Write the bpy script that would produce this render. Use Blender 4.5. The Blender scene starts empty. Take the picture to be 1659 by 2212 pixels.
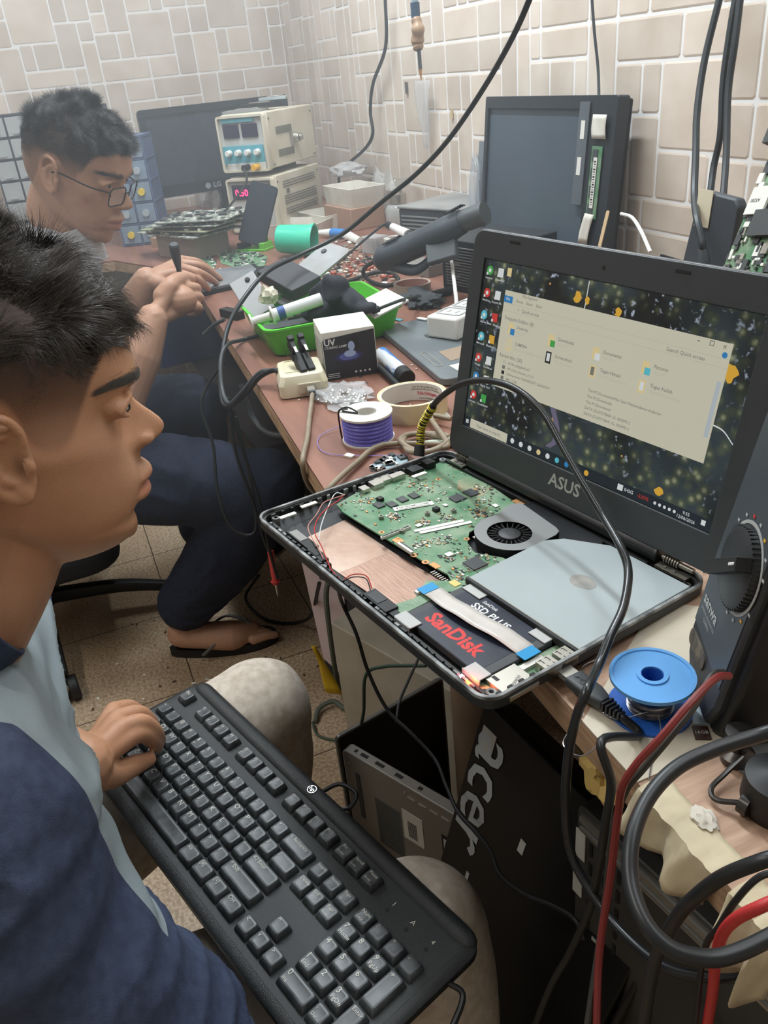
import bpy, bmesh, math, random
from mathutils import Vector, Matrix, noise as mnoise
random.seed(7)
C = bpy.context.scene.collection
sc = bpy.context.scene
V = Vector
# ------------------------------------------------------------ camera
CAM = V((0, 0, 1.11)); F = 1750.0; PX, PY = 829.5, 1106.0
RW = Matrix(((0.38393608, 0.41596638, -0.82435736), (0.91880929, -0.26063211, 0.29641253), (-0.09155635, -0.87123067, -0.48225985)))
cd = bpy.data.cameras.new('camera'); cam = bpy.data.objects.new('camera', cd); C.objects.link(cam)
cd.sensor_fit = 'HORIZONTAL'; cd.sensor_width = 36.0; cd.lens = F / 1659 * 36.0; cd.clip_start = 0.02; cd.clip_end = 60
cx_, cy_, cz_ = RW.col[0], RW.col[1], RW.col[2]
Mc = Matrix((cx_, -cy_, -cz_)).transposed().to_4x4(); Mc.translation = CAM
cam.matrix_world = Mc; sc.camera = cam
# ------------------------------------------------------------ light and exposure
sc.view_settings.view_transform = 'Standard'; sc.view_settings.look = 'None'
sc.view_settings.exposure = 0.9; sc.view_settings.gamma = 1; sc.view_settings.use_curve_mapping = False
w = bpy.data.worlds.new('world'); sc.world = w; w.use_nodes = True
w.node_tree.nodes['Background'].inputs[0].default_value = (0.75, 0.85, 1.0, 1); w.node_tree.nodes['Background'].inputs[1].default_value = 0.12
def area(name, loc, rot, sx, sy, power, col):
    l = bpy.data.lights.new(name, 'AREA'); l.shape = 'RECTANGLE'; l.size = sx; l.size_y = sy; l.energy = power; l.color = col
    o = bpy.data.objects.new(name, l); C.objects.link(o); o.location = loc; o.rotation_euler = rot; return o
LAMPS = [  # tube lamps under the ceiling: centre, half length, power
    ((-1.75, 0.50, 2.30), 0.60, 22.0, (0.86, 0.94, 1.0)),
    ((-0.25, 0.75, 2.25), 0.60, 4.0, (0.92, 0.97, 1.0)),
    ((-2.5, -0.5, 2.50), 0.60, 9.0, (0.90, 0.96, 1.0)),
    ((-0.9, -0.9, 2.50), 0.60, 9.0, (1.0, 0.95, 0.88)),  # unseen fill lamp, turned up to brighten the near floor, keyboard and face
]
for i, (c, h, p, col) in enumerate(LAMPS):
    area('tube_light', (c[0], c[1], c[2] - 0.045), (0, 0, 0), h * 2, 0.06, p, col)
sc.cycles.max_bounces = 6; sc.cycles.diffuse_bounces = 3; sc.cycles.glossy_bounces = 3; sc.cycles.transmission_bounces = 6
sc.cycles.use_denoising = True; sc.cycles.caustics_reflective = False; sc.cycles.caustics_refractive = False
sc.cycles.sample_clamp_indirect = 4; sc.cycles.use_adaptive_sampling = True; sc.cycles.adaptive_threshold = 0.02

# ------------------------------------------------------------ helpers
TT = 0.70          # bench top height
def ray(px, py): return RW @ V(((px - PX) / F, (py - PY) / F, 1.0))
def PZ(px, py, z): r = ray(px, py); return CAM + r * ((z - 1.11) / r.z)
def PYY(px, py, y): r = ray(px, py); return CAM + r * (y / r.y)
def PXX(px, py, x): r = ray(px, py); return CAM + r * (x / r.x)
def PD(px, py, d): return CAM + ray(px, py).normalized() * d
def TP(px, py): return PZ(px, py, TT)
def pts(*a):
    """(px, py, kind, value) points seen in the photo, each put on its own real plane or distance"""
    out = []
    for p in a:
        if len(p) == 3: out.append(V(p)); continue
        out.append({'z': PZ, 'y': PYY, 'x': PXX, 'd': PD}[p[2]](p[0], p[1], p[3]))
    return out
def lin(c):
    c = c / 255.0
    return c / 12.92 if c <= 0.04045 else ((c + 0.055) / 1.055) ** 2.4
def col(r, g, b): return (lin(r), lin(g), lin(b), 1)
def nd(nt, typ, **kw):
    n = nt.nodes.new(typ)
    for k, v in kw.items(): setattr(n, k, v)
    return n
MATS = {}
def mat(name, rgb, rough=0.5, metal=0.0, rgb2=None, scale=20.0, detail=4.0, bump=0.0, bscale=None, alpha=None, emit=None, estr=1.0, trans=0.0, ior=1.45, spec=0.5, coat=0.0, lo=0.35, hi=0.65, stretch=None, rvar=0.0, sss=0.0):
    if name in MATS: return MATS[name]
    m = bpy.data.materials.new(name); m.use_nodes = True; nt = m.node_tree; b = nt.nodes['Principled BSDF']
    b.inputs['Base Color'].default_value = col(*rgb); b.inputs['Roughness'].default_value = rough; b.inputs['Metallic'].default_value = metal
    b.inputs['Specular IOR Level'].default_value = spec; b.inputs['IOR'].default_value = ior; b.inputs['Coat Weight'].default_value = coat
    if trans: b.inputs['Transmission Weight'].default_value = trans
    if sss: b.inputs['Subsurface Weight'].default_value = sss; b.inputs['Subsurface Radius'].default_value = (0.01, 0.004, 0.002); b.inputs['Subsurface Scale'].default_value = 0.6
    if alpha is not None: b.inputs['Alpha'].default_value = alpha
    if emit: b.inputs['Emission Color'].default_value = col(*emit); b.inputs['Emission Strength'].default_value = estr
    if rgb2 or bump or rvar:
        tc = nd(nt, 'ShaderNodeTexCoord'); mp = nd(nt, 'ShaderNodeMapping'); nt.links.new(tc.outputs['Object'], mp.inputs[0])
        if stretch: mp.inputs['Scale'].default_value = stretch
    if rgb2 or rvar:
        n = nd(nt, 'ShaderNodeTexNoise'); n.inputs['Scale'].default_value = scale; n.inputs['Detail'].default_value = detail; nt.links.new(mp.outputs[0], n.inputs[0])
        r = nd(nt, 'ShaderNodeValToRGB'); r.color_ramp.elements[0].position = lo; r.color_ramp.elements[1].position = hi
        r.color_ramp.elements[0].color = col(*rgb); r.color_ramp.elements[1].color = col(*(rgb2 or rgb)); nt.links.new(n.outputs['Fac'], r.inputs[0])
        if rgb2: nt.links.new(r.outputs[0], b.inputs['Base Color'])
        if rvar:
            mr = nd(nt, 'ShaderNodeMapRange'); mr.inputs['To Min'].default_value = rough - rvar; mr.inputs['To Max'].default_value = rough + rvar
            nt.links.new(n.outputs['Fac'], mr.inputs[0]); nt.links.new(mr.outputs[0], b.inputs['Roughness'])
    if bump:
        n2 = nd(nt, 'ShaderNodeTexNoise'); n2.inputs['Scale'].default_value = bscale or scale * 3; n2.inputs['Detail'].default_value = 3; nt.links.new(mp.outputs[0], n2.inputs[0])
        bp = nd(nt, 'ShaderNodeBump'); bp.inputs['Strength'].default_value = bump; bp.inputs['Distance'].default_value = 0.002
        nt.links.new(n2.outputs['Fac'], bp.inputs['Height']); nt.links.new(bp.outputs[0], b.inputs['Normal'])
    MATS[name] = m; return m
def spline(P, n=8):
    P = [V(p) for p in P]
    if len(P) < 3: return P
    Q = [P[0] * 2 - P[1]] + P + [P[-1] * 2 - P[-2]]; out = []
    for i in range(1, len(Q) - 2):
        a, b, c, d = Q[i - 1:i + 3]
        for k in range(n):
            t = k / n
            out.append(0.5 * ((2 * b) + (c - a) * t + (2 * a - 5 * b + 4 * c - d) * t * t + (3 * b - a - 3 * c + d) * t ** 3))
    out.append(P[-1]); return out
def rrect(x0, y0, x1, y1, r, n=5):
    out = []
    for (cx, cy, a0) in ((x1 - r, y1 - r, 0), (x0 + r, y1 - r, 90), (x0 + r, y0 + r, 180), (x1 - r, y0 + r, 270)):
        for k in range(n + 1):
            a = math.radians(a0 + 90 * k / n); out.append((cx + r * math.cos(a), cy + r * math.sin(a)))
    return out
def circ(cx, cy, r, n=24, r2=None, a0=0): return [(cx + r * math.cos(a0 + 2 * math.pi * k / n), cy + (r2 or r) * math.sin(a0 + 2 * math.pi * k / n)) for k in range(n)]
_TX = {}
def text_mesh(s, bold=0.0):
    k = (s, bold)
    if k not in _TX:
        cu = bpy.data.curves.new('t', 'FONT'); cu.body = s; cu.size = 1; cu.align_x = 'CENTER'; cu.align_y = 'CENTER'; cu.resolution_u = 2; cu.offset = bold
        o = bpy.data.objects.new('t', cu); me = bpy.data.meshes.new_from_object(o)
        _TX[k] = ([v.co.copy() for v in me.vertices], [tuple(p.vertices) for p in me.polygons]); bpy.data.objects.remove(o); bpy.data.curves.remove(cu); bpy.data.meshes.remove(me)
    return _TX[k]
I4 = Matrix.Identity(4)
def fr(o, x, y, z):
    """frame from an origin and three axes (may be left-handed)"""
    m = Matrix((V(x), V(y), V(z))).transposed().to_4x4(); m.translation = V(o); return m
def lookz(o, x, z):
    z = V(z).normalized(); x = V(x); x = (x - z * x.dot(z)).normalized(); return fr(o, x, z.cross(x), z)
def rz(o, deg): m = Matrix.Rotation(math.radians(deg), 4, 'Z'); m.translation = V(o); return m
class MB:
    def __init__(s, A=None): s.A = A.copy() if A else I4.copy(); s.v = []; s.f = []; s.m = []; s.c = None
    def add(s, vs, fs, m=0, A=None):
        M = s.A @ A if A else s.A; n = len(s.v); s.v += [M @ V(p) for p in vs]
        s.f += [tuple(i + n for i in f) for f in fs]; s.m += [m] * len(fs); return s
    def box(s, c, d, m=0, A=None, tap=1.0):
        x, y, z = c; a, b, h = d[0] / 2, d[1] / 2, d[2] / 2
        vs = [(x + i * a * (tap if k > 0 else 1), y + j * b * (tap if k > 0 else 1), z + k * h) for k in (-1, 1) for j in (-1, 1) for i in (-1, 1)]
        return s.add(vs, [(0, 2, 3, 1), (4, 5, 7, 6), (0, 1, 5, 4), (2, 6, 7, 3), (0, 4, 6, 2), (1, 3, 7, 5)], m, A)
    def prism(s, poly, z0, z1, m=0, A=None, top=None, mt=None):
        n = len(poly); tp = top or poly
        vs = [(p[0], p[1], z0) for p in poly] + [(p[0], p[1], z1) for p in tp]
        s.add(vs, [(i, (i + 1) % n, (i + 1) % n + n, i + n) for i in range(n)] + [tuple(range(n))[::-1]], m, A)
        n0 = len(s.v) - 2 * n; s.f.append(tuple(n0 + n + i for i in range(n))); s.m.append(m if mt is None else mt); return s
    def ring(s, outer, inner, z0, z1, m=0, A=None):
        n = len(outer); vs = [(p[0], p[1], z) for z in (z0, z1) for P in (outer, inner) for p in P]; fs = []
        for i in range(n):
            j = (i + 1) % n
            fs += [(i, j, 2 * n + j, 2 * n + i), (n + j, n + i, 3 * n + i, 3 * n + j), (2 * n + i, 2 * n + j, 3 * n + j, 3 * n + i), (j, i, n + i, n + j)]
        return s.add(vs, fs, m, A)
    def loft(s, rings, m=0, cap=True, A=None, close=False):
        n = len(rings[0]); vs = [p for r in rings for p in r]; fs = []
        R = len(rings)
        for k in range(R if close else R - 1):
            for i in range(n):
                j = (i + 1) % n; k2 = (k + 1) % R; fs.append((k * n + i, k * n + j, k2 * n + j, k2 * n + i))
        if cap and not close: fs += [tuple(range(n))[::-1], tuple((R - 1) * n + i for i in range(n))]
        return s.add(vs, fs, m, A)
    def lathe(s, prof, m=0, seg=28, A=None, cap=False, close=False):
        return s.loft([[(r * math.cos(2 * math.pi * k / seg), r * math.sin(2 * math.pi * k / seg), z) for k in range(seg)] for r, z in prof], m, cap, A, close)
    def tube(s, P, r, seg=8, m=0, A=None, sm=8, flat=None):
        P = spline(P, sm) if sm else [V(p) for p in P]; n = len(P); rings = []; up = None
        for i, p in enumerate(P):
            t = (P[min(i + 1, n - 1)] - P[max(i - 1, 0)])
            if t.length < 1e-9: t = V((0, 0, 1))
            t.normalize()
            if up is None: up = t.orthogonal().normalized()
            up = (up - t * up.dot(t)); up = up.normalized() if up.length > 1e-6 else t.orthogonal().normalized(); b = t.cross(up)
            rr = r(i / (n - 1)) if callable(r) else r
            fl = flat or 1.0
            rings.append([p + (up * math.cos(2 * math.pi * k / seg) + b * (math.sin(2 * math.pi * k / seg) * fl)) * rr for k in range(seg)])
        return s.loft(rings, m, True, A)
    def cyl(s, a, b, r, r2=None, seg=16, m=0, A=None):
        a, b = V(a), V(b); rr = r if r2 is None else r2
        return s.tube([a, b], (lambda t: r + (rr - r) * t), seg, m, A, 0)
    def sph(s, c, r, m=0, seg=14, A=None, sc_=(1, 1, 1)):
        c = V(c); n = seg // 2
        return s.loft([[c + V((math.sin(math.pi * (k + .001) / (n + .002)) * math.cos(2 * math.pi * i / seg) * sc_[0], math.sin(math.pi * (k + .001) / (n + .002)) * math.sin(2 * math.pi * i / seg) * sc_[1], math.cos(math.pi * (k + .001) / (n + .002)) * sc_[2])) * r for i in range(seg)] for k in range(n + 1)], m, True, A)
    def text(s, t, size, at, rot=0, m=0, A=None, flipx=False, bold=0.0, sx=1.0, depth=0):
        vs, fs = text_mesh(t, bold); M = Matrix.Translation(V(at)) @ Matrix.Rotation(math.radians(rot), 4, 'Z') @ Matrix.Diagonal((size * sx, size * (-1 if flipx else 1), 1, 1))
        return s.add(vs, fs, m, (A @ M) if A else M)
    def quad(s, a, b, c, d, m=0, A=None): return s.add([a, b, c, d], [(0, 1, 2, 3)], m, A)
    def sheet(s, nx, ny, fn, m=0, th=0.0, A=None):
        vs = [fn(i / nx, j / ny) for j in range(ny + 1) for i in range(nx + 1)]
        fs = [(j * (nx + 1) + i, j * (nx + 1) + i + 1, (j + 1) * (nx + 1) + i + 1, (j + 1) * (nx + 1) + i) for j in range(ny) for i in range(nx)]
        return s.add(vs, fs, m, A)
    def build(s, name, mats, parent=None, smooth=True, bevel=0, seg=2, recalc=True, angle=40, origin=None, mods=None):
        me = bpy.data.meshes.new(name)
        if parent is not None: inv = parent['_m'] if False else PM[parent.name].inverted(); base = None
        else:
            if origin is None:
                zs = min(v.z for v in s.v); n = len(s.v); origin = V((sum(v.x for v in s.v) / n, sum(v.y for v in s.v) / n, zs))
            inv = Matrix.Translation(-V(origin))
        me.from_pydata([inv @ v for v in s.v], [], s.f)
        if not isinstance(mats, (list, tuple)): mats = [mats]
        for q in mats: me.materials.append(q)
        me.polygons.foreach_set('material_index', s.m)
        if recalc:
            bm = bmesh.new(); bm.from_mesh(me); bmesh.ops.recalc_face_normals(bm, faces=bm.faces); bm.to_mesh(me); bm.free()
        if smooth:
            me.polygons.foreach_set('use_smooth', [True] * len(me.polygons)); 
            try: me.set_sharp_from_angle(angle=math.radians(angle))
            except Exception: pass
        o = bpy.data.objects.new(name, me); C.objects.link(o)
        if parent is not None: o.parent = parent; PM[o.name] = PM[parent.name].copy()
        else: o.location = origin; PM[o.name] = Matrix.Translation(V(origin))
        if bevel:
            b = o.modifiers.new('bevel', 'BEVEL'); b.width = bevel; b.segments = seg; b.limit_method = 'ANGLE'; b.angle_limit = math.radians(35)
        return o
PM = {}
def thing(name, label, cat, M, group=None):
    if not isinstance(M, Matrix): M = Matrix.Translation(V(M))
    o = bpy.data.objects.new(name, None); C.objects.link(o); o.empty_display_size = 0.02; o.matrix_world = M; PM[o.name] = M.copy()
    o['label'] = label; o['category'] = cat
    if group: o['group'] = group
    return o
def tag(o, label, cat, group=None, kind=None):
    o['label'] = label; o['category'] = cat
    if group: o['group'] = group
    if kind: o['kind'] = kind
    return o
def structure(o): o['kind'] = 'structure'; return o
def cable(name, P, r, m, label, cat='cable', seg=8, group=None, sm=8):
    return tag(MB().tube(P, r, seg, 0, sm=sm).build(name, m), label, cat, group)

# ------------------------------------------------------------ room
XL, YR, XB, YF, ZC = -3.34, 1.0, 1.3, -2.2, 2.6
def attr_mat(name, a, b, rough, bump, scale, spec=0.4):
    m = mat(name, a, rough, rgb2=b, scale=scale, bump=bump, bscale=scale * 5, detail=6, spec=spec)
    nt = m.node_tree; bs = nt.nodes['Principled BSDF']; l = bs.inputs['Base Color'].links[0]; src = l.from_socket
    at = nd(nt, 'ShaderNodeAttribute', attribute_name='tone'); mx = nd(nt, 'ShaderNodeMix', data_type='RGBA', blend_type='MULTIPLY'); mx.inputs['Factor'].default_value = 1
    nt.links.new(src, mx.inputs['A']); nt.links.new(at.outputs['Color'], mx.inputs['B']); nt.links.new(mx.outputs['Result'], bs.inputs['Base Color']); return m
m_stone = attr_mat('stone_tile', (226, 214, 200), (210, 196, 180), 0.42, 0.25, 9)
m_grout = mat('white_grout', (244, 243, 240), 0.5)
PAT = [(0, 0, .15, .38), (.15, 0, .27, .16), (.27, 0, .75, .16), (.75, 0, 1, .38), (.15, .16, .37, .56), (.37, .16, .62, .40), (.62, .16, .75, .40),
       (.37, .40, .80, .80), (.80, .38, 1, .62), (0, .38, .15, .56), (0, .56, .22, .80), (.22, .56, .37, .80), (0, .80, .50, 1), (.50, .80, .80, 1), (.80, .62, 1, 1)]
def tiled_wall(name, o, ux, uz, nrm, W, H, pw, ph, u0, v0, rnd):
    """wall plane from o along ux (W) and uz (H); panels of pw x ph start at u0, v0; every stone is raised and bevelled over the grout"""
    R = random.Random(rnd); b = MB(fr(o, ux, uz, nrm)); tones = []
    b.quad((0, 0, 0), (W, 0, 0), (W, H, 0), (0, H, 0), 1); tones.append(1.0)
    b.box((W / 2, H / 2, -0.06), (W, H, 0.118), 1); tones += [1.0] * 6
    g, e, hh = 0.0026, 0.003, 0.0010
    i0 = int(math.floor(-u0 / pw)) - 1
    for i in range(i0, i0 + int(W / pw) + 4):
        for j in range(-1, int(H / ph) + 3):
            fx, fy = R.random() < .5, R.random() < .5
            for (a, c, d, f) in PAT:
                if fx: a, d = 1 - d, 1 - a
                if fy: c, f = 1 - f, 1 - c
                x0, x1 = u0 + (i + a) * pw + g, u0 + (i + d) * pw - g; y0, y1 = v0 + (j + 1 - f) * ph - ph + g, v0 + (j + 1 - c) * ph - ph - g
                x0, x1, y0, y1 = max(x0, .001), min(x1, W - .001), max(y0, .001), min(y1, H - .001)
                if x1 - x0 < .012 or y1 - y0 < .012: continue
                o_ = rrect(x0, y0, x1, y1, .004, 1); p_ = rrect(x0 + e, y0 + e, x1 - e, y1 - e, .003, 1); n = len(o_)
                b.add([(p[0], p[1], .0002) for p in o_] + [(p[0], p[1], hh) for p in p_], [(k, (k + 1) % n, (k + 1) % n + n, k + n) for k in range(n)] + [tuple(n + k for k in range(n))], 0)
                tones += [R.uniform(.88, 1.06)] * (n + 1)
    ob = b.build(name, [m_stone, m_grout], smooth=False, recalc=False, origin=V(o))
    at = ob.data.attributes.new('tone', 'FLOAT_COLOR', 'CORNER'); cols = []
    for p, t in zip(ob.data.polygons, tones): cols += [t, t, t, 1.0] * p.loop_total
    at.data.foreach_set('color', cols); return structure(ob)
PW, PH = 0.333, 0.335
tiled_wall('wall_right', (XL, YR, 0), (1, 0, 0), (0, 0, 1), (0, -1, 0), XB - XL, ZC, PW, PH, 0.0, 0.135 , 3)
tiled_wall('wall_left', (XL, YF, 0), (0, 1, 0), (0, 0, 1), (1, 0, 0), YR - YF, ZC, PW, PH, (YR - YF) % PW, 0.135, 5)
m_paint = mat('cream_wall_paint', (215, 208, 196), 0.8)
structure(MB().box(((XL + XB) / 2, YF - .06, ZC / 2), (XB - XL, .12, ZC)).build('wall_front', m_paint))
structure(MB().box((XB + .06, (YF + YR) / 2, ZC / 2), (.12, YR - YF, ZC)).build('wall_back', m_paint))
structure(MB().box(((XL + XB) / 2, (YF + YR) / 2, ZC + .05), (XB - XL, YR - YF, .1)).build('ceiling', mat('ceiling_paint', (225, 224, 220), 0.9)))
# floor tiles with worn grout lines, 0.303 m
def floor_mat():
    m = mat('speckled_floor_tile', (206, 186, 160), 0.45, rgb2=(168, 146, 120), scale=160, detail=8, bump=0.12, bscale=120, lo=.42, hi=.60)
    nt = m.node_tree; bs = nt.nodes['Principled BSDF']; src = bs.inputs['Base Color'].links[0].from_socket
    geo = nd(nt, 'ShaderNodeNewGeometry'); sp = nd(nt, 'ShaderNodeSeparateXYZ'); nt.links.new(geo.outputs['Position'], sp.inputs[0])
    def line(ch, off):
        a = nd(nt, 'ShaderNodeMath', operation='ADD'); a.inputs[1].default_value = off; nt.links.new(sp.outputs[ch], a.inputs[0])
        p = nd(nt, 'ShaderNodeMath', operation='PINGPONG'); p.inputs[1].default_value = 0.1515; nt.links.new(a.outputs[0], p.inputs[0])
        l = nd(nt, 'ShaderNodeMath', operation='LESS_THAN'); l.inputs[1].default_value = 0.0013; nt.links.new(p.outputs[0], l.inputs[0]); return l
    a, b = line(0, 1.407), line(1, -0.045); mx = nd(nt, 'ShaderNodeMath', operation='MAXIMUM'); nt.links.new(a.outputs[0], mx.inputs[0]); nt.links.new(b.outputs[0], mx.inputs[1])
    n = nd(nt, 'ShaderNodeTexNoise'); n.inputs['Scale'].default_value = 3.0; nt.links.new(geo.outputs['Position'], n.inputs[0])
    dr = nd(nt, 'ShaderNodeValToRGB'); dr.color_ramp.elements[0].position = .35; dr.color_ramp.elements[1].position = .7; dr.color_ramp.elements[0].color = col(190, 180, 168); dr.color_ramp.elements[1].color = (1, 1, 1, 1)
    nt.links.new(n.outputs['Fac'], dr.inputs[0]); mu = nd(nt, 'ShaderNodeMix', data_type='RGBA', blend_type='MULTIPLY'); mu.inputs['Factor'].default_value = 1
    nt.links.new(src, mu.inputs['A']); nt.links.new(dr.outputs[0], mu.inputs['B'])
    mi = nd(nt, 'ShaderNodeMix', data_type='RGBA'); nt.links.new(mx.outputs[0], mi.inputs['Factor']); nt.links.new(mu.outputs['Result'], mi.inputs['A']); mi.inputs['B'].default_value = col(70, 58, 46)
    nt.links.new(mi.outputs['Result'], bs.inputs['Base Color']); return m
structure(MB().box(((XL + XB) / 2, (YF + YR) / 2, -.05), (XB - XL, YR - YF, .1)).build('floor', floor_mat()))
# lamp fixtures
m_tube = mat('lamp_tube', (255, 255, 255), 0.4, emit=(225, 238, 255), estr=6); m_white = mat('white_plastic', (225, 225, 220), 0.45)
for i, (c, h, p, cl) in enumerate(LAMPS):
    t = thing('ceiling_lamp', ['tube lamp hanging over the workbench', 'tube lamp hanging over the near end of the workbench', 'tube lamp on the ceiling by the left wall', 'unseen tube lamp added as fill behind the seated people'][i], 'lamp', c)
    MB().box((c[0], c[1], c[2] + .02), (h * 2 + .06, .07, .035)).build('housing', m_white, t, bevel=.004)
    MB().cyl((c[0] - h, c[1], c[2] - .016), (c[0] + h, c[1], c[2] - .016), .013).build('tube', m_tube, t)
    for s in (-1, 1): MB().cyl((c[0] + s * h * .7, c[1], c[2] + .03), (c[0] + s * h * .7, c[1], ZC), .003).build('hanger', m_white, t)
# workbenches
m_lam = mat('brown_laminate', (150, 108, 92), 0.38, rgb2=(122, 84, 70), scale=5, detail=8, bump=.05, stretch=(1, 6, 1), rvar=.12)
m_edge = mat('raw_wood_edge', (190, 158, 126), 0.7, rgb2=(150, 122, 96), scale=14, stretch=(1, 5, 8))
m_ply = mat('light_wood_laminate', (196, 164, 140), 0.5, rgb2=(160, 128, 106), scale=26, detail=6, stretch=(7, .7, 1), lo=.3, hi=.7)
m_dark = mat('dark_stained_timber', (52, 42, 36), 0.75, rgb2=(34, 28, 26), scale=12)
def bench(name, label, poly, top_m, legs):
    t = thing(name, label, 'table', (sum(p[0] for p in poly) / len(poly), sum(p[1] for p in poly) / len(poly), 0))
    MB().prism(poly, TT - .004, TT).build('tabletop', top_m, t, smooth=False)
    MB().prism([(p[0], p[1] + .0 if p[1] > .9 else p[1]) for p in poly], TT - .03, TT - .004).build('edge_board', m_edge, t, smooth=False, bevel=.002)
    a = min(p[0] for p in poly) + .03; b = max(p[0] for p in poly) - .03; y = min(p[1] for p in poly) + .06
    MB().box(((a + b) / 2, y + .02, TT - .065), (b - a, .03, .07)).build('apron', m_dark, t)
    for lx in legs:
        MB().box((lx, y + .03, (TT - .03) / 2), (.05, .05, TT - .03)).build('leg', m_dark, t, bevel=.003)
        MB().box((lx, .94, (TT - .03) / 2), (.05, .05, TT - .03)).build('leg', m_dark, t, bevel=.003)
    return t
bench('workbench', 'long brown laminate workbench crowded with electronics along the tiled wall', [(XL + .005, -.75), (-2.55, -.75), (-2.45, .16), (-2.15, .29), (-1.93, .29), (-.64, .205), (-.60, .262), (-.60, .99), (XL + .005, .99)], m_lam, (-3.1, -.95))
bench('workbench', 'light wood workbench with torn edge under the tilted multimeter', [(-.598, .262), (.55, .232), (.55, .99), (-.598, .99)], m_ply, (.3, .5))
# ------------------------------------------------------------ opened laptop
m_case = mat('black_case_plastic', (42, 45, 47), 0.5, bump=.05, bscale=400)
m_rim = mat('highlit_grey_rim', (160, 164, 164), 0.45, rgb2=(60, 62, 62), scale=60)  # pale edge highlights are painted into the rim colour
m_black = mat('matte_black_plastic', (26, 28, 29), 0.55)
m_bezel = mat('textured_bezel', (62, 67, 70), 0.42, bump=.06, bscale=900)  # bezel grey raised to carry a veil of haze in its colour
m_pcb = mat('green_circuit_board', (78, 128, 92), 0.45, rgb2=(136, 158, 132), scale=38, detail=8, lo=.38, hi=.66, bump=.15, bscale=300)
m_pcb2 = mat('flux_stained_board', (168, 158, 130), 0.5, rgb2=(120, 140, 108), scale=60, detail=8)
m_chip = mat('chip_package', (72, 76, 78), 0.35); m_metal = mat('bright_metal', (190, 188, 180), 0.3, .85); m_gold = mat('copper_pad', (205, 150, 100), 0.4, .5)
m_foil = mat('rosy_foil', (202, 178, 162), 0.32, .55, rgb2=(172, 142, 124), scale=14, bump=.1, bscale=90); m_foil2 = mat('brushed_rosy_foil', (168, 136, 118), 0.36, .55, rgb2=(140, 112, 98), scale=50, stretch=(1, 18, 1), bump=.12, bscale=80)
m_plate = mat('pale_grey_plate', (172, 182, 184), 0.42, rgb2=(160, 170, 172), scale=6)
m_wlabel = mat('paper_label', (222, 222, 214), 0.6); m_ink = mat('black_print', (30, 30, 30), 0.6)
m_ssd = mat('drive_case_charcoal', (70, 73, 76), 0.6, bump=.1, bscale=600); m_navy = mat('drive_label_navy', (26, 32, 46), 0.4, rgb2=(38, 46, 62), scale=40)
m_red = mat('red_print', (206, 48, 44), 0.5); m_whitep = mat('white_print', (220, 222, 222), 0.5)
m_flex = mat('white_flex_ribbon', (206, 202, 196), 0.3, rgb2=(184, 178, 170), scale=30); m_blue = mat('blue_tab', (20, 140, 196), 0.45)
m_greyflex = mat('grey_alu', (150, 152, 152), 0.4, .4); m_screw = mat('screw_steel', (150, 148, 140), 0.35, .8)
BX, BY, BZ = V((.9764, .2148, -.0231)), V((.2156, -.9755, .0441)), V((-.0131, -.0481, -.9988))
BO = CAM + V((-.7660, .3562, -.3895))
AB = fr(BO, BX * .001, BY * .001, -BZ * .001)      # millimetres: x along hinge, y to the front, z up
MBase = fr(BO, BX, -BY, -BZ)
SX, SY, SZ = V((.9775, .2105, -.0148)), V((.0297, -.2064, -.978)), V((-.2089, .9556, -.208))
SO = CAM + V((-.7398, .4015, -.1805))
AS = fr(SO, SX * .001, SY * .001, -SZ * .001)
lap = thing('laptop', 'opened black laptop with exposed green circuit board and lit screen on the bench edge', 'laptop', MBase)
W, H = 348, 243
out = rrect(0, -4, W, H, 16, 6); inn = rrect(5, 2, W - 5, H - 6, 12, 6); in2 = rrect(3, -1, W - 3, H - 3, 13, 6)
b = MB(AB); b.prism(rrect(16, 12, W - 16, H - 22, 12, 6), -19.5, -17); b.loft([[(p[0], p[1], -19.4) for p in rrect(16, 12, W - 16, H - 22, 12, 6)], [(p[0], p[1], -11) for p in rrect(1, -3, W - 1, H - 1, 15, 6)], [(p[0], p[1], -10) for p in inn], [(p[0], p[1], -17) for p in rrect(18, 14, W - 18, H - 24, 12, 6)]], close=True, cap=False); b.ring(out, inn, -10.9, -3); bc = b.build('bottom_case', m_case, lap, bevel=.0006)
b = MB(AB); b.ring(out, in2, -3, 0); b.build('rim', m_rim, bc, bevel=.0004)
b = MB(AB)
R = random.Random(3)
for k in range(34):     # clips and bosses along the front and the sides
    x = 20 + k * 9.2; b.box((x, H - 8.5, -7), (R.choice((3, 5, 7)), 2.2, 6), R.choice((0, 0, 1)))
for k in range(20): b.box((7.5, 20 + k * 10.8, -6), (2, R.choice((3, 5)), 6), R.choice((0, 1))); b.box((W - 7.5, 20 + k * 10.8, -7), (2, 4, 6), 0)
b.box((W / 2, H - 12, -12), (W - 30, 3, 9), 0); b.box((W / 2 - 20, 9, -10), (280, 5, 10), 0)
for cx, cy in ((12, 225), (205, 232), (336, 228), (336, 12), (12, 12), (120, 236)):
    b.lathe([(2, -17), (4, -17), (4, -5), (2, -5)], 1, 12, Matrix.Translation((cx, cy, 0)), close=True)
b.build('clips', [m_black, m_rim], bc)
b = MB(AB)
for (a, c) in (((18, 206), (24, 226)), ((12, 178), (17, 198)), ((30, 60), (33, 60))):
    b.box(((a[0] + c[0]) / 2, (a[1] + c[1]) / 2, -2.2), (5, 18, 1.2), 0)
b.build('white_tape', m_wlabel, bc)
# front-left battery bay with foil
b = MB(AB); b.prism([(44, 164), (124, 163), (124, 222), (52, 226)], -16.4, -15.4, 0); b.prism([(124.2, 163), (196, 158), (204, 216), (124.2, 222)], -16.4, -15.4, 1); b.build('foil_plate', [m_foil, m_foil2], lap)
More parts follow.
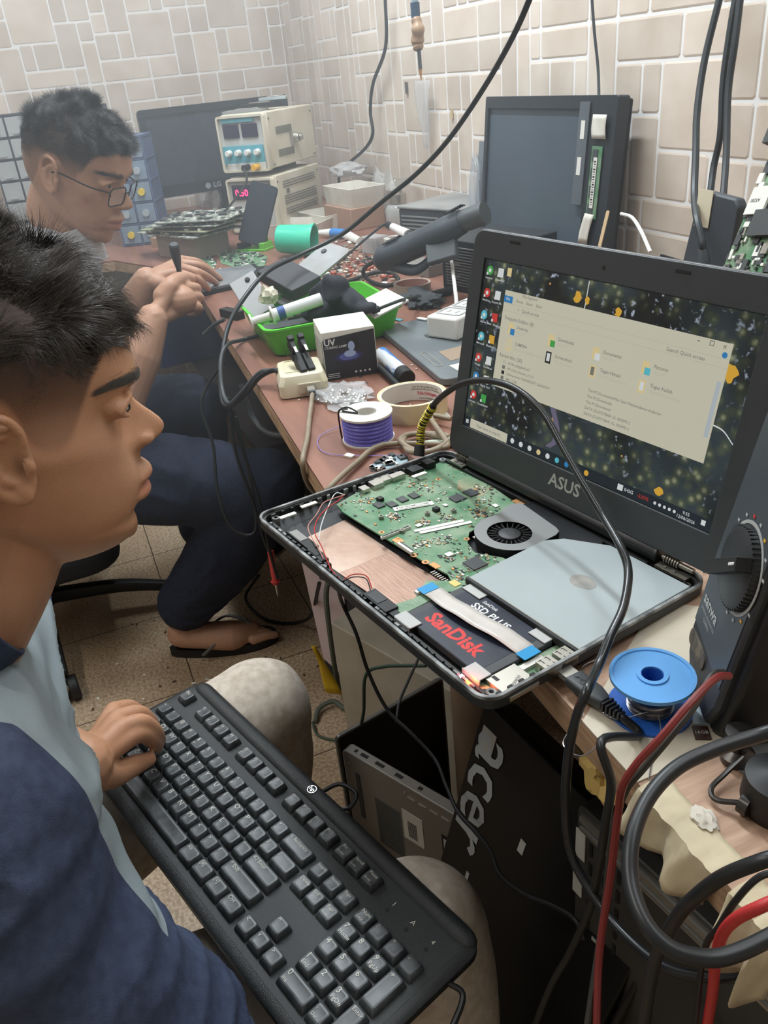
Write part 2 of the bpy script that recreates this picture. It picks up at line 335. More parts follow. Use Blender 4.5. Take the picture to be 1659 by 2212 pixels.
# motherboard
MBP = [(12, 10), (30, 3), (96, 5), (100, 12), (128, 16), (148, 22), (150, 36), (142, 44), (140, 62), (150, 74), (152, 92), (166, 106), (184, 112), (206, 98), (221, 98), (226, 112), (222, 148), (214, 160), (206, 158), (196, 154), (160, 158), (123, 160), (84, 162), (40, 164), (22, 160), (14, 130)]
b = MB(AB); b.prism(MBP, -9.5, -8); b.prism([(62, 18), (98, 16), (104, 34), (96, 44), (74, 42), (60, 30)], -8, -7.85, 1)
mb = b.build('motherboard', [m_pcb, m_pcb2], lap)
def chip(x, y, sx, sy, h=1.6, m=None, name='chip', rot=0, z=-8):
    c = MB(AB @ Matrix.Translation((x, y, 0)) @ Matrix.Rotation(math.radians(rot), 4, 'Z')); c.box((0, 0, z + h / 2), (sx, sy, h)); return c.build(name, m or m_chip, mb, bevel=.0002)
for x, y, s1, s2, rt in ((53, 128, 11, 9, 0), (60, 117, 11, 9, 0), (58, 102, 11, 9, 0), (59, 88, 11, 9, 0), (92, 57, 13, 14, 0), (92, 39, 14, 12, 0), (199, 125, 16, 16, 0)): chip(x, y, s1, s2, rot=rt)
for x, y in ((45, 121), (99, 90)): chip(x, y, 6, 6, 4, m_black, 'inductor')
b = MB(AB)      # pins of the square chip and of the connectors
for k in range(14):
    for s in (-1, 1): b.box((192.5 + k, 125 + s * 8.8, -7.6), (.45, 1.8, .5)); b.box((199 + s * 8.8, 118.5 + k, -7.6), (1.8, .45, .5))
for k in range(9): b.box((184 + k * 3, 161, -9), (1.1, 5, 1.0))
b.build('pins', m_metal, mb)
b = MB(AB); R = random.Random(11)
def inpoly(x, y, P):
    c = False; j = len(P) - 1
    for i in range(len(P)):
        if (P[i][1] > y) != (P[j][1] > y) and x < (P[j][0] - P[i][0]) * (y - P[i][1]) / (P[j][1] - P[i][1]) + P[i][0]: c = not c
        j = i
    return c
n = 0
CL = [(30, 130, 16), (40, 70, 14), (80, 130, 8), (120, 92, 10), (95, 20, 12), (118, 45, 14), (130, 60, 9), (150, 120, 10), (140, 140, 9), (195, 108, 10), (176, 135, 8), (205, 145, 9), (110, 115, 7), (180, 118, 12), (60, 60, 20)]
while n < 620:
    if R.random() < .75: q = R.choice(CL); x, y = R.gauss(q[0], q[2] * .6), R.gauss(q[1], q[2] * .6)
    else: x, y = R.uniform(12, 225), R.uniform(4, 160)
    if not inpoly(x, y, MBP): continue
    s = R.choice(((1.6, .8), (.8, 1.6), (2.4, 1.4), (1.2, 1.2), (3, 2)))
    b.box((x, y, -7.6), (s[0], s[1], .9), R.choice((0, 0, 1, 1, 2, 3))); n += 1
o = b.build('surface_components', [m_chip, m_metal, m_gold, m_wlabel], mb, smooth=False); o['kind'] = 'stuff'
for x, y, nm in ((100, 102, 'standoff'), (77, 142, 'standoff'), (112, 78, 'standoff'), (126, 60, 'standoff'), (112, 142, 'standoff'), (148, 70, 'standoff')):
    b = MB(AB @ Matrix.Translation((x, y, 0))); b.lathe([(1.2, -8), (2.6, -8), (2.6, -4.5), (1.2, -4.5)], 0, 14, close=True); b.build(nm, m_screw, mb)
for x, y, r in ((44, 44, 3), (160, 102, 3), (108, 8, 3), (152, 158, 3.5), (168, 157, 3.5), (140, 24, 3), (99, 157, 3)): b = MB(AB); b.prism(circ(x, y, r, 12), -8, -7.85, 0); b.prism(circ(x, y, 1.3, 8), -7.85, -7.7, 1); b.build('copper_pad', [m_gold, m_black], mb)
for x, y, s1, s2 in ((138, 14, 14, 8), (122, 154, 10, 8), (178, 154, 10, 6)): MB(AB).box((x, y, -7.8), (s1, s2, .3)).build('copper_strip', m_gold, mb)
def strip_label(x0, y0, x1, y1, w, bars=True):
    b = MB(AB); d = V((x1 - x0, y1 - y0, 0)); L = d.length; A = fr((x0, y0, -7.2), d / L, V((-d.y, d.x, 0)) / L, (0, 0, 1))
    b.box((L / 2, 0, 0), (L, w, .2), 0, A)
    if bars:
        R2 = random.Random(L)
        for k in range(24): b.box((4 + k * (L - 8) / 24, -w * .1, .15), (R2.choice((.3, .6, .9)), w * .4, .1), 1, A)
        b.box((L / 2, w * .36, .15), (L * .8, w * .08, .1), 1, A)
    b.build('barcode_label', [m_wlabel, m_ink], mb)
strip_label(70, 122, 84, 82, 8); strip_label(118, 132, 132, 82, 4.5, False); strip_label(124, 130, 139, 78, 4.5, False)
for x, y, s1, s2 in ((165, 92, 6, 9), (112, 122, 5, 6), (172, 133, 6, 7), (129, 38, 6, 5), (96, 76, 5, 4)): b = MB(AB); b.box((x, y, -7), (s1, s2, .4)); b.build('foam_pad', m_wlabel, mb)
# ports along the left side
for x, y, sx, sy, h, mm, nm in ((12, 94, 12, 18, 5, m_metal, 'vga_port'), (15, 78, 9, 17, 6, m_metal, 'hdmi_port'), (17, 55, 13, 15, 7, m_black, 'network_port'), (14, 34, 12, 12, 8, m_black, 'power_jack'), (17, 122, 10, 9, 5, m_metal, 'audio_jack'), (16, 106, 12, 13, 6, m_metal, 'usb_port')):
    chip(x, y, sx, sy, h, mm, nm)
b = MB(AB); b.box((110, 148, -6.5), (3, 34, 2.6), 0); b.box((110, 148, -5), (1.2, 32, .8), 1); b.build('memory_socket', [m_wlabel, m_chip], mb)
for A_ in (0,):
    b = MB(AB); b.box((140, 159, -6), (22, 3, 3), 0); b.box((140, 157, -4.4), (20, 1.4, .6), 1); b.build('ribbon_socket', [m_wlabel, m_chip], mb)
# fan
fanp = [(143, 20), (206, 30), (214, 34)] + [(183 + 34 * math.cos(a), 68 + 34 * math.sin(a)) for a in [math.radians(d) for d in range(-20, 200, 12)]] + [(150, 50), (144, 38)]
fan = MB(AB); fh = [(184 + 21 * math.cos(2 * math.pi * k / 40), 70 + 21 * math.sin(2 * math.pi * k / 40)) for k in range(40)]
fo = []
for k in range(40):      # outline resampled by angle round the hole centre
    a = 2 * math.pi * k / 40; d = V((math.cos(a), math.sin(a))); best = 34.0
    for i in range(len(fanp)):
        p, q = V(fanp[i]) - V((184, 70)), V(fanp[(i + 1) % len(fanp)]) - V((184, 70)); e = q - p; den = d.x * e.y - d.y * e.x
        if abs(den) > 1e-9:
            t = (p.x * e.y - p.y * e.x) / den; u = (p.x * d.y - p.y * d.x) / den
            if t > 0 and -1e-6 <= u <= 1 + 1e-6: best = t
    fo.append((184 + d.x * best, 70 + d.y * best))
fan.ring(fo, fh, -2.6, -1.8, 0); fan.ring([(184 + (p[0] - 184) * .985, 70 + (p[1] - 70) * .985) for p in fo], [(184 + (p[0] - 184) * 1.12, 70 + (p[1] - 70) * 1.12) for p in fh], -12, -2.6, 1)
fb = fan.build('fan_housing', [m_greyflex, m_black], lap, bevel=.0003)
b = MB(AB); b.prism(circ(184, 70, 22, 32), -13, -11, 0); b.lathe([(10.5, -11), (10.5, -2.8), (9.5, -2.2), (0.01, -2.2)], 0, 28, Matrix.Translation((184, 70, 0)), cap=True)
for k in range(22):
    a = 2 * math.pi * k / 22; b.box((17, 0, -6.5), (9, .7, 6), 0, Matrix.Translation((184, 70, 0)) @ Matrix.Rotation(a, 4, 'Z') @ Matrix.Rotation(.35, 4, 'Z'))
b.lathe([(3, -2.1), (4, -2.1), (4, -2.0), (3, -2.0)], 1, 20, Matrix.Translation((184, 70, 0)), close=True); b.build('impeller', [mat('fan_dark', (58, 60, 62), .5), m_chip], fb)
b = MB(AB); b.prism([(150, 4), (244, 10), (250, 18), (218, 40), (206, 28), (148, 18)], -6, -4.5); b.build('air_duct_film', mat('black_film', (44, 46, 48), .3, rgb2=(34, 36, 38), scale=20), lap)
# hinge side bracket, drive bay, optical drive
b = MB(AB); b.prism([(219, 150), (215, 57), (224, 40), (259, 17), (343, 17), (344, 149)], -5, -1.2); od = b.build('optical_drive', m_plate, lap, bevel=.0005)
b = MB(AB); b.prism([(283 + 11 * math.cos(a) * (1.25 if math.cos(a) > .75 else 1), 80 + 9.5 * math.sin(a)) for a in [2 * math.pi * k / 36 for k in range(36)]], -1.2, -1.05)
b.build('round_sticker', mat('clear_worn_sticker', (150, 152, 150), .25, rgb2=(168, 166, 160), scale=90), od)
b = MB(AB); b.box((340, 82, -12), (5, 128, 14), 0); b.box((281, 151, -4), (126, 2.6, 6), 1); b.box((282, 149, -1.2), (126, 1, .8), 2); b.build('drive_bay_edge', [m_black, m_case, m_metal], od)
# solid state drive
b = MB(AB); b.box((271.5, 188, -9), (100, 70, 7)); sd = b.build('solid_state_drive', m_ssd, lap, bevel=.0008)
b = MB(AB); b.box((271, 188, -5.4), (84, 69, .15), 0); b.text('SanDisk', 19.5, (268, 206, -5.25), 0, 1, flipx=True, bold=.035, sx=.98); b.text('SanDisk', 5.2, (258, 159.5, -5.25), 0, 2, flipx=True, bold=.01); b.text('SSD PLUS', 10.5, (268, 168.5, -5.25), 0, 2, flipx=True, bold=.02, sx=.98)
b.build('drive_label', [m_navy, m_red, m_whitep], sd)
for x, y in ((232, 224), (235, 155), (312, 155), (314, 222)):
    b = MB(AB); b.box((x, y, -4.6), (22 if x < 300 else 18, 12, 1.2)); b.box((x, y + (6 if y > 200 else -6), -7), (20, 1.2, 6)); b.build('foam_clip', mat('grey_foil_pad', (182, 184, 182), .5), sd, bevel=.0006)
# side boards
ioL = [(196, 168), (214, 164), (226, 172), (222, 196), (228, 206), (214, 222), (198, 220), (206, 206)]
b = MB(AB); b.prism([(194, 176), (208, 160), (224, 156), (226, 164), (219, 172), (221, 222), (205, 221), (209, 200)], -8, -6.5); il = b.build('left_side_board', m_pcb, lap)
b = MB(AB); b.box((205, 186, -5.2), (4, 20, 2.4)); b.build('ribbon_socket', m_wlabel, il)
b = MB(AB); b.box((213, 160, -6.2), (9, 7, .6), 0); b.build('yellow_tape', mat('yellow_tape', (214, 198, 120), .5), il)
b = MB(AB); b.prism([(323, 150), (345, 150), (345, 226), (330, 236), (314, 236), (312, 224), (322, 222)], -11, -9.5); ir = b.build('right_side_board', m_pcb, lap)
for y, nm in ((177, 'usb_port'), (160, 'usb_port')):
    b = MB(AB); b.box((341, y, -5.5), (14, 13.5, 7.5), 0)
    for q in (-1, 1):
        for s in (-3, 3): b.box((341 + q * 3.5, y + s, -1.6), (5, .6, .15), 1); b.box((341 + q * 5.5, y + s + .9, -1.6), (.6, 2.2, .15), 1)
    b.build(nm, [m_metal, m_black], ir, bevel=.0004)
b = MB(AB); b.box((336, 208, -7.3), (26, 28, 3.6), 0); b.box((327, 216, -5.4), (6, 3, .2), 1); b.text('(6)80062', 4, (338, 207, -5.4), 70, 2, flipx=True); b.build('card_slot', [m_metal, m_black, m_chip], ir, bevel=.0004)
b = MB(AB); b.box((329, 182, -8), (5, 22, 3), 0); b.build('ribbon_socket', m_wlabel, ir)
b = MB(AB); b.prism(circ(329, 228, 6, 16), -9.4, -9, 0); b.prism([(322, 226), (333, 222), (332, 232), (322, 232)], -9.4, -9.1, 0); b.prism(circ(329, 228, 1.8, 10), -9, -8.8, 1); b.build('copper_pad', [m_gold, m_black], ir); MB(AB).prism(circ(340, 152, 4, 12), -9.4, -9.1).build('copper_pad', m_gold, ir)
for x, y, cc, st in ((318, 234, (255, 60, 20), 14), (310, 233, (255, 190, 215), 4)):
    b = MB(AB); b.box((x, y, -6.5), (3, 2.2, 2.4)); b.build('indicator_light', mat('led_%d' % x, cc, .4, emit=cc, estr=st), ir)
for x, y in ((319, 234),):
    l = bpy.data.lights.new('led_glow', 'POINT'); l.energy = .012; l.color = (1, .12, .05); l.shadow_soft_size = .002; lo_ = bpy.data.objects.new('led_glow', l); C.objects.link(lo_); lo_.location = AB @ V((x, y, -3))
# ribbon cable, arched between the two boards
def rib(u, v):
    x = 209 + 113 * u; y0 = 184 - 5 * math.sin(u * 3.14) * -.6 - 6 * u; wdt = 17
    z = -5.5 + 5.5 * math.sin(min(1, u * 1.02) * math.pi) ** .7 + .5 * math.sin(u * 19)
    if u > .96: z -= 1.5
    return (x, y0 + (v - .5) * wdt + 3 * math.sin(u * 5) * (.6), z + .35)
b = MB(AB); b.sheet(36, 4, rib, 0); o = b.build('ribbon_cable', [m_flex, m_blue], lap); so = o.modifiers.new('s', 'SOLIDIFY'); so.thickness = .0003
for q in ((208, 185, -3.4), (322, 179, -3.6)): MB(AB).box(q, (10, 16.5, .5)).build('ribbon_tab', m_blue, o)
# speakers
def spk(x, y, sx, sy, rt, mm):
    b = MB(AB @ Matrix.Translation((x, y, 0)) @ Matrix.Rotation(math.radians(rt), 4, 'Z')); b.box((0, 0, -8), (sx, sy, 8), 0); b.box((-sx * .15, 0, -3.8), (sx * .5, sy * .8, .6), 1); b.box((sx * .62, 0, -8.5), (sx * .3, sy * .6, 6), 0); b.build('speaker', [m_black, mm], lap, bevel=.0008)
spk(66, 226, 44, 11, 0, mat('worn_grey_cover', (140, 140, 136), .5)); spk(196, 226, 34, 13, 0, m_case); spk(100, 229, 26, 8, 0, m_black)
b = MB(AB)
for P, mm in (([(20, 148, -2), (26, 168, 2), (30, 180, 3), (44, 196, 2), (58, 214, 1), (80, 222, 0), (96, 226, 0), (112, 230, -3)], 0), ([(22, 152, -2), (34, 166, 2), (40, 182, 2), (52, 200, 1), (70, 214, 0), (92, 220, -3), (130, 233, -4), (150, 234, -5)], 1), ([(150, 234, -5), (152, 224, -2), (164, 218, 0), (178, 222, -4)], 1), ([(151, 234, -6), (154, 226, -3), (166, 220, -1), (179, 224, -5)], 2), ([(20, 148, -2), (16, 156, 1), (30, 172, 1), (60, 200, 0), (84, 218, -1)], 3)):
    b.tube(P, .55, 6, mm)
b.build('speaker_wires', [mat('pink_wire', (196, 140, 132), .5), mat('red_wire', (190, 50, 45), .45), m_black, m_whitep], lap)
# screen lid
lid = MB(AS); O = rrect(-19, -27, 331, 207, 13, 6); N_ = rrect(-.5, -.5, 310, 174.5, 1, 6)
lid.ring(O, N_, -2.0, 0.0, 0); lb = lid.build('screen_bezel', m_bezel, lap, bevel=.0008)
b = MB(AS); b.prism(rrect(-20, -28, 332, 208, 13.5, 6), -9, -2.05); b.build('screen_lid', mat('lid_edge', (92, 97, 100), .35, rgb2=(56, 60, 62), scale=30), lap, bevel=.0012)
b = MB(AS); b.lathe([(.01, .05), (2.2, .05)], 0, 16, Matrix.Translation((153, -12, 0))); b.text('ASUS', 17.5, (154, 189, .12), 0, 1, flipx=True, bold=.02, sx=1.0)
for x in (40, 232): b.box((x, -20, .2), (14, 2.5, .5), 0)
b.build('camera_and_logo', [m_black, mat('silver_logo', (186, 188, 184), .35, .3)], lb)
b = MB(AB @ Matrix.Translation((0, 0, 0)))
prof = [(-9, -3), (-9, 4), (-6, 9), (0, 11), (6, 9), (10, 4), (10, -3)]
b.loft([[(x, p[0] - 2, p[1] + 1) for p in prof] for x in (48, 52, 296, 300)]); b.build('hinge_cover', mat('hinge_black', (36, 38, 40), .35), lap, bevel=.001)
for x0, x1 in ((24, 46), (303, 334)):
    hb = MB(AB); hb.box(((x0 + x1) / 2, 8, -3), (x1 - x0, 8, 2), 0); hb.cyl((x0, 1, 2), (x1, 1, 2), 2.6, m=0)
    for k in range(6): hb.lathe([(2.6, 0), (4.2, .0), (4.2, 1.2), (2.6, 1.2)], 0, 16, fr((x0 + 3 + k * 2.6, 1, 2), (0, 1, 0), (0, 0, 1), (1, 0, 0)), close=True)
    for k in range(2): hb.lathe([(.01, 0), (2.2, 0), (1.8, 1.2), (.01, 1.2)], 0, 14, Matrix.Translation((x0 + 8 + k * 9, 9, -2)))
    hb.build('hinge', m_screw, lap)
# lit display ------------------------------------------------------
def wallpaper():
    m = bpy.data.materials.new('forest_wallpaper'); m.use_nodes = True; nt = m.node_tree; bs = nt.nodes['Principled BSDF']
    tc = nd(nt, 'ShaderNodeTexCoord'); mp = nd(nt, 'ShaderNodeMapping'); nt.links.new(tc.outputs['Object'], mp.inputs[0])
    vo = nd(nt, 'ShaderNodeTexVoronoi'); vo.inputs['Scale'].default_value = 95; nt.links.new(mp.outputs[0], vo.inputs['Vector'])
    ns = nd(nt, 'ShaderNodeTexNoise'); ns.inputs['Scale'].default_value = 160; ns.inputs['Detail'].default_value = 8; nt.links.new(mp.outputs[0], ns.inputs[0])
    r1 = nd(nt, 'ShaderNodeValToRGB'); e = r1.color_ramp.elements; e[0].position = .0; e[0].color = col(140, 142, 112); e[1].position = .62; e[1].color = col(40, 50, 54); k = e.new(.30); k.color = col(60, 68, 54); nt.links.new(vo.outputs['Distance'], r1.inputs[0])
    r2 = nd(nt, 'ShaderNodeValToRGB'); e = r2.color_ramp.elements; e[0].position = .60; e[0].color = (0, 0, 0, 1); e[1].position = .70; e[1].color = (1, 1, 1, 1); nt.links.new(ns.outputs['Fac'], r2.inputs[0])
    n3 = nd(nt, 'ShaderNodeTexNoise'); n3.inputs['Scale'].default_value = 11; n3.inputs['Detail'].default_value = 2; nt.links.new(mp.outputs[0], n3.inputs[0])
    r3 = nd(nt, 'ShaderNodeValToRGB'); e = r3.color_ramp.elements; e[0].position = .42; e[0].color = col(30, 40, 50); e[1].position = .6; e[1].color = (1, 1, 1, 1); nt.links.new(n3.outputs['Fac'], r3.inputs[0])
    mu = nd(nt, 'ShaderNodeMix', data_type='RGBA', blend_type='MULTIPLY'); mu.inputs['Factor'].default_value = .85; nt.links.new(r1.outputs[0], mu.inputs['A']); nt.links.new(r3.outputs[0], mu.inputs['B'])
    mx = nd(nt, 'ShaderNodeMix', data_type='RGBA'); ml = nd(nt, 'ShaderNodeMath', operation='MULTIPLY'); inv = nd(nt, 'ShaderNodeInvert'); nt.links.new(r3.outputs[0], inv.inputs['Color']); nt.links.new(r2.outputs[0], ml.inputs[0]); nt.links.new(inv.outputs[0], ml.inputs[1])
    nt.links.new(ml.outputs[0], mx.inputs['Factor']); nt.links.new(mu.outputs['Result'], mx.inputs['A']); mx.inputs['B'].default_value = col(150, 160, 175)
    n5 = nd(nt, 'ShaderNodeTexVoronoi'); n5.inputs['Scale'].default_value = 26; nt.links.new(mp.outputs[0], n5.inputs['Vector'])
    l5 = nd(nt, 'ShaderNodeMath', operation='LESS_THAN'); l5.inputs[1].default_value = .055; nt.links.new(n5.outputs['Distance'], l5.inputs[0])
    m6 = nd(nt, 'ShaderNodeMix', data_type='RGBA'); nt.links.new(l5.outputs[0], m6.inputs['Factor']); nt.links.new(mx.outputs['Result'], m6.inputs['A']); m6.inputs['B'].default_value = col(190, 140, 70)
    nt.links.new(m6.outputs['Result'], bs.inputs['Emission Color']); bs.inputs['Emission Strength'].default_value = SCR * 1.5; bs.inputs['Base Color'].default_value = col(12, 13, 15); bs.inputs['Roughness'].default_value = .35; return m
SCR = 0.40
def em(n, c, s=1.0): return mat('lit_' + n, (10, 10, 10), .35, emit=c, estr=SCR * s)
e_win = em('window', (206, 203, 182)); e_txt = em('text', (120, 122, 116)); e_blue = em('blue', (50, 130, 190)); e_bar = em('taskbar', (28, 38, 46)); e_wh = em('white', (222, 226, 226)); e_fold = em('folder', (226, 206, 150)); e_teal = em('teal', (90, 190, 205)); e_red = em('red', (205, 60, 55)); e_grn = em('green', (70, 165, 80)); e_yel = em('yellow', (220, 170, 60)); e_road = em('road', (110, 104, 126)); e_lin = em('line', (190, 188, 172)); e_dk = em('dark', (34, 36, 36)); e_bl2 = em('scroll', (180, 190, 196))
DM = [wallpaper(), e_win, e_txt, e_blue, e_bar, e_wh, e_fold, e_teal, e_red, e_grn, e_yel, e_road, e_lin, e_dk, e_bl2]
d = MB(AS)
d.quad((0, 0, -1.6), (309.4, 0, -1.6), (309.4, 173.9, -1.6), (0, 173.9, -1.6), 0)
def rc(x0, y0, x1, y1, m, z=-1.3): d.quad((x0, y0, z), (x1, y0, z), (x1, y1, z), (x0, y1, z), m)
def tx(s, size, x, y, m=2, z=-1.1, left=True, bold=.005):
    vs, fs = text_mesh(s, bold); w_ = max(v.x for v in vs) - min(v.x for v in vs) if vs else 0
    d.text(s, size, (x + (w_ * size / 2 if left else 0), y, z), 0, m, flipx=True, bold=bold)
road = [(120, 118), (126, 128), (132, 140), (132, 152), (124, 160)]
d.loft([[(p[0] - 4, p[1], -1.5), (p[0] + 3, p[1], -1.5)] for p in spline([V((a, c_, 0)) for a, c_ in road], 5)], 11, cap=False)
d.loft([[(p[0], p[1], -1.5), (p[0] + 1.5, p[1], -1.5)] for p in spline([V(q) for q in ((130, 118, 0), (150, 124, 0), (172, 121, 0), (180, 114, 0))], 5)], 11, cap=False)
d.loft([[(p[0], p[1], -1.5), (p[0], p[1] + 1.2, -1.5)] for p in spline([V(q) for q in ((286, 88, 0), (298, 90, 0), (309, 98, 0))], 5)], 5, cap=False)
rc(138, 1, 139, 26, 5, -1.45)
for x, y, r in ((128, 16, 5), (140, 18, 3.5), (176, 22, 4), (276, 37, 0), (270, 52, 0), (292, 46, 7), (255, 158, 5), (80, 120, 0)):
    if r: d.add([(x + math.cos(t) * r * R.uniform(.5, 1.1), y + math.sin(t) * r * R.uniform(.7, 1.3), -1.4) for t in [k * math.pi / 6 for k in range(12)]], [tuple(range(12))], 10)
rc(35, 25, 289, 121, 1); rc(35, 37, 289, 37.4, 12, -1.2); rc(35, 44, 289, 44.4, 12, -1.2); rc(35, 30, 47, 36.5, 3, -1.2)
tx('File', 4, 38, 33, 5); tx('Home', 4, 52, 33); tx('Share', 4, 66, 33); tx('View', 4, 79, 33); tx('File Explorer', 4, 60, 27.5); tx('Quick access', 4.4, 62, 41); tx('>', 4, 56, 41); tx('Search Quick access', 4.4, 232, 41); tx('Frequent folders (8)', 5, 40, 51, ); tx('Recent files (20)', 5, 40, 88)
tx('-', 8, 258, 28); tx('x', 6, 281, 28); d.ring([(269, 26), (273, 26), (273, 30), (269, 30)], [(269.6, 26.6), (272.4, 26.6), (272.4, 29.4), (269.6, 29.4)], -1.2, -1.1, 2); d.add([(p[0], p[1], -1.1) for p in circ(284, 34.5, 2.4, 14)], [tuple(range(14))], 3)
for i, (nm, sb) in enumerate((('Desktop', 'This PC'), ('Downloads', 'This PC'), ('Documents', 'This PC'), ('Pictures', 'This PC'))):
    x = 47 + i * 55; rc(x, 55, x + 7, 66, 6, -1.2); rc(x + 3, 60, x + 9, 66, (3, 9, 5, 7)[i], -1.15); tx(nm, 4.4, x + 12, 57.5); tx(sb, 3.8, x + 12, 62.5, 12)
for i, (nm, sb) in enumerate((('CAMERA', 'DATA (D:)\\SAMSUNG A31'), ('Screenshots', 'This PC\\Pictures'), ('Tugas Himasi', 'This PC\\Downloads'), ('Tugas Kuliah', 'This PC\\Documents'))):
    x = 47 + i * 55; rc(x, 71, x + 7, 82, (6, 13, 6, 6)[i], -1.2); rc(x + 1.5, 72.5, x + 5.5, 80, (1, 5, 2, 5)[i], -1.15); tx(nm, 4.4, x + 12, 73.5); tx(sb, 3.8, x + 12, 78.5, 12)
for i, (a, c_) in enumerate((('fpl10k_jtdsfgdhdb.a31', 'This PC\\Documents\\Play Gate Files\\anadamoruf.akuran'), ('All_Card_Scanner_v1.1.0', 'This PC\\Downloads'), ('Rafdruorame-10dd20SD20T_20a020.0V7', 'This PC\\Downloads'), ('IMG_1218', 'DATA (D:)\\FOTBAR .IG. SKRIPSI 2'), ('IMG_2001', 'DATA (D:)\\FOTBAR .IG. SKRIPSI 2'))):
    rc(46, 92 + i * 5.4, 50, 95.6 + i * 5.4, (12, 2, 13, 2, 2)[i], -1.2); tx(a, 3.6, 54, 94 + i * 5.4); tx(c_, 3.6, 160, 94 + i * 5.4)
rc(283, 55, 287, 100, 14, -1.2)
rc(0, 163.5, 309.4, 173.9, 4, -1.45); rc(10, 164, 68, 173.9, 1, -1.3); tx('Type here to search', 4.6, 20, 169); tx('9:55', 4, 282, 166.5, 5); tx('12/06/2026', 4, 277, 171, 5); tx('IHSG', 4.6, 221, 168.5, 5); tx('-2,03%', 4.6, 235, 168.5, 8); rc(213, 165.5, 219, 171, 5, -1.2)
for k in range(4): rc(3 + (k % 2) * 2.2, 166.5 + (k // 2) * 2.2, 4.9 + (k % 2) * 2.2, 168.4 + (k // 2) * 2.2, 5, -1.2)
for k, mm in enumerate((5, 5, 5, 6, 5, 7, 3, 8, 10)): d.add([(p[0], p[1], -1.2) for p in circ(76 + k * 12.5, 168.8, 2.8, 10)], [tuple(range(10))], mm)
for k in range(5): d.add([(p[0], p[1], -1.2) for p in circ(254 + k * 5, 168.8, 1.5, 8)], [tuple(range(8))], 5)
rc(300, 165.5, 304, 170, 5, -1.2)
names = [('Internet', 9, 'Download'), ('Pendrive', 8, 'Recycle Bin'), ('Shareit', 7, 'Mozi - Chrome'), ('Microsoft', 7, 'BlueStacks'), ('Google', 8, 'Coreldraw'), ('Navigator', 3, 'Ready Tool'), ('Acrobat', 8, 'CorelDRAW')]
for k, (a, mm, c_) in enumerate(names):
    y = 10 + k * 22
    if k == 5: y = 118
    if k == 6: y = 138
    d.add([(p[0], p[1], -1.25) for p in circ(9, y, 4.6, 16)], [tuple(range(16))], mm); d.add([(p[0], p[1], -1.2) for p in circ(9, y, 2, 12)], [tuple(range(12))], 5); rc(4.5, y + 2, 7, y + 4.6, 5, -1.15)
    rc(21, y - 4, 29, y + 4.5, (5, 5, 8, 10, 5, 5, 9)[k], -1.25); rc(20.5, y + 2, 23, y + 4.6, 5, -1.15)
    tx(a, 3.1, 9, y + 7.4, 5, left=False); tx(c_, 3.1, 25, y + 7.4, 5, left=False)
rc(34, 4, 40, 12, 6, -1.25)
d.build('display', DM, lap, smooth=False, recalc=False)

# ------------------------------------------------------------ keyboard on the lap
KO = CAM + V((-.7720, -.0086, -.6122)); u_ = .01905
KX, KY, KZ = V((.9482, .3165, -.0261)), V((.3171, -.9481, .0228)), V((-.0175, -.0299, -.9994))
AK = fr(KO, KX * u_, KY * u_, -KZ * .001)    # x, y in key pitches, z in mm above the key tops
MK = fr(KO - (-KZ) * .02, KX, -KY, -KZ)
kb = thing('keyboard', 'full size black keyboard lying across the lap of the nearer man', 'keyboard', MK)
m_kb = mat('keyboard_black', (38, 41, 42), 0.36, rgb2=(40, 43, 44), scale=30, bump=.35, bscale=1500)
m_kdeck = mat('keyboard_deck', (44, 48, 49), 0.5, bump=.25, bscale=1500)
m_key = mat('keycap_black', (50, 54, 56), 0.36, rgb2=(76, 80, 82), scale=90, rvar=.1); m_leg = mat('legend_grey', (206, 206, 196), .5)  # keycaps mixed lighter, with lamp glare painted into their colour
x0, x1, yt, yb = -.62, 23.35, -2.75, 5.75
def kring(x0, y0, x1, y1, r, z): return [(p[0], p[1], z) for p in rrect(x0, y0, x1, y1, r, 6)]
b = MB(AK)
b.loft([kring(x0 + .15, yt + .25, x1 - .15, yb - .3, .9, -24), kring(x0, yt, x1, yb, 1.0, -18), kring(x0, yt + .02, x1, yb, 1.0, -10.5), kring(x0 + .12, yt + .22, x1 - .12, yb - .15, .9, -8.2), kring(x0 + .4, yt + .7, x1 - .4, yb - .5, .7, -7.4)])
kbody = b.build('body', m_kb, kb, bevel=0)
b = MB(AK); b.prism(rrect(x0 + .55, -1.75, x1 - .5, 5.28, .3, 4), -7.5, -7.2); b.build('deck', m_kdeck, kb)
b = MB(AK); b.loft([[(x, y * k + -2.2 * (1 - k), -11 + (z + 11) * k) for y, z in ((-2.76, -13), (-2.72, -8), (-2.55, -5), (-2.3, -3.6), (-2.05, -3.9), (-1.85, -5.6), (-1.74, -8.5), (-2.2, -13))] for x, k in ((x0 + .25, .35), (x0 + .4, .7), (x0 + .65, .92), (x0 + 1.0, 1), (x1 - 1.0, 1), (x1 - .65, .92), (x1 - .4, .7), (x1 - .25, .35))])
b.build('back_ridge', m_kb, kb, angle=70)
b = MB(AK)
ck = circ(11.55, -2.22, .26, 24); b.ring(ck, [(11.55 + (p[0] - 11.55) * .86, -2.22 + (p[1] + 2.22) * .86) for p in ck], -3.3, -2.9, 0); b.text('hp', .36, (11.55, -2.24, -2.95), 0, 0, A=None, flipx=True)
b.build('logo', mat('silver_mark', (170, 170, 165), .3, .6), kb)
b = MB(AK)
for i, ch in enumerate('1A'): b.text(ch, .34, (19.3 + i * 1.25, -1.05, -7.1), 0, 0, flipx=True)
b.text('4', .3, (21.8, -1.05, -7.1), 0, 0, flipx=True)
b.build('indicator_marks', m_leg, kb)
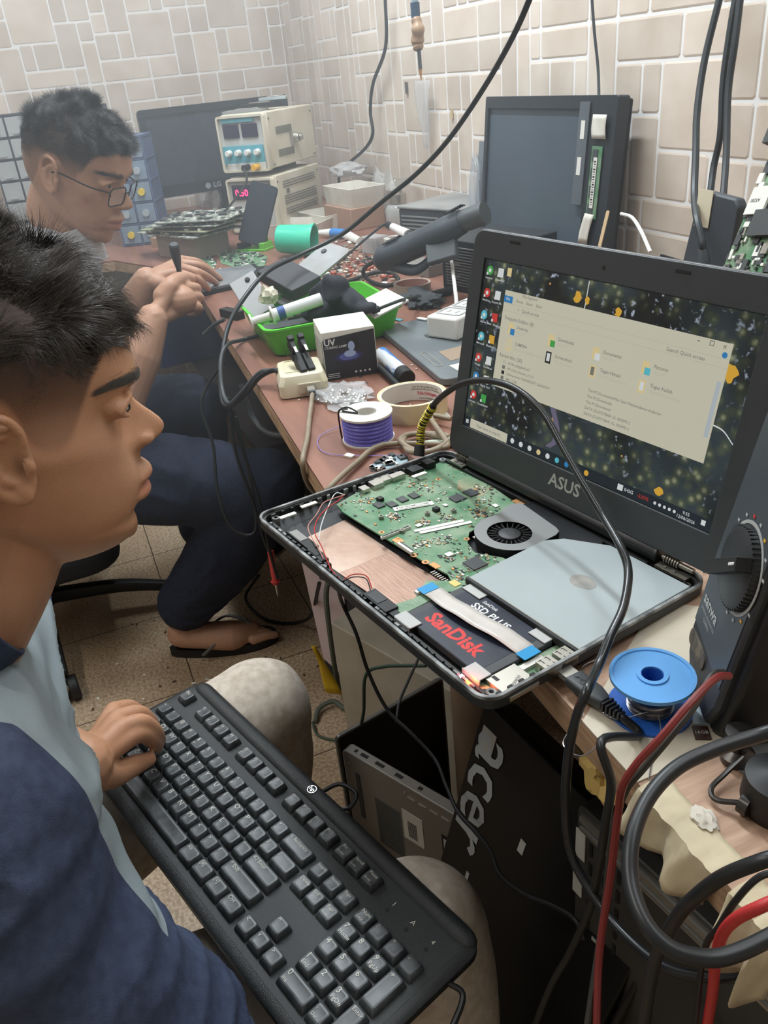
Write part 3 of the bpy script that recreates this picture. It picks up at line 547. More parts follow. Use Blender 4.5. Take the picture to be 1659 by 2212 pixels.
for i in range(3): b = MB(AK); b.prism(circ(19.3 + i * 1.25, -.62, .09, 12), -7.3, -6.9); b.build('indicator_lamp', m_black, kb)
nk = [0]
def key(x, y, w=1.0, h=1.0, leg='', sub='', sz=.30, low=False):
    g = .04; z0, z1 = -9, 0
    t = .13; b = MB(AK); X0, X1, Y0, Y1 = x + g, x + w - g, y + g, y + h - g; tt = .12
    bot = [(X0, Y0), (X1, Y0), (X1, Y1), (X0, Y1)]
    top = rrect(X0 + t, Y0 + t * .7, X1 - t, Y1 - t * 1.3, tt, 3)
    mid = rrect(X0 + .01, Y0 + .01, X1 - .01, Y1 - .01, .05, 3)
    n = len(top); md = [(p[0], p[1], z0) for p in mid]
    ins = rrect(X0 + t + .12, Y0 + t * .7 + .12, X1 - t - .12, Y1 - t * 1.3 - .12, tt * .6, 3)
    b.loft([md, [(p[0], p[1], -5.5) for p in rrect(X0 + .02, Y0 + .015, X1 - .02, Y1 - .03, .06, 3)], [(p[0], p[1], z1 - .35) for p in rrect(X0 + t - .03, Y0 + t * .7 - .03, X1 - t + .03, Y1 - t * 1.3 + .03, tt, 3)], [(p[0], p[1], z1) for p in top], [(p[0], p[1], z1 - .35) for p in ins]])
    lx, ly = x + .36, y + .30; sz *= 1.12
    if leg:
        vs, fs = text_mesh(leg); w_ = max(v.x for v in vs) - min(v.x for v in vs); b.text(leg, sz, (x + g + t + .08 + w_ * sz / 2, ly, .0), 0, 1, flipx=True)
    if sub:
        vs, fs = text_mesh(sub); w_ = max(v.x for v in vs) - min(v.x for v in vs); s2 = sz * .72; b.text(sub, s2, (x + g + t + .08 + w_ * s2 / 2, ly + .34, -.0), 0, 1, flipx=True)
    nk[0] += 1; return b.build('key', [m_key, m_leg], kb, angle=50)
key(0, -1.5, leg='Esc', sz=.24)
for i in range(12): key(2 + i + (.5 if i > 3 else 0) + (.5 if i > 7 else 0), -1.5, leg='F%d' % (i + 1), sub='[]', sz=.22)
for i, s in enumerate(('Prt', 'Scroll', 'Pause')): key(15.25 + i, -1.5, leg=s, sub=('Screen', 'Lock', 'Break')[i], sz=.2)
for i, (a, c_) in enumerate((('~', '`'), ('!', '1'), ('@', '2'), ('#', '3'), ('$', '4'), ('%', '5'), ('^', '6'), ('&', '7'), ('*', '8'), ('(', '9'), (')', '0'), ('_', '-'), ('+', '='))): key(i, 0, leg=a, sub=c_, sz=.27)
key(13, 0, 2, leg='<- Backspace', sz=.22)
key(0, 1, 1.5, leg='Tab', sz=.24)
for i, ch in enumerate('QWERTYUIOP'): key(1.5 + i, 1, leg=ch, sz=.36)
key(11.5, 1, leg='{', sub='[', sz=.26); key(12.5, 1, leg='}', sub=']', sz=.26); key(13.5, 1, 1.5, leg='|', sub='\\', sz=.26)
key(0, 2, 1.75, leg='Caps Lock', sz=.2)
for i, ch in enumerate('ASDFGHJKL'): key(1.75 + i, 2, leg=ch, sz=.36)
key(10.75, 2, leg=':', sub=';', sz=.26); key(11.75, 2, leg='"', sub="'", sz=.26); key(12.75, 2, 2.25, leg='<-| Enter', sz=.24)
key(0, 3, 2.25, leg='Shift', sz=.24)
for i, ch in enumerate('ZXCVBNM'): key(2.25 + i, 3, leg=ch, sz=.36)
for i, (a, c_) in enumerate((('<', ','), ('>', '.'), ('?', '/'))): key(9.25 + i, 3, leg=a, sub=c_, sz=.26)
key(12.25, 3, 2.75, leg='^ Shift', sz=.25)
for x, w_, s in ((0, 1.25, 'Ctrl'), (1.25, 1.25, ''), (2.5, 1.25, 'Alt'), (3.75, 6.25, ''), (10, 1.25, 'Alt'), (11.25, 1.25, '[#]'), (12.5, 1.25, '[=]'), (13.75, 1.25, 'Ctrl')): key(x, 4, w_, leg=s, sz=.24)
for i, s in enumerate(('Insert', 'Home', 'Page')): key(15.25 + i, 0, leg=s, sub=('', '', 'Up')[i], sz=.2)
for i, s in enumerate(('Delete', 'End', 'Page')): key(15.25 + i, 1, leg=s, sub=('', '', 'Down')[i], sz=.2)
key(16.25, 3, leg='^', sz=.3)
for i, s in enumerate(('<', 'v', '>')): key(15.25 + i, 4, leg=s, sz=.28)
for i, (a, c_) in enumerate((('Num', 'Lock'), ('/', ''), ('*', ''), ('-', ''))): key(18.5 + i, 0, leg=a, sub=c_, sz=.24)
for r_, row in enumerate((('7', '8', '9'), ('4', '5', '6'), ('1', '2', '3'))):
    for i, ch in enumerate(row): key(18.5 + i, 1 + r_, leg=ch, sub={'7': 'Home', '9': 'PgUp', '3': 'PgDn', '1': 'End'}.get(ch, ''), sz=.34)
key(21.5, 1, 1, 2, leg='+', sz=.34); key(21.5, 3, 1, 2, leg='Enter', sz=.22); key(18.5, 4, 2, leg='0', sub='Ins', sz=.34); key(20.5, 4, leg='.', sub='Del', sz=.26)
# ------------------------------------------------------------ people
def organic(mb, name, mats, parent, voxel, it=6, fac=.5, color=None, disp=None, pick=None, dec=0):
    """weld overlapping closed shapes into one continuous smooth skin"""
    me = bpy.data.meshes.new(name); me.from_pydata([v for v in mb.v], [], mb.f)
    bm = bmesh.new(); bm.from_mesh(me); bmesh.ops.recalc_face_normals(bm, faces=bm.faces); bm.to_mesh(me); bm.free()
    o = bpy.data.objects.new(name, me); C.objects.link(o)
    r = o.modifiers.new('r', 'REMESH'); r.mode = 'VOXEL'; r.voxel_size = voxel
    s = o.modifiers.new('s', 'SMOOTH'); s.iterations = it; s.factor = fac
    dg = bpy.context.evaluated_depsgraph_get(); ev = o.evaluated_get(dg); m2 = bpy.data.meshes.new_from_object(ev)
    bpy.data.objects.remove(o); bpy.data.meshes.remove(me); m2.name = name
    if disp:
        import numpy as np
        n = len(m2.vertices); nr = [v.normal.copy() for v in m2.vertices]
        for v, q in zip(m2.vertices, nr): v.co = disp(v.co.copy(), q)
    if not isinstance(mats, (list, tuple)): mats = [mats]
    m2.materials.clear()
    for q in mats: m2.materials.append(q)
    if color:
        at = m2.attributes.new('tone', 'FLOAT_COLOR', 'POINT'); a = []
        for v in m2.vertices: c = color(v.co); a += [c[0], c[1], c[2], 1.0]
        at.data.foreach_set('color', a)
    if pick:
        for p in m2.polygons: p.material_index = pick(p.center)
    m2.polygons.foreach_set('use_smooth', [True] * len(m2.polygons))
    inv = PM[parent.name].inverted(); m2.transform(inv)
    o = bpy.data.objects.new(name, m2); C.objects.link(o); o.parent = parent; PM[o.name] = PM[parent.name].copy(); return o
def skin_mat(name, c, c2, rough=.42):
    m = mat(name, c, rough, rgb2=c2, scale=14, detail=5, bump=.25, bscale=900, sss=.12, spec=.45, lo=.3, hi=.7)
    nt = m.node_tree; bs = nt.nodes['Principled BSDF']; src = bs.inputs['Base Color'].links[0].from_socket
    at = nd(nt, 'ShaderNodeAttribute', attribute_name='tone'); mx = nd(nt, 'ShaderNodeMix', data_type='RGBA', blend_type='MULTIPLY'); mx.inputs['Factor'].default_value = 1
    nt.links.new(src, mx.inputs['A']); nt.links.new(at.outputs['Color'], mx.inputs['B']); nt.links.new(mx.outputs['Result'], bs.inputs['Base Color']); return m
def interp(T, z):
    if z <= T[0][0]: return T[0][1]
    for (a, p), (b_, q) in zip(T, T[1:]):
        if z <= b_:
            i = T.index((a, p)); p0 = T[max(i - 1, 0)]; q1 = T[min(i + 2, len(T) - 1)]; h = b_ - a
            m0 = (q - p0[1]) / max(b_ - p0[0], 1e-6) * h; m1 = (q1[1] - p) / max(q1[0] - a, 1e-6) * h; t = (z - a) / h
            return (2 * t ** 3 - 3 * t * t + 1) * p + (t ** 3 - 2 * t * t + t) * m0 + (3 * t * t - 2 * t ** 3) * q + (t ** 3 - t * t) * m1
    return T[-1][1]
YF_ = [(-114, 40), (-109, 62), (-103, 77), (-95, 86), (-86, 88), (-77, 85), (-68, 89), (-58, 92), (-46, 93), (-35, 90), (-20, 84), (-5, 79), (8, 79), (20, 85), (30, 93), (38, 96), (52, 95), (70, 91), (86, 82), (100, 66), (112, 45), (121, 22), (126, 2)]
YB_ = [(-114, 20), (-100, 2), (-85, -10), (-70, -30), (-50, -62), (-30, -78), (0, -90), (25, -96), (50, -96), (75, -87), (95, -70), (110, -48), (120, -26), (126, -8)]
HW_ = [(-114, 10), (-109, 20), (-102, 30), (-92, 40), (-80, 49), (-65, 56), (-45, 62), (-25, 67), (-5, 70), (15, 72), (40, 75), (62, 75), (80, 69), (95, 59), (108, 44), (118, 27), (126, 5)]
NO_ = [(-42, 0), (-36, 2), (-31, 9), (-26, 21), (-20, 32), (-14, 37), (-8, 36), (0, 29), (10, 17), (20, 7), (28, 2), (34, 0)]; NW_ = [(-42, 12), (-31, 12), (-22, 16), (-12, 13), (0, 10), (12, 9), (24, 9), (34, 10)]
TH_ = [math.acos(math.copysign(abs(u) ** 1.25, u)) for u in [1 - k / 36 for k in range(73)]][:-1] + [math.pi + math.pi * k / 40 for k in range(40)]
def hsurf(z, th, k=(1, 1)):
    yf, yb, w_ = interp(YF_, z), interp(YB_, z), max(2, interp(HW_, z))
    yb = min(yb, yf - 8); wy = .25 + .10 * sm01(-10, -50, z); yc = yf * wy + yb * (1 - wy); c, s = math.cos(th), math.sin(th)
    if s >= 0: e = .86 if z < 60 else .98; x = w_ * math.copysign(abs(c) ** (.78 + .14 * sm01(20, 70, z)), c); y = yc + (yf - yc) * abs(s) ** (.92)
    else: x = w_ * math.copysign(abs(c) ** .95, c); y = yc - (yc - yb) * abs(s) ** .95
    g = lambda a, b_, r1, r2: math.exp(-((abs(x) - a) / r1) ** 2 - ((z - b_) / r2) ** 2)
    if s > 0:
        y += interp(NO_, z) * math.exp(-(abs(x) / interp(NW_, z)) ** 2.3)
        y -= 8 * g(32, 17, 14, 10); y += 4 * g(30, 35, 16, 7); y += 4.5 * g(44, -10, 16, 14); y -= 5 * g(52, -48, 12, 18)
        x += math.copysign(3.0 * g(62, -6, 14, 12), x); x -= math.copysign(4 * g(58, 30, 16, 14), x)
    return V((x, y, z))
def head_parts(MH, ear=(1,), scale=1.0, jaw=0):
    """closed overlapping shapes of a head in its own frame (mm): x right, y forward, z up"""
    b = MB(MH @ Matrix.Scale(.001 * scale, 4)); zs = [-114 + k * 2.5 for k in range(97)]
    zs = [z for z in zs if z <= 126]
    b.loft([[hsurf(z, th) for th in TH_] for z in zs])
    # nose
    NP = [(24, 84, 5, 7), (14, 93, 6.5, 8), (4, 101, 7.5, 9), (-6, 109, 9, 9), (-13, 111, 11, 9.5), (-21, 107, 10, 8), (-28, 98, 7, 7)]
    for s in (-1, 1): b.sph((s * 11.5, 97, -20), 7.0, sc_=(.9, 1.4, .8))
    # lips
    def lip(z, r, y0, w_, up):
        b.tube([(-w_, y0 - 13, z - 1), (-w_ * .55, y0 - 4, z + (1.5 if up else -1)), (0, y0, z + (.3 if up else -1.5)), (w_ * .55, y0 - 4, z + (1.5 if up else -1)), (w_, y0 - 13, z - 1)], lambda t: r * (.45 + .55 * math.sin(math.pi * t) ** .6), 12, sm=5)
    lip(-49, 6.6, 99, 25, True); lip(-62, 7.4, 96, 24, False)
    b.sph((0, 78, -93), 13, sc_=(1.5, .9, 1)); b.sph((0, 92, -38), 7, sc_=(1.6, .7, 1.6))
    # eyelids
    for s in (-1, 1):
        b.sph((s * 32, 69.5, 17), 12, sc_=(1.15, 1.0, .95))
        b.tube([(s * 17, 77, 14), (s * 24, 84, 22), (s * 33, 85, 24), (s * 42, 79, 20), (s * 47, 72, 15)], 2.6, 8); b.tube([(s * 17, 77, 14), (s * 25, 82, 10.5), (s * 34, 82, 9), (s * 42, 77, 11), (s * 47, 72, 15)], 2.2, 8)
    for s in ear:
        E = Matrix.Translation((s * 72, -8, 0)) @ Matrix.Rotation(s * math.radians(-20), 4, 'Z') @ Matrix.Rotation(math.radians(8), 4, 'X')
        b.add(*_sph((0, 0, 0), 1, (4, 13, 25)), 0, E)
        hx = [(s * 2, 12, 6), (s * 5, 14, 20), (s * 8, 8, 31), (s * 10, -4, 34), (s * 11, -15, 27), (s * 10, -19, 12), (s * 8, -17, -4), (s * 6, -9, -18), (s * 4, 1, -26), (s * 2, 8, -24)]
        b.tube(hx, lambda t: 3.4 + 1.6 * t, 10, 0, E); b.tube([(s * 4, 6, 20), (s * 7, -3, 18), (s * 8, -9, 6), (s * 7, -6, -8), (s * 5, 2, -14)], 3.2, 8, 0, E)
        b.add(*_sph((s * 3, 3, -22), 1, (5, 8, 9)), 0, E); b.add(*_sph((s * 2, 13, -4), 1, (4.5, 4.5, 6.5)), 0, E); b.add(*_sph((0, 9, 0), 1, (5, 7, 26)), 0, E)
    return b
def _sph(c, r, sc_, seg=16):
    b = MB(); b.sph(c, r, sc_=sc_, seg=seg); return b.v, b.f
def head_tone(MH, scalp, stub=0.0, spots=()):
    inv = (MH @ Matrix.Scale(.001, 4)).inverted()
    def f(co):
        p = inv @ co; c = [1, 1, 1]
        if p.length < 190 and p.z > -118:
            d = scalp(p)      # 0..1
            k = max(0, min(1, d)); c = [1 - .86 * k, 1 - .84 * k, 1 - .80 * k]
            lp = math.exp(-(p.x / 24) ** 4 - ((p.z + 55) / 9.5) ** 4) * (1 if p.y > 82 else 0)
            c = [c[0] * (1 - .05 * lp), c[1] * (1 - .26 * lp), c[2] * (1 - .14 * lp)]
            bz = 34 + 4 * math.exp(-((abs(p.x) - 34) / 14) ** 2)
            br = .6 * math.exp(-((p.z - bz + 1) / 4.0) ** 2) * (1 if 12 < abs(p.x) < 54 and p.y > 55 else 0)
            c = [q * (1 - .62 * br) for q in c]
            ms = .3 * math.exp(-(p.x / 24) ** 4 - ((p.z + 37) / 8) ** 2) * (1 if p.y > 84 else 0) * stub
            ns = math.exp(-((abs(p.x) - 6.5) / 3.6) ** 2 - ((p.z + 25) / 3) ** 2 - ((p.y - 101) / 6) ** 2)
            c = [q * (1 - ms) * (1 - .7 * ns) for q in c]
            ec = math.exp(-((p.y - 0) / 6) ** 2 - ((p.z + 1) / 8) ** 2) * (1 if p.x > 68 and p.x < 80 else 0)
            c = [q * (1 - .55 * ec) for q in c]
            for (x, y, z, r, a) in spots:
                g = a * math.exp(-((p.y - y) / r) ** 2 - ((p.z - z) / r) ** 2); c = [c[0] * (1 - .5 * g), c[1] * (1 - g), c[2] * (1 - g)]
        return c
    return f
def hairs(name, parent, MH, scalp, n, length, m, seed, comb, rad=.00016, curl=.3):
    R = random.Random(seed); P = []; rr = []; K = 6; M3 = MH.to_3x3(); cnt = 0; tries = 0
    while cnt < n and tries < n * 8:
        tries += 1; z = 126 - 172 * R.random() ** 1.5; th = R.uniform(0, 2 * math.pi)
        p = hsurf(z, th); d = scalp(p)
        if d < R.uniform(.2, .55): continue
        q = hsurf(min(z + 2, 126), th); t1 = (hsurf(z, th + .03) - p); t2 = q - p; nrm = t1.cross(t2); nrm = nrm.normalized() if nrm.length > 1e-6 else V((0, 0, 1))
        if nrm.dot(p - V((0, 0, 15))) < 0: nrm = -nrm
        L = length(p, R) * min(1, d * 1.1)
        if L < 1.2: continue
        cb = comb(p); cl = V((mnoise.noise(p * .045 + V((seed, 0, 0))), mnoise.noise(p * .045 + V((0, seed, 9))), mnoise.noise(p * .045 + V((5, 0, seed)))))
        dr = (nrm * .55 + cb * .75 + cl * curl * 1.9 + V((R.gauss(0, 1), R.gauss(0, 1), R.gauss(0, 1))) * .13).normalized()
        pos = p - nrm * 1.0; dd = dr.copy()
        for k in range(K):
            P += list(MH @ (pos * .001)); rr.append(rad * (1 - .85 * k / (K - 1)))
            pos = pos + dd * (L / (K - 1)); dd = (dd + cb * .16 + cl * curl * .8 - nrm * (.10 + .10 * L / 20)).normalized()
            if (pos - hs_near(pos)).dot(nrm) < 0: pass
        cnt += 1
    hc = bpy.data.hair_curves.new(name); hc.add_curves([K] * cnt)
    hc.attributes['position'].data.foreach_set('vector', P) if 'position' in hc.attributes else hc.points.foreach_set('position', P)
    ra = hc.attributes.get('radius') or hc.attributes.new('radius', 'FLOAT', 'POINT'); ra.data.foreach_set('value', rr)
    hc.materials.append(m); o = bpy.data.objects.new(name, hc); C.objects.link(o)
    o.parent = parent; o.matrix_parent_inverse = PM[parent.name].inverted(); PM[o.name] = PM[parent.name]; return o
def hs_near(p): return p
def hair_mat(name, c, rough=.35):
    m = bpy.data.materials.new(name); m.use_nodes = True; b = m.node_tree.nodes['Principled BSDF']; b.inputs['Base Color'].default_value = col(*c); b.inputs['Roughness'].default_value = rough; b.inputs['Specular IOR Level'].default_value = .9; return m
def sm01(a, b_, x): t = max(0, min(1, (x - a) / (b_ - a))); return t * t * (3 - 2 * t)
def make_scalp(front=66, burn=0, low=-44, dx=0):
    T = [(-100, low), (-60, low + 4), (-46, low + 16), (-36, 2), (-28, 24), (-18, 36), (-6, 36), (2, 24), (9, burn + 6), (18, burn), (30, burn + 1), (38 + dx, burn + 9), (45 + dx, 22), (51 + dx, 36), (58 + dx, front - 14), (70, front - 3), (78, front), (110, front)]
    def f(p):
        hl = interp(T, p.y); d = sm01(hl - 3, hl + 9, p.z)
        return d * (.42 + .58 * sm01(8, 58, p.z + .25 * max(0, -p.y - 40)))
    return f
def euler_head(pos, yaw, pitch, roll):
    M = Matrix.Rotation(math.radians(yaw), 4, 'Z') @ Matrix.Rotation(math.radians(pitch), 4, 'X') @ Matrix.Rotation(math.radians(roll), 4, 'Y'); M.translation = CAM + V(pos); return M
R_ = lambda x, y, z: CAM + V((x, y, z))
def limb(b, P, radii, seg=16, sm=6):
    n = len(radii)
    def rf(t):
        q = t * (n - 1); i = min(int(q), n - 2); f = q - i; return radii[i] * (1 - f) + radii[i + 1] * f
    b.tube(P, rf, seg, sm=sm); b.sph(P[0], radii[0], seg=12); b.sph(P[-1], radii[-1], seg=12)
def hand(b, wrist, mcp, fingers, thumb, k=1.0):
    """palm plus five separate bent fingers"""
    palm_c = (wrist * .5 + sum(mcp, V()) / len(mcp) * .5)
    for i, q in enumerate(mcp): limb(b, [wrist * .8 + palm_c * .2 + (q - palm_c) * .25, wrist * .45 + q * .55, q], [.015 * k, .0125 * k, .0105 * k], 12)
    for q, f in zip(mcp, fingers): limb(b, [q] + f, [.0102 * k, .0090 * k, .0080 * k, .0062 * k][:len(f) + 1], 12, 5)
    limb(b, thumb, [.016 * k, .0135 * k, .0108 * k, .0078 * k][:len(thumb)], 12, 5)
# ---- nearer man
MH1 = euler_head((-.617, -.064, -.205), 9.4, -8.6, 1.0)
nm = thing('person', 'man in blue and grey shirt with beige trousers, seated in profile with keyboard on lap', 'person', (-.59, -.33, .25))
m_skin1 = skin_mat('skin_warm_brown', (204, 156, 124), (190, 140, 108))
sc1 = make_scalp(64, -2)
H1 = lambda x, y, z: MH1 @ V((x * .001, y * .001, z * .001))
b = head_parts(MH1, (1, -1))
A_ = Matrix.Identity(4); b.A = A_
NB = R_(-.60, -.165, -.375)
limb(b, [H1(0, -18, -40), H1(0, -22, -95), NB, R_(-.60, -.18, -.44)], [.055, .052, .058, .07], 24)
limb(b, [R_(-.60, -.185, -.46), R_(-.60, -.28, -.62), R_(-.59, -.37, -.76)], [.085, .10, .11], 20)
limb(b, [R_(-.46, -.14, -.40), R_(-.60, -.17, -.42), R_(-.76, -.16, -.41)], [.05, .07, .05], 16)
w1 = pts((186, 1652, 'z', .575))[0]; el1 = R_(-.835, -.26, -.55)
limb(b, [R_(-.76, -.16, -.41), R_(-.82, -.22, -.50), el1], [.05, .045, .04], 16); limb(b, [el1, (el1 * .45 + w1 * .55) , w1], [.040, .037, .0255], 16)
fg = [pts((302, 1586, 'z', .560), (328, 1598, 'z', .540), (341, 1615, 'z', .517)), pts((306, 1560, 'z', .566), (335, 1579, 'z', .545), (347, 1598, 'z', .519)), pts((299, 1541, 'z', .560), (325, 1559, 'z', .540), (337, 1576, 'z', .516)), pts((280, 1529, 'z', .547), (300, 1541, 'z', .530), (309, 1553, 'z', .512))]
hand(b, w1, pts((266, 1602, 'z', .566), (262, 1574, 'z', .573), (255, 1552, 'z', .568), (247, 1536, 'z', .558)), fg, pts((216, 1672, 'z', .560), (246, 1672, 'z', .546), (288, 1654, 'z', .535), (322, 1640, 'z', .524)), 1.0)
limb(b, [R_(-.46, -.15, -.40), R_(-.395, -.11, -.60)], [.05, .042], 12); limb(b, [R_(-.395, -.11, -.60), R_(-.32, -.045, -.675)], [.04, .026], 12)
rwr = R_(-.32, -.045, -.675); rk = [R_(-.325 + .018 * i, .015, -.675) for i in range(4)]
hand(b, rwr, rk, [[q + V((-.002, .035, .006)), q + V((-.004, .055, -.004)), q + V((-.004, .066, -.018))] for q in rk], [R_(-.34, -.03, -.67), R_(-.352, -.01, -.67), R_(-.358, .015, -.67)])
tone1 = head_tone(MH1, sc1, stub=.6)
body1 = organic(b, 'body', m_skin1, nm, .0018, 12, .5, tone1)
hm1 = hair_mat('hair_black', (58, 54, 52), .25)
def len1(p, R):
    top = sm01(44, 92, p.z); fr_ = sm01(20, 70, p.y); return (2.6 + 30 * top + 8 * top * fr_) * R.uniform(.7, 1.15)
def comb1(p): return V((-.15 - p.x * .004, .60 if p.y > -20 else .0, -.25 if p.z < 90 else .15))
hairs('hair', nm, MH1, sc1, 46000, len1, hm1, 3, comb1, .00019, .62)
m_eye = mat('eye_white', (176, 166, 156), .25); m_iris = mat('iris_brown', (36, 22, 16), .1)
def eyes(parent, MH, look=(0, 1, -.15)):
    for s in (-1, 1):
        b = MB(MH @ Matrix.Scale(.001, 4)); c = V((s * 32, 71.3, 15.6)); b.sph(c, 1, 0, 24, sc_=(12.4, 12.2, 4.6)); b.sph(c + V((1.5 * s, 7.4, -.2)), 1, 1, 16, sc_=(6.2, 5.6, 4.5)); b.build('eye', [m_eye, m_iris], parent)
eyes(nm, MH1, (0, 1, -.25))
def brow(parent, MH, m, seed, n=1100):
    R = random.Random(seed); P = []; rr = []; c = 0
    G = [(th_, hsurf(36, th_)) for th_ in [math.radians(a_) for a_ in range(2, 90, 1)]]
    def at(x, z): th_ = min(G, key=lambda g: abs(g[1].x - x))[0]; return hsurf(z, th_)
    for k in range(n):
        s = R.choice((-1, 1)); t = R.random(); x = 14 + 34 * t; wz = 6.4 * (1 - .6 * t); z = 33.5 + 4.5 * math.sin(t * 2.3) + R.gauss(0, wz * .5)
        L = R.uniform(5, 8); P4 = [at(min(x + L * j / 3, 60), z + L * j / 3 * (.38 - .8 * t)) for j in range(4)]
        for j, q in enumerate(P4): q = V((s * q.x, q.y + .7 + .5 * math.sin(j), q.z)); P += list(MH @ (q * .001)); rr.append(.00017 * (1 - .7 * j / 3))
        c += 1
    hc = bpy.data.hair_curves.new('eyebrows'); hc.add_curves([4] * c); hc.attributes['position'].data.foreach_set('vector', P)
    ra = hc.attributes.get('radius') or hc.attributes.new('radius', 'FLOAT', 'POINT'); ra.data.foreach_set('value', rr); hc.materials.append(m)
    o = bpy.data.objects.new('eyebrows', hc); C.objects.link(o); o.parent = parent; o.matrix_parent_inverse = PM[parent.name].inverted()
brow(nm, MH1, hm1, 5)
# shirt
m_navy_c = mat('navy_cotton', (66, 78, 104), .85, rgb2=(54, 64, 88), scale=120, bump=.3, bscale=900); m_grey_c = mat('grey_cotton', (148, 162, 168), .85, rgb2=(136, 150, 156), scale=120, bump=.3, bscale=900)
m_trou = mat('beige_twill', (206, 196, 182), .8, rgb2=(184, 172, 156), scale=90, bump=.25, bscale=1100)
def folds(amp, sc_, ax=(1, 1, 1)):
    def f(co, n):
        q = V((co.x * ax[0], co.y * ax[1], co.z * ax[2])) * sc_; d = mnoise.noise(q + V((mnoise.noise(q * .6), 0, 0)) * 1.5)
        return co + n * amp * (1 - 2 * abs(d) - .4)
    return f
b = MB()
limb(b, [R_(-.60, -.185, -.43), R_(-.60, -.25, -.54), R_(-.60, -.33, -.68), R_(-.59, -.38, -.78)], [.10, .118, .13, .14], 28)
b.sph(R_(-.60, -.195, -.48), .1, sc_=(1.6, 1.05, 1.25), seg=28)
limb(b, [R_(-.445, -.135, -.415), R_(-.60, -.17, -.435), R_(-.76, -.16, -.42)], [.072, .085, .068], 20)
limb(b, [R_(-.445, -.14, -.425), R_(-.412, -.125, -.52), R_(-.390, -.085, -.62)], [.076, .072, .070], 24); limb(b, [R_(-.390, -.08, -.62), R_(-.34, -.05, -.68)], [.068, .045], 20)
limb(b, [R_(-.76, -.16, -.42), R_(-.825, -.22, -.50), el1 - V((0, 0, 0)), el1 * .45 + w1 * .55], [.066, .058, .052, .046], 20)
def pick1(c):
    q = c - CAM; s = q.x + .60 + (q.y + .16) * .1
    s = min(-.466 + 1.3 * max(0, q.y + .10) - q.x, q.x + .74, q.z + .515); s = max(0, min(1, .5 + s * 60)); return (s, s, s)
m_shirt = mat('two_tone_cotton', (66, 78, 104), .85, rgb2=(54, 64, 88), scale=120, bump=.3, bscale=900)
nt = m_shirt.node_tree; bs = nt.nodes['Principled BSDF']; src = bs.inputs['Base Color'].links[0].from_socket
at = nd(nt, 'ShaderNodeAttribute', attribute_name='tone'); gt = nd(nt, 'ShaderNodeMath', operation='GREATER_THAN'); gt.inputs[1].default_value = .5; nt.links.new(at.outputs['Fac'], gt.inputs[0])
mx = nd(nt, 'ShaderNodeMix', data_type='RGBA'); nt.links.new(gt.outputs[0], mx.inputs['Factor']); nt.links.new(src, mx.inputs['A']); mx.inputs['B'].default_value = col(148, 162, 168); nt.links.new(mx.outputs['Result'], bs.inputs['Base Color'])
shirt = organic(b, 'shirt', m_shirt, nm, .004, 8, .5, disp=folds(.012, 9, (1, 1, 2.2)), color=pick1)
b = MB(); cp = []
c0 = R_(-.602, -.132, -.296); ax = (H1(0, -20, -80) - c0).normalized(); Mx = lookz(c0 - ax * .028, (1, 0, 0), ax)
b.ring([(p[0], p[1]) for p in circ(0, .005, .082, 40, .080)], [(p[0], p[1]) for p in circ(0, .005, .0785, 40, .0765)], -.022, .026, 0, Mx)
b.build('collar', m_navy_c, nm, bevel=.001)
b = MB(Mx); b.box((.012, .089, -.04), (.035, .006, .075), 0, Matrix.Rotation(math.radians(-24), 4, 'X')); b.build('placket', m_navy_c, nm, bevel=.002)
b = MB()
for hp, kn, an in (((-.50, -.33, -.77), (-.448, .152, -.712), (-.40, .12, -1.03)), ((-.68, -.33, -.77), (-.822, .095, -.715), (-.85, .05, -1.03))):
    hp, kn, an = R_(*hp), R_(*kn), R_(*an); limb(b, [hp, hp * .5 + kn * .5, kn], [.10, .080, .066], 28); b.sph(kn, .0675, seg=24); limb(b, [kn + V((0, 0, -.01)), kn * .6 + an * .4 + V((0, .01, 0)), an], [.066, .066, .056], 24)
b.sph(R_(-.59, -.36, -.75), .13, sc_=(1.35, .9, .9), seg=24)
def tro(co, n):
    return folds(.0035, 11, (1, .5, 1))(co, n)
organic(b, 'trousers', m_trou, nm, .005, 8, .5, disp=tro)
b = MB()
for x, y in ((-.40, .15), (-.85, .07)): b.loft([[(x + px, y + .05 + py * 1.0, z) for px, py in circ(0, 0, .045 * s, 20, .13 * s)] for z, s in ((.0, 1), (.03, 1.02), (.05, .9), (.075, .5))])
b.build('shoes', m_black, nm)
st = thing('stool', 'low black stool under the man with the keyboard', 'stool', (-.59, -.36, 0)); b = MB(); b.lathe([(.01, .20), (.17, .20), (.18, .215), (.175, .235), (.01, .24)], 0, 32, Matrix.Translation((-.59, -.36, 0)), cap=True); b.build('seat', m_black, st)
for k in range(4): a = k * math.pi / 2 + .6; MB().cyl((-.59 + .1 * math.cos(a), -.36 + .1 * math.sin(a), .2), (-.59 + .16 * math.cos(a), -.36 + .16 * math.sin(a), 0), .012).build('leg', m_black, st)
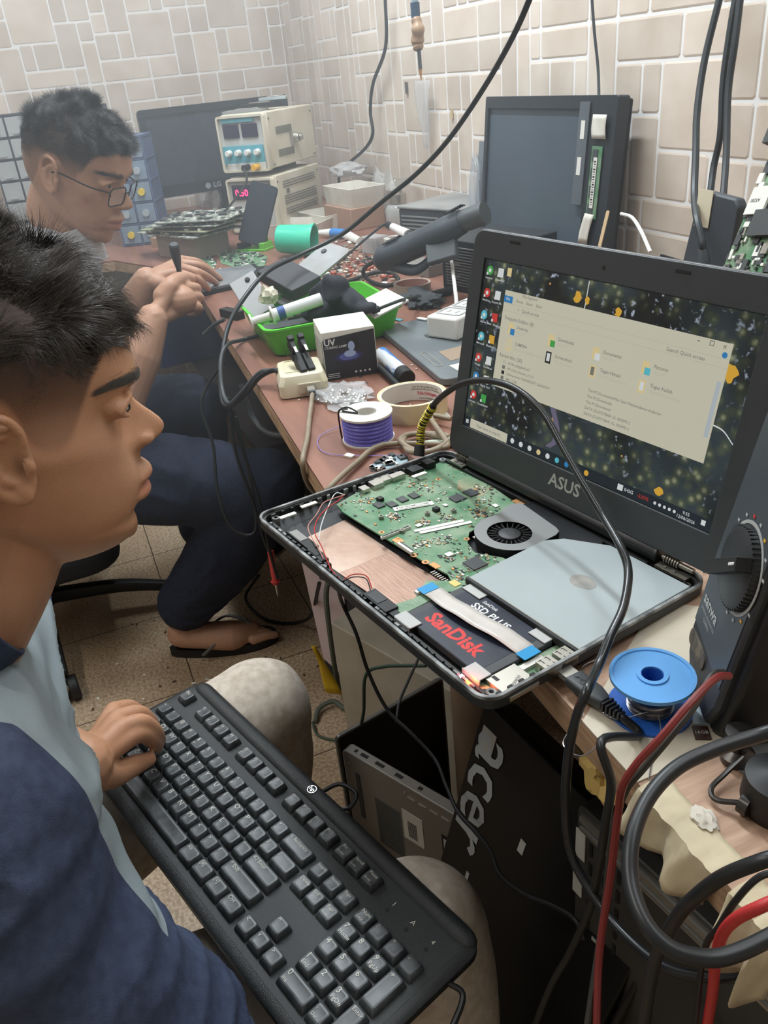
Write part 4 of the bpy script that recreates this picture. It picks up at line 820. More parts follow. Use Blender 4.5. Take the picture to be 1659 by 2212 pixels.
# ---- farther man
MH2 = euler_head((-1.746, .087, -.125), -32.8, -28.1, 1.8)
fm = thing('person', 'man with glasses and white shirt bent over the bench holding a screwdriver', 'person', (-1.78, -.24, .36))
m_skin2 = skin_mat('skin_light_brown', (190, 150, 126), (174, 132, 108)); sc2 = make_scalp(70, 8, -46, -8); H2 = lambda x, y, z: MH2 @ V((x * .001, y * .001, z * .001))
b = head_parts(MH2, (1, -1)); b.A = Matrix.Identity(4)
nb2 = PD(140, 505, 1.80)
limb(b, [H2(0, -20, -40), H2(0, -26, -95), nb2, R_(-1.82, -.12, -.38)], [.055, .054, .056, .07], 24)
limb(b, [R_(-1.80, -.12, -.40), R_(-1.79, -.20, -.56), R_(-1.78, -.26, -.66)], [.10, .11, .12], 20)
shR, shL = R_(-1.62, -.09, -.36), R_(-1.99, -.06, -.36)
limb(b, [shR, R_(-1.80, -.11, -.36), shL], [.05, .07, .05], 16)
fist = pts((392, 648, 'z', .755))[0]; wr2 = pts((330, 690, 'z', .735))[0]; el2 = pts((262, 860, 'd', 1.60))[0]
limb(b, [shR, (shR + el2) * .5, el2], [.05, .046, .042], 16); limb(b, [el2, el2 * .45 + wr2 * .55, wr2], [.044, .043, .029], 18)
# right hand closed round the screwdriver
mc = pts((372, 618, 'z', .785), (392, 622, 'z', .772), (405, 640, 'z', .755), (410, 662, 'z', .738))
fr2 = [pts((402, 606, 'z', .776), (398, 600, 'z', .760), (388, 604, 'z', .758)), pts((424, 622, 'z', .762), (420, 630, 'z', .742), (404, 640, 'z', .738)), pts((430, 642, 'z', .745), (428, 652, 'z', .728), (410, 660, 'z', .725)), pts((428, 664, 'z', .730), (424, 674, 'z', .716), (408, 676, 'z', .714))]
hand(b, wr2, mc, fr2, pts((350, 640, 'z', .770), (372, 612, 'z', .788), (396, 600, 'z', .785), (414, 604, 'z', .772)), 1.12)
b.sph(fist, .03, sc_=(1, 1, .9))
wl = pts((318, 606, 'z', .765))[0]; ell = pts((262, 712, 'd', 1.86))[0]
limb(b, [shL, (shL + ell) * .5, ell], [.05, .044, .04], 16); limb(b, [ell, ell * .5 + wl * .5, wl], [.042, .038, .028], 18)
ml = pts((378, 590, 'z', .770), (386, 578, 'z', .770), (392, 570, 'z', .765), (392, 562, 'z', .758))
fl2 = [pts((415, 600, 'z', .760), (436, 612, 'z', .735), (450, 624, 'z', .716)), pts((425, 588, 'z', .762), (450, 600, 'z', .738), (468, 612, 'z', .716)), pts((430, 574, 'z', .757), (456, 588, 'z', .735), (476, 602, 'z', .716)), pts((424, 566, 'z', .748), (444, 576, 'z', .730), (460, 586, 'z', .714))]
hand(b, wl, ml, fl2, pts((340, 612, 'z', .760), (366, 622, 'z', .748), (390, 628, 'z', .735)), 1.12)
# bare right foot and shin, left foot
foot = pts((392, 1368, 'z', .055), (440, 1372, 'z', .05), (500, 1372, 'z', .042), (540, 1362, 'z', .034)); an2 = pts((408, 1325, 'z', .10))[0]; kn2 = R_(-1.43, .265, -.71)
limb(b, [kn2, kn2 * .5 + an2 * .5, an2, foot[0]], [.05, .048, .034, .032], 16); limb(b, foot, [.032, .030, .034, .024], 18)
for i in range(5):
    a = foot[3] + V((.030 - .016 * i, .0 - .005 * i, -.004)); limb(b, [a, a + V((.002, .03, 0)), a + V((.0, .048 - .004 * i, -.006))], [.012 - .001 * i, .010 - .0008 * i, .009 - .001 * i], 10)
hipR = R_(-1.70, -.22, -.63); hipL = R_(-1.90, -.22, -.63); knL = R_(-1.86, .22, -.67); anL = R_(-1.87, .18, -1.02)
limb(b, [R_(-1.79, -.25, -.64), hipR, kn2], [.11, .085, .06], 16); limb(b, [R_(-1.79, -.25, -.64), hipL, knL], [.11, .085, .06], 16); limb(b, [knL, anL, anL + V((0, .02, -.05))], [.05, .034, .034], 14); limb(b, [anL + V((0, .0, -.055)), anL + V((0, .15, -.06))], [.034, .03], 14)
organic(b, 'body', m_skin2, fm, .0024, 8, .5, head_tone(MH2, sc2, .3, ((0, 52, -22, 9, .35), (0, 40, -34, 7, .2), (0, 60, -8, 5, .2), (0, 70, -60, 4, .2))))
hm2 = hair_mat('hair_soft_black', (34, 36, 40), .42)
def len2(p, R): top = sm01(30, 90, p.z); return (4 + 22 * top) * R.uniform(.7, 1.15)
def comb2(p): return V((.05, .7 if p.y > 0 else .1, -.1 if p.z < 80 else .12))
hairs('hair', fm, MH2, sc2, 34000, len2, hm2, 8, comb2, .00022, .45); eyes(fm, MH2, (0, .8, -.7)); brow(fm, MH2, hm2, 9, 420)
# glasses
m_gl = mat('glasses_frame', (28, 26, 26), .3, .3); g = MB(MH2 @ Matrix.Scale(.001, 4))
for s in (-1, 1):
    o1 = [(s * 32 + p[0], 0, p[1]) for p in rrect(-23, -17, 23, 17, 9, 5)]
    n = len(o1); P = [(x, 104 - abs(x) * .18 - 0, z + 2) for x, y, z in o1]; P.append(P[0]); g.tube(P, 1.3, 8, sm=0)
    g.tube([(s * 56, 93, 12), (s * 72, 60, 12), (s * 78, 10, 14), (s * 79, -8, 10)], 1.5, 8)
    g.tube([(s * 56, 93, 10), (s * 54, 96, 6)], 1.3, 6, sm=0)
g.tube([(-9, 103, 6), (0, 106, 9), (9, 103, 6)], 1.2, 8); gl = g.build('glasses', m_gl, fm)
g = MB(MH2 @ Matrix.Scale(.001, 4)); 
for s in (-1, 1): P = [(s * 32 + p[0], 104 - abs(s * 32 + p[0]) * .18, p[1] + 2) for p in rrect(-22.5, -16.5, 22.5, 16.5, 9, 5)]; g.add(P, [tuple(range(len(P)))])
g.build('lenses', mat('lens_glass', (235, 240, 245), .05, alpha=.14), gl)
m_wsh = mat('white_cotton', (205, 208, 212), .85, rgb2=(190, 194, 200), scale=80, bump=.2, bscale=700)
b = MB()
limb(b, [nb2 + V((0, -.03, -.055)), R_(-1.80, -.14, -.40), R_(-1.79, -.20, -.54), R_(-1.79, -.26, -.66)], [.088, .135, .145, .15], 26); limb(b, [shR, nb2 + V((0, -.04, -.08)), shL], [.068, .08, .068], 20)
e2m, elm = shR * .35 + el2 * .65, shL * .3 + ell * .7
limb(b, [shR, e2m], [.068, .064], 20); limb(b, [shL, elm], [.066, .06], 20)
organic(b, 'shirt', m_wsh, fm, .006, 8, .5, disp=folds(.009, 9))
b = MB(lookz(nb2 + V((0, -.012, -.012)), (1, 0, 0), H2(0, -26, -95) - nb2 + V((0, 0, .03)))); b.ring(circ(0, 0, .080, 40, .078), circ(0, 0, .076, 40, .074), -.05, .022); b.build('collar', m_wsh, fm, bevel=.001)
m_jean = mat('dark_denim', (30, 40, 62), .85, rgb2=(22, 30, 48), scale=160, bump=.3, bscale=900); b = MB()
limb(b, [hipR, hipR * .5 + kn2 * .5, kn2], [.105, .095, .082], 26); b.sph(kn2, .084, seg=20); limb(b, [kn2, kn2 * .5 + an2 * .5, an2 + V((0, 0, .03))], [.082, .078, .062], 24)
limb(b, [hipL, knL], [.105, .08], 24); limb(b, [knL, anL + V((0, 0, .03))], [.078, .06], 20); b.sph(R_(-1.79, -.25, -.63), .13, sc_=(1.4, .95, .85), seg=20)
organic(b, 'jeans', m_jean, fm, .006, 8, .5, disp=folds(.005, 14))
b = MB(); S = foot[0] * .5 + foot[3] * .5; dv = (foot[3] - foot[0]).normalized(); S.z = 0; L_ = (foot[3] - foot[0]).length
Af = lookz(V((S.x, S.y, 0)), (dv.x, dv.y, 0), (0, 0, 1)); sole = [(x * (L_ * .5 + .045) + .012, y * (.036 + .012 * x)) for x, y in circ(0, 0, 1, 28)]
b.prism(sole, .001, .022, 0, Af); b.tube([Af @ V((-.03, .045, .02)), Af @ V((.02, .040, .055)), Af @ V((.07, .0, .062)), Af @ V((.085, 0, .03))], .006, 8, 1, flat=.5); b.tube([Af @ V((-.03, -.045, .02)), Af @ V((.02, -.040, .055)), Af @ V((.07, .0, .062))], .006, 8, 1, flat=.5)
b.build('sandal', [m_black, mat('grey_strap', (120, 122, 122), .5)], fm)
b = MB(); b.prism([(anL.x + x * .045, anL.y + .06 + y * .14) for x, y in circ(0, 0, 1, 20)], .001, .02); b.build('sandal', m_black, fm)
# screwdriver in the right hand
sd_ = thing('screwdriver', 'small dark handled screwdriver upright in the fist of the man with glasses', 'screwdriver', pts((402, 655, 'z', .72))[0])
t0, t1, t2, t3 = pts((375, 527, 'z', .845), (384, 575, 'z', .80), (390, 600, 'z', .775), (402, 655, 'z', .722))
b = MB(); b.tube([t0, t0 * .9 + t2 * .1, t0 * .5 + t2 * .5, t2 * .85 + t0 * .15, t2], lambda t: .0075 + .0035 * math.sin(min(1, t * 1.6) * math.pi) - .0035 * t, 14); b.build('handle', mat('dark_grey_grip', (62, 66, 70), .5), sd_)
MB().cyl(t2, t3, .0022).build('shaft', m_screw, sd_)
# office chair under the farther man
ch = thing('office_chair', 'black office chair on casters under the man with glasses', 'chair', (-1.80, -.235, 0)); hb = V((-1.80, -.235, .09))
cs = [V((-1.503, -.206, 0)), V((-1.699, .042, 0))]; ang0 = math.atan2(cs[0].y - hb.y, cs[0].x - hb.x)
MB().cyl(hb + V((0, 0, -.02)), hb + V((0, 0, .05)), .035).cyl(hb, hb + V((0, 0, .16)), .02).build('gas_lift', m_black, ch)
b = MB(); b.prism([(hb.x + p[0], hb.y + p[1]) for p in rrect(-.22, -.21, .22, .21, .08)], .225, .275, 0); sb = b.build('seat', mat('chair_fabric', (24, 24, 26), .9), ch, bevel=.012)
for k in range(5):
    a = ang0 + k * 2 * math.pi / 5; e = V((hb.x + .30 * math.cos(a), hb.y + .30 * math.sin(a), .062)); b = MB()
    b.tube([hb, hb * .4 + e * .6 + V((0, 0, .012)), e], lambda t: .028 - .010 * t, 10, flat=.7); bb = b.build('base_arm', m_black, ch)
    b = MB(); sd2 = V((-math.sin(a), math.cos(a), 0)); c = V((e.x, e.y, .027))
    for s in (-1, 1): b.cyl(c + sd2 * s * .006, c + sd2 * s * .026, .027, seg=24)
    b.cyl(c + V((0, 0, .01)), e, .007); b.build('caster', m_black, bb, bevel=.003)
b = MB(); b.box((hb.x - .0, hb.y - .25, .62), (.38, .05, .36), 0, None); b.box((hb.x, hb.y - .26, .36), (.07, .02, .28)); b.build('backrest', MATS['chair_fabric'], ch, bevel=.02)
# ------------------------------------------------------------ far end of the bench
def frz(o, ang, z=None):
    """upright frame at o turned by ang degrees"""
    m = Matrix.Rotation(math.radians(ang), 4, 'Z'); m.translation = V(o); return m
def hb_(name, c, mats, parent=None, bevel=.001, A=None, d=None, tap=1.0): return MB(A).box(c, d, 0, tap=tap).build(name, mats, parent, bevel=bevel)
m_psu = mat('cream_painted_steel', (214, 208, 190), .5, rgb2=(198, 190, 168), scale=12); m_psu2 = mat('grey_front_plastic', (196, 198, 194), .5, rgb2=(176, 176, 168), scale=18)
m_cyan = mat('cyan_panel', (88, 164, 178), .5); m_disp = mat('dark_violet_display', (46, 40, 62), .2); m_slot = mat('slot_shadow', (96, 92, 84), .7)
m_knob = mat('white_knob', (224, 224, 218), .4); m_yel = mat('yellow_plug', (234, 178, 40), .45); m_rled = mat('red_digits', (255, 40, 80), .4, emit=(255, 40, 90), estr=3)
def psu(E_, z, label, top):
    w_, d_, h_ = .158, .285, .155; ux, uy = V((.719, .695, 0)), V((-.695, .719, 0)); o = V((E_.x, E_.y, z)) - ux * w_
    A = fr(o, ux, uy, (0, 0, 1)); t = thing('bench_power_supply', label, 'power supply', A)
    MB(A).box((w_ / 2, d_ / 2 + .008, h_ / 2 + .006), (w_ - .004, d_ - .016, h_ - .008)).build('case', m_psu, t, bevel=.003)
    b = MB(A); b.ring([(p[0], p[1]) for p in rrect(0, .006, w_, h_, .008, 3)], rrect(.006, .012, w_ - .006, h_ - .006, .005, 3), -.008, .010, 0, fr((0, 0, 0), (1, 0, 0), (0, 0, 1), (0, -1, 0))); b.box((w_ / 2, .002, h_ / 2), (w_ - .008, .008, h_ - .014), 1); f = b.build('front_frame', [m_psu, m_psu2], t)
    if top:
        b = MB(A); b.box((w_ / 2 - .01, -.004, .142), (.105, .004, .010), 0); b.build('cyan_strip', m_cyan, t); b = MB(A); b.box((w_ / 2 - .004, -.004, .052), (.135, .004, .048), 0); b.build('cyan_panel', m_cyan, t)
        for k in (0, 1): MB(A).box((.044 + k * .062, -.004, .115), (.052, .006, .036)).build('meter_window', m_disp, t, bevel=.002)
        for k in range(4): b = MB(A); b.cyl((.03 + k * .032, -.006, .058), (.03 + k * .032, -.024, .058), .009, .0075); b.build('knob', m_knob, t, bevel=.001)
        b = MB(A); b.box((w_ / 2, -.005, .019), (.13, .003, .022)); b.build('terminal_recess', mat('pale_recess', (205, 205, 198), .5), t, bevel=.001)
        for k, mm in ((.085, m_black), (.118, m_yel)): b = MB(A); b.cyl((k, -.006, .019), (k, -.034, .019), .008); b.box((k - .012, -.012, .022), (.012, .006, .006)); b.build('banana_plug', mm, t)
    else:
        b = MB(A); b.box((w_ / 2, -.003, .118), (.128, .006, .040)); b.build('display_window', m_disp, t, bevel=.001)
        b = MB(A @ fr((.048, -.0066, .116), (1, 0, 0), (0, 0, 1), (0, -1, 0))); b.text('0.50', .026, (0, 0, 0), 0, 0, bold=.02); b.build('red_digits', m_rled, t, recalc=False)
        for k in range(4): b = MB(A); b.cyl((.03 + k * .032, -.006, .068), (.03 + k * .032, -.024, .068), .009, .0075); b.build('knob', m_knob, t, bevel=.001)
    b = MB(A); 
    if top:
        for zz in (.105, .045):
            for k in range(17): b.box((w_ + .0002, .055 + k * .0055, zz), (.001, .0022, .020))
    else:
        for zz in (.135, .128, .121, .095, .088, .081, .074, .06, .053, .046): b.box((w_ + .0002, .15, zz), (.001, .20, .0022))
        b.box((w_ + .0004, .075, .108), (.0012, .014, .012))
    b.build('vent_slots', m_slot, t)
    if top:
        b = MB(A); b.cyl((w_, .15, .078), (w_ + .022, .15, .078), .016, .012); b.cyl((w_ + .022, .15, .078), (w_ + .03, .152, .08), .009); b.box((w_ + .004, .135, .078), (.008, .006, .036)); b.build('fan_motor_boss', m_metal, t, bevel=.001)
    for yy in (.02, .27):
        for zz in (.02, .14): MB(A).cyl((w_, yy, zz), (w_ + .002, yy, zz), .003).build('screw', m_screw, t)
    return t, A
E1 = TP(588, 500); E1.x -= .0; EE = V((-2.43, .645, 0))
psu(EE, TT + .001, 'lower cream power supply with red digits, behind the black phone', False)
EU = V((-2.45, .650, 0)); pu, AU = psu(EU, TT + .166, 'upper cream power supply with cyan front and four knobs, on top of another', True)
cable('output_lead', pts((528, 366, 'd', 2.50), (533, 385, 'd', 2.48), (528, 402, 'd', 2.47), (500, 440, 'd', 2.42), (470, 472, 'd', 2.35), (455, 482, 'z', .704)), .0032, m_black, 'black lead hanging from the plugs of the upper power supply', 'cable')
for k, (dx, dy, a, sx, sy) in enumerate(((.05, .08, 12, .12, .07), (.07, .12, -20, .09, .06), (.10, .16, 25, .08, .045))):
    A = AU @ Matrix.Translation((dx, dy, .157 + k * .012)) @ Matrix.Rotation(math.radians(a), 4, 'Z'); b = MB(A); b.box((0, 0, .004), (sx, sy, .008), 0); b.box((sx * .1, 0, .0095), (sx * .6, sy * .6, .003), 1)
    tag(b.build('drive_tray', [(m_greyflex, m_black, m_plate)[k], m_metal], bevel=.0006), ['flat grey bracket on top of the upper power supply, lowest of three', 'black drive module lying between two other pieces on the upper power supply', 'small metal module topmost of the pile on the upper power supply'][k], 'module')
# LG monitor
m_gls = mat('hazed_dark_screen', (46, 54, 62), .28, rgb2=(58, 66, 74), scale=3, spec=.5, rvar=.08); m_glb = mat('gloss_black', (26, 30, 34), .2, rgb2=(44, 50, 56), scale=6)  # haze washing out the dark glass is put into its colour
lx = -2.93; AL = fr((lx, .615, TT), (-.05, 1, 0), (0, 0, 1), (1, .05, 0)); t = thing('monitor', 'black desktop monitor behind the man with glasses, left of the power supplies', 'monitor', AL)
W_, H_ = .50, .262; b = MB(AL); b.ring(rrect(-W_ / 2, .09, W_ / 2, .09 + H_, .012), rrect(-W_ / 2 + .022, .09 + .036, W_ / 2 - .022, .09 + H_ - .02, .002), -.01, .012, 0); b.build('bezel', m_glb, t)
b = MB(AL); b.box((0, .09 + H_ / 2 + .008, 0), (W_ - .03, H_ - .04, .006)); b.build('screen', m_gls, t)
b = MB(AL); b.box((0, .09 + H_ / 2, -.025), (W_ - .02, H_ - .02, .03)); b.build('back_shell', m_black, t, bevel=.008)
b = MB(AL); b.lathe([(.006, .0122), (.0095, .0122)], 0, 20, Matrix.Translation((-.068, .108, 0))); b.add([(p[0], p[1], .0125) for p in circ(-.068, .108, .009, 20)], [tuple(range(20))]); b.text('LG', .022, (-.036, .108, .0125), 0, 0, bold=.03); b.build('logo', mat('pale_logo', (150, 156, 160), .4), t, recalc=False)
b = MB(AL); b.box((0, .06, -.02), (.06, .12, .02)); b.prism(circ(0, .0, .11, 30, .07), 0, .012, 0, fr((0, 0, -.0), (1, 0, 0), (0, 0, 1), (0, 1, 0))); b.build('stand', m_glb, t, bevel=.003)
# parts cabinets
m_clear = mat('clear_drawer', (206, 212, 212), .25, alpha=.55); m_bluepl = mat('blue_translucent', (60, 90, 160), .3, alpha=.75); m_bluish = mat('smoky_blue_drawer', (150, 170, 190), .25, alpha=.6)
def cabinet(o, ang, cols, rows, cw, ch_, dep, mf, md, label, knob, lab):
    A = frz(o, ang); t = thing('drawer_cabinet', label, 'drawer cabinet', A); w_, h_ = cols * cw + .008, rows * ch_ + .008; b = MB(A)
    for i in range(cols + 1): b.box((-w_ / 2 + i * cw + .004, dep / 2, h_ / 2), (.004, dep, h_))
    for j in range(rows + 1): b.box((0, dep / 2, j * ch_ + .004), (w_, dep, .005))
    b.box((0, dep, h_ / 2), (w_, .004, h_)); b.build('frame', mf, t)
    R = random.Random(cols * 7 + rows)
    for i in range(cols):
        for j in range(rows):
            x, z = -w_ / 2 + (i + .5) * cw + .004, (j + .5) * ch_ + .004; b = MB(A); b.box((x, -.001, z), (cw - .006, .003, ch_ - .008)); b.box((x, dep / 2, z - ch_ / 2 + .006), (cw - .008, dep - .01, .002)); dr = b.build('drawer', md, t, bevel=.0008)
            b = MB(A)
            if knob: b.cyl((x, -.002, z), (x, -.010, z), .010, seg=14)
            else: b.box((x, -.006, z - ch_ * .3), (cw * .4, .008, .004))
            b.build('knob', knob if (knob and (i + j) % 3 == 0) else m_clear, dr)
            b = MB(A)
            for k in range(4): b.box((x + R.uniform(-.3, .3) * cw, .03 + R.uniform(0, .02), z - ch_ * .25 + R.uniform(0, .01)), (R.uniform(.006, .014), R.uniform(.006, .014), R.uniform(.006, .02)), k % 2)
            o_ = b.build('contents', lab, dr); o_['kind'] = 'stuff'
    return t
cabinet((-3.02, .10, TT + .0), 84, 6, 6, .062, .062, .14, mat('dark_blue_frame', (44, 50, 62), .5), m_clear, 'wide cabinet of clear drawers behind the head of the man with glasses', None, [m_wlabel, m_chip])
cabinet((-2.62, .268, TT + .0), 70, 2, 5, .058, .058, .12, mat('slate_blue_frame', (92, 108, 140), .4), m_bluish, 'stack of smoky blue drawers with round knobs beside his forehead', mat('yellow_knob', (222, 196, 70), .4), [m_wlabel, m_gold])
b = MB(); P = [TP(200, 610), TP(300, 566), TP(330, 590), TP(240, 640)]
# clutter boards near the monitor
m_mix = mat('grey_boards', (120, 130, 122), .5, rgb2=(196, 198, 190), scale=70, detail=8, lo=.45, hi=.6)
lab_b = ['mottled green grey board, lowest of the pile before the desktop monitor', 'silver grey board second from the bottom of the pile before the desktop monitor', 'dark mottled board third from the bottom of the pile before the desktop monitor', 'pale worn board topmost of the pile before the desktop monitor']
tag(MB(frz((-2.34, .37, TT), 30)).box((0, 0, .03), (.17, .11, .06)).build('carton', mat('grey_carton', (150, 140, 130), .8), bevel=.002), 'greyish carton under the pile of boards before the desktop monitor', 'box')
for k in range(4):
    A = frz((-2.36 + .02 * k, .37 + .012 * k, TT + .0605 + .0125 * k), 24 + 9 * k) @ Matrix.Rotation(.0, 4, 'X'); b = MB(A); R = random.Random(k + 40); b.box((0, 0, .0015), (.27 - .02 * k, .17, .003), 0)
    for q in range(70): b.box((R.uniform(-.11, .11), R.uniform(-.075, .075), .0052), (R.choice((.006, .014, .022)), R.choice((.005, .01, .016)), R.choice((.004, .0066))), R.choice((0, 1, 2, 3)))
    tag(b.build('circuit_board', [m_mix if k != 1 else m_pcb2, m_metal, m_chip, m_wlabel], smooth=False), lab_b[k], 'circuit board', 'boards piled before the desktop monitor')
# cream paddle with orange tape
pa = pts((356, 520, 'z', .735), (496, 486, 'z', .76)); dv = pa[1] - pa[0]; L = dv.length; A = lookz(pa[0], dv, V((.45, -.45, .77)))
b = MB(A); b.prism([(0, -.012), (.03, .01)] + [(.05 + .0, .026), (L * .9, .026)] + [(L - .024 + .024 * math.cos(a), .002 + .024 * math.sin(a)) for a in [math.radians(d) for d in range(80, -100, -20)]] + [(.05, -.03), (.0, -.03)], 0, .014, 0); b.box((L * .42, -.002, .0145), (L * .22, .0585, .0012), 1)
tag(b.build('wooden_paddle', [mat('cream_wood', (232, 208, 166), .5, rgb2=(220, 192, 148), scale=10, stretch=(1, 6, 1)), mat('orange_tape', (238, 166, 60), .35)], bevel=.0015), 'cream rounded wooden board with an orange tape band, lying before the phone', 'board')
hb = MB(frz(TP(380, 535) + V((0, 0, 0)), 35)).box((0, 0.02, .013), (.19, .05, .026)); tag(hb.build('cardboard_strip', mat('brown_card', (168, 140, 116), .8), bevel=.001), 'brown folded card under the cream wooden board', 'cardboard')
# phone on a stand
a0, a1 = TP(520, 540), TP(572, 545); ph = (a0 + a1) / 2; A = lookz(ph + V((0, 0, .018)), a1 - a0 + V((0, 0, -.15 * (a1 - a0).length)), V((.80, -.38, .22))); t = thing('phone', 'black smartphone standing upright on a small green rack before the power supplies', 'phone', A)
b = MB(A); b.prism(rrect(-.037, 0, .037, .158, .009), 0, .008); b.build('body', m_black, t, bevel=.001)
b = MB(A); b.prism(rrect(-.0345, .003, .0345, .155, .007), .0081, .0085); b.build('screen', m_gls, t)
b = MB(frz((ph.x - .012, ph.y + .012, TT), 42)); b.box((0, 0, .003), (.09, .05, .006), 0); b.box((-.035, .0, .012), (.016, .045, .018), 1); b.box((.035, 0, .012), (.016, .045, .018), 0); b.box((0, .03, .03), (.05, .004, .05), 0)
tag(b.build('phone_rack', [mat('bright_green_plastic', (112, 196, 60), .4), m_black], bevel=.001), 'small green and black rack holding the upright phone', 'stand')
# turquoise cup on its side
c = TP(652, 556) + V((-.02, .0, .041)); ax = V((.55, .80, -.10)).normalized(); A = lookz(c - ax * .05, (0, 0, 1), ax); b = MB(A)
b.lathe([(.01, 0), (.031, 0), (.034, .006), (.038, .086), (.041, .088), (.041, .095), (.037, .095), (.0335, .012), (.01, .010)], 0, 36, cap=True)
tag(b.build('plastic_cup', mat('turquoise_plastic', (64, 204, 168), .35, spec=.5)), 'turquoise plastic tub lying on its side among small parts', 'cup')
# trays and boxes by the wall
def openbox(o, ang, w_, d_, h_, th, m, name, label, cat, tap=1.0, z=None):
    A = frz(o, ang); b = MB(A); O0, O1 = rrect(-w_ / 2, -d_ / 2, w_ / 2, d_ / 2, .008, 3), rrect(-w_ / 2 * tap, -d_ / 2 * tap, w_ / 2 * tap, d_ / 2 * tap, .008, 3)
    k = lambda P, f: [(p[0] - math.copysign(th, p[0]) * f, p[1] - math.copysign(th, p[1]) * f) for p in P]
    b.loft([[(p[0], p[1], 0) for p in O0], [(p[0], p[1], h_) for p in O1], [(p[0], p[1], h_) for p in k(O1, 1)], [(p[0], p[1], th) for p in k(O0, 1)]], 0)
    return tag(b.build(name, m, bevel=0), label, cat)
m_foamw = mat('white_foam', (226, 224, 216), .7, rgb2=(206, 200, 186), scale=16)
openbox(TP(640, 512) + V((-.06, .02, 0)), 44, .19, .12, .034, .003, m_foamw, 'plastic_tray', 'shallow white tray beside the lower power supply', 'tray', 1.06)
openbox(TP(690, 492) + V((-.02, .03, 0)), 10, .16, .10, .04, .003, mat('offwhite_card', (214, 210, 198), .7), 'carton', 'off white shallow carton between the power supply and the brown box', 'box', 1.05)
tag(MB(frz(TP(752, 492) + V((-.02, .03, 0)), 8)).box((0, 0, .03), (.17, .11, .06)).build('cardboard_box', mat('brown_cardboard', (172, 138, 116), .8), bevel=.002), 'brown cardboard box at the wall under a white foam tub', 'box')
openbox(TP(752, 492) + V((-.03, .04, .0605)), 6, .17, .11, .05, .006, m_foamw, 'foam_tub', 'white foam tub with crumpled bag on the brown cardboard box', 'tub', 1.08)
def crumple(o, r, m, label, cat, name, seed, sc_=(1, 1, .5), n=24, amp=.35, group=None, alpha=None):
    R = random.Random(seed); b = MB(); vs = []
    for j in range(n // 2 + 1):
        ph_ = math.pi * j / (n // 2)
        for i in range(n):
            th = 2 * math.pi * i / n; d = V((math.sin(ph_) * math.cos(th), math.sin(ph_) * math.sin(th), math.cos(ph_))); k = 1 + amp * mnoise.noise(d * 2.3 + V((seed, seed * 2, 0))) * 2 + amp * .5 * mnoise.noise(d * 6 + V((0, seed, 3)))
            p = d * r * k; vs.append((p.x * sc_[0], p.y * sc_[1], max(0, p.z * sc_[2] + r * sc_[2] * .7)))
    fs = [(j * n + i, j * n + (i + 1) % n, (j + 1) * n + (i + 1) % n, (j + 1) * n + i) for j in range(n // 2) for i in range(n)]
    b.add(vs, fs, 0, Matrix.Translation(V(o))); return tag(b.build(name, m, angle=38), label, cat, group)
m_bag = mat('clear_plastic_film', (225, 228, 230), .15, alpha=.32)
crumple(TP(735, 470) + V((-.05, .06, .113)), .05, mat('thin_white_bag', (225, 226, 226), .3, alpha=.6), 'thin white plastic bag spilling over the foam tub', 'bag', 'plastic_bag', 4, (1.5, 1, .45), amp=.2)
crumple(TP(450, 450) + V((-.06, .02, .0)), .055, m_bag, 'clear plastic bag crumpled below the desktop monitor', 'bag', 'plastic_bag', 9, (1.3, .8, 1.3))
crumple(TP(505, 470) + V((-.10, -.02, .0)), .05, m_bag, 'clear plastic bag beside the lower power supply', 'bag', 'plastic_bag', 12, (1, .7, 1.5))
# jar with a flip lid
c = TP(866, 494) + V((-.01, .0, 0)); t = thing('glass_jar', 'glass alcohol jar with steel pump cap flipped open near the wall', 'jar', c); A = Matrix.Translation(c)
b = MB(A); b.lathe([(.01, 0), (.034, 0), (.036, .004), (.036, .052), (.030, .062), (.024, .066), (.024, .070)], 0, 32, cap=True); b.build('jar_body', mat('jar_glass', (200, 204, 200), .12, alpha=.5), t)
b = MB(A); b.lathe([(.025, .070), (.026, .070), (.026, .092), (.02, .094), (.01, .094)], 0, 32, cap=True); b.build('steel_cap', m_metal, t)
b = MB(A); b.prism(circ(0, 0, .023, 28), 0, .0015, 0, lookz((-.004, .022, .118), (1, 0, .3), (.35, -.2, .9))); b.box((0, .012, .1), (.006, .006, .016), 0); b.build('flip_lid', m_metal, t)
crumple(TP(800, 470) + V((.0, .06, .0)), .07, mat('frosted_sheet', (222, 222, 218), .4, alpha=.5), 'frosted plastic sheet leaning by the wall left of the jar', 'sheet', 'plastic_sheet', 15, (1.2, .5, 1.1))
# soldering handle resting
p = pts((838, 486, 'z', .765), (848, 490, 'z', .765), (882, 508, 'z', .755), (905, 514, 'z', .75)); t = thing('soldering_pencil', 'white soldering tool handle with black sleeve resting before the jar', 'tool', p[0])
MB().tube([p[1], p[2]], lambda t_: .009 + .004 * t_, 14).build('white_grip', m_white, t); MB().tube([p[0], p[1]], .0085, 12).build('black_sleeve', m_black, t); MB().tube([p[2], p[3]], .0105, 12).build('black_tip_guard', m_black, t)
tag(MB().tube(pts((838, 486, 'z', .765), (825, 488, 'z', .765), (785, 520, 'z', .74), (745, 555, 'z', .712), (705, 582, 'z', .706)), .0032, 8).build('tool_cord', m_black), 'short black cord of the white handled tool', 'cord')
t = thing('clear_box', 'small clear plastic box with metal tips behind the air gun cord', 'box', TP(812, 545)); A = frz(TP(812, 545) + V((0, .0, 0)), 20); MB(A).box((0, 0, .02), (.055, .045, .04)).build('clear_shell', m_clear, t, bevel=.002); b = MB(A); b.box((-.008, 0, .015), (.03, .02, .026), 0); b.box((.012, 0, .012), (.01, .03, .014), 1); b.build('metal_tips', [m_metal, m_chip], t)
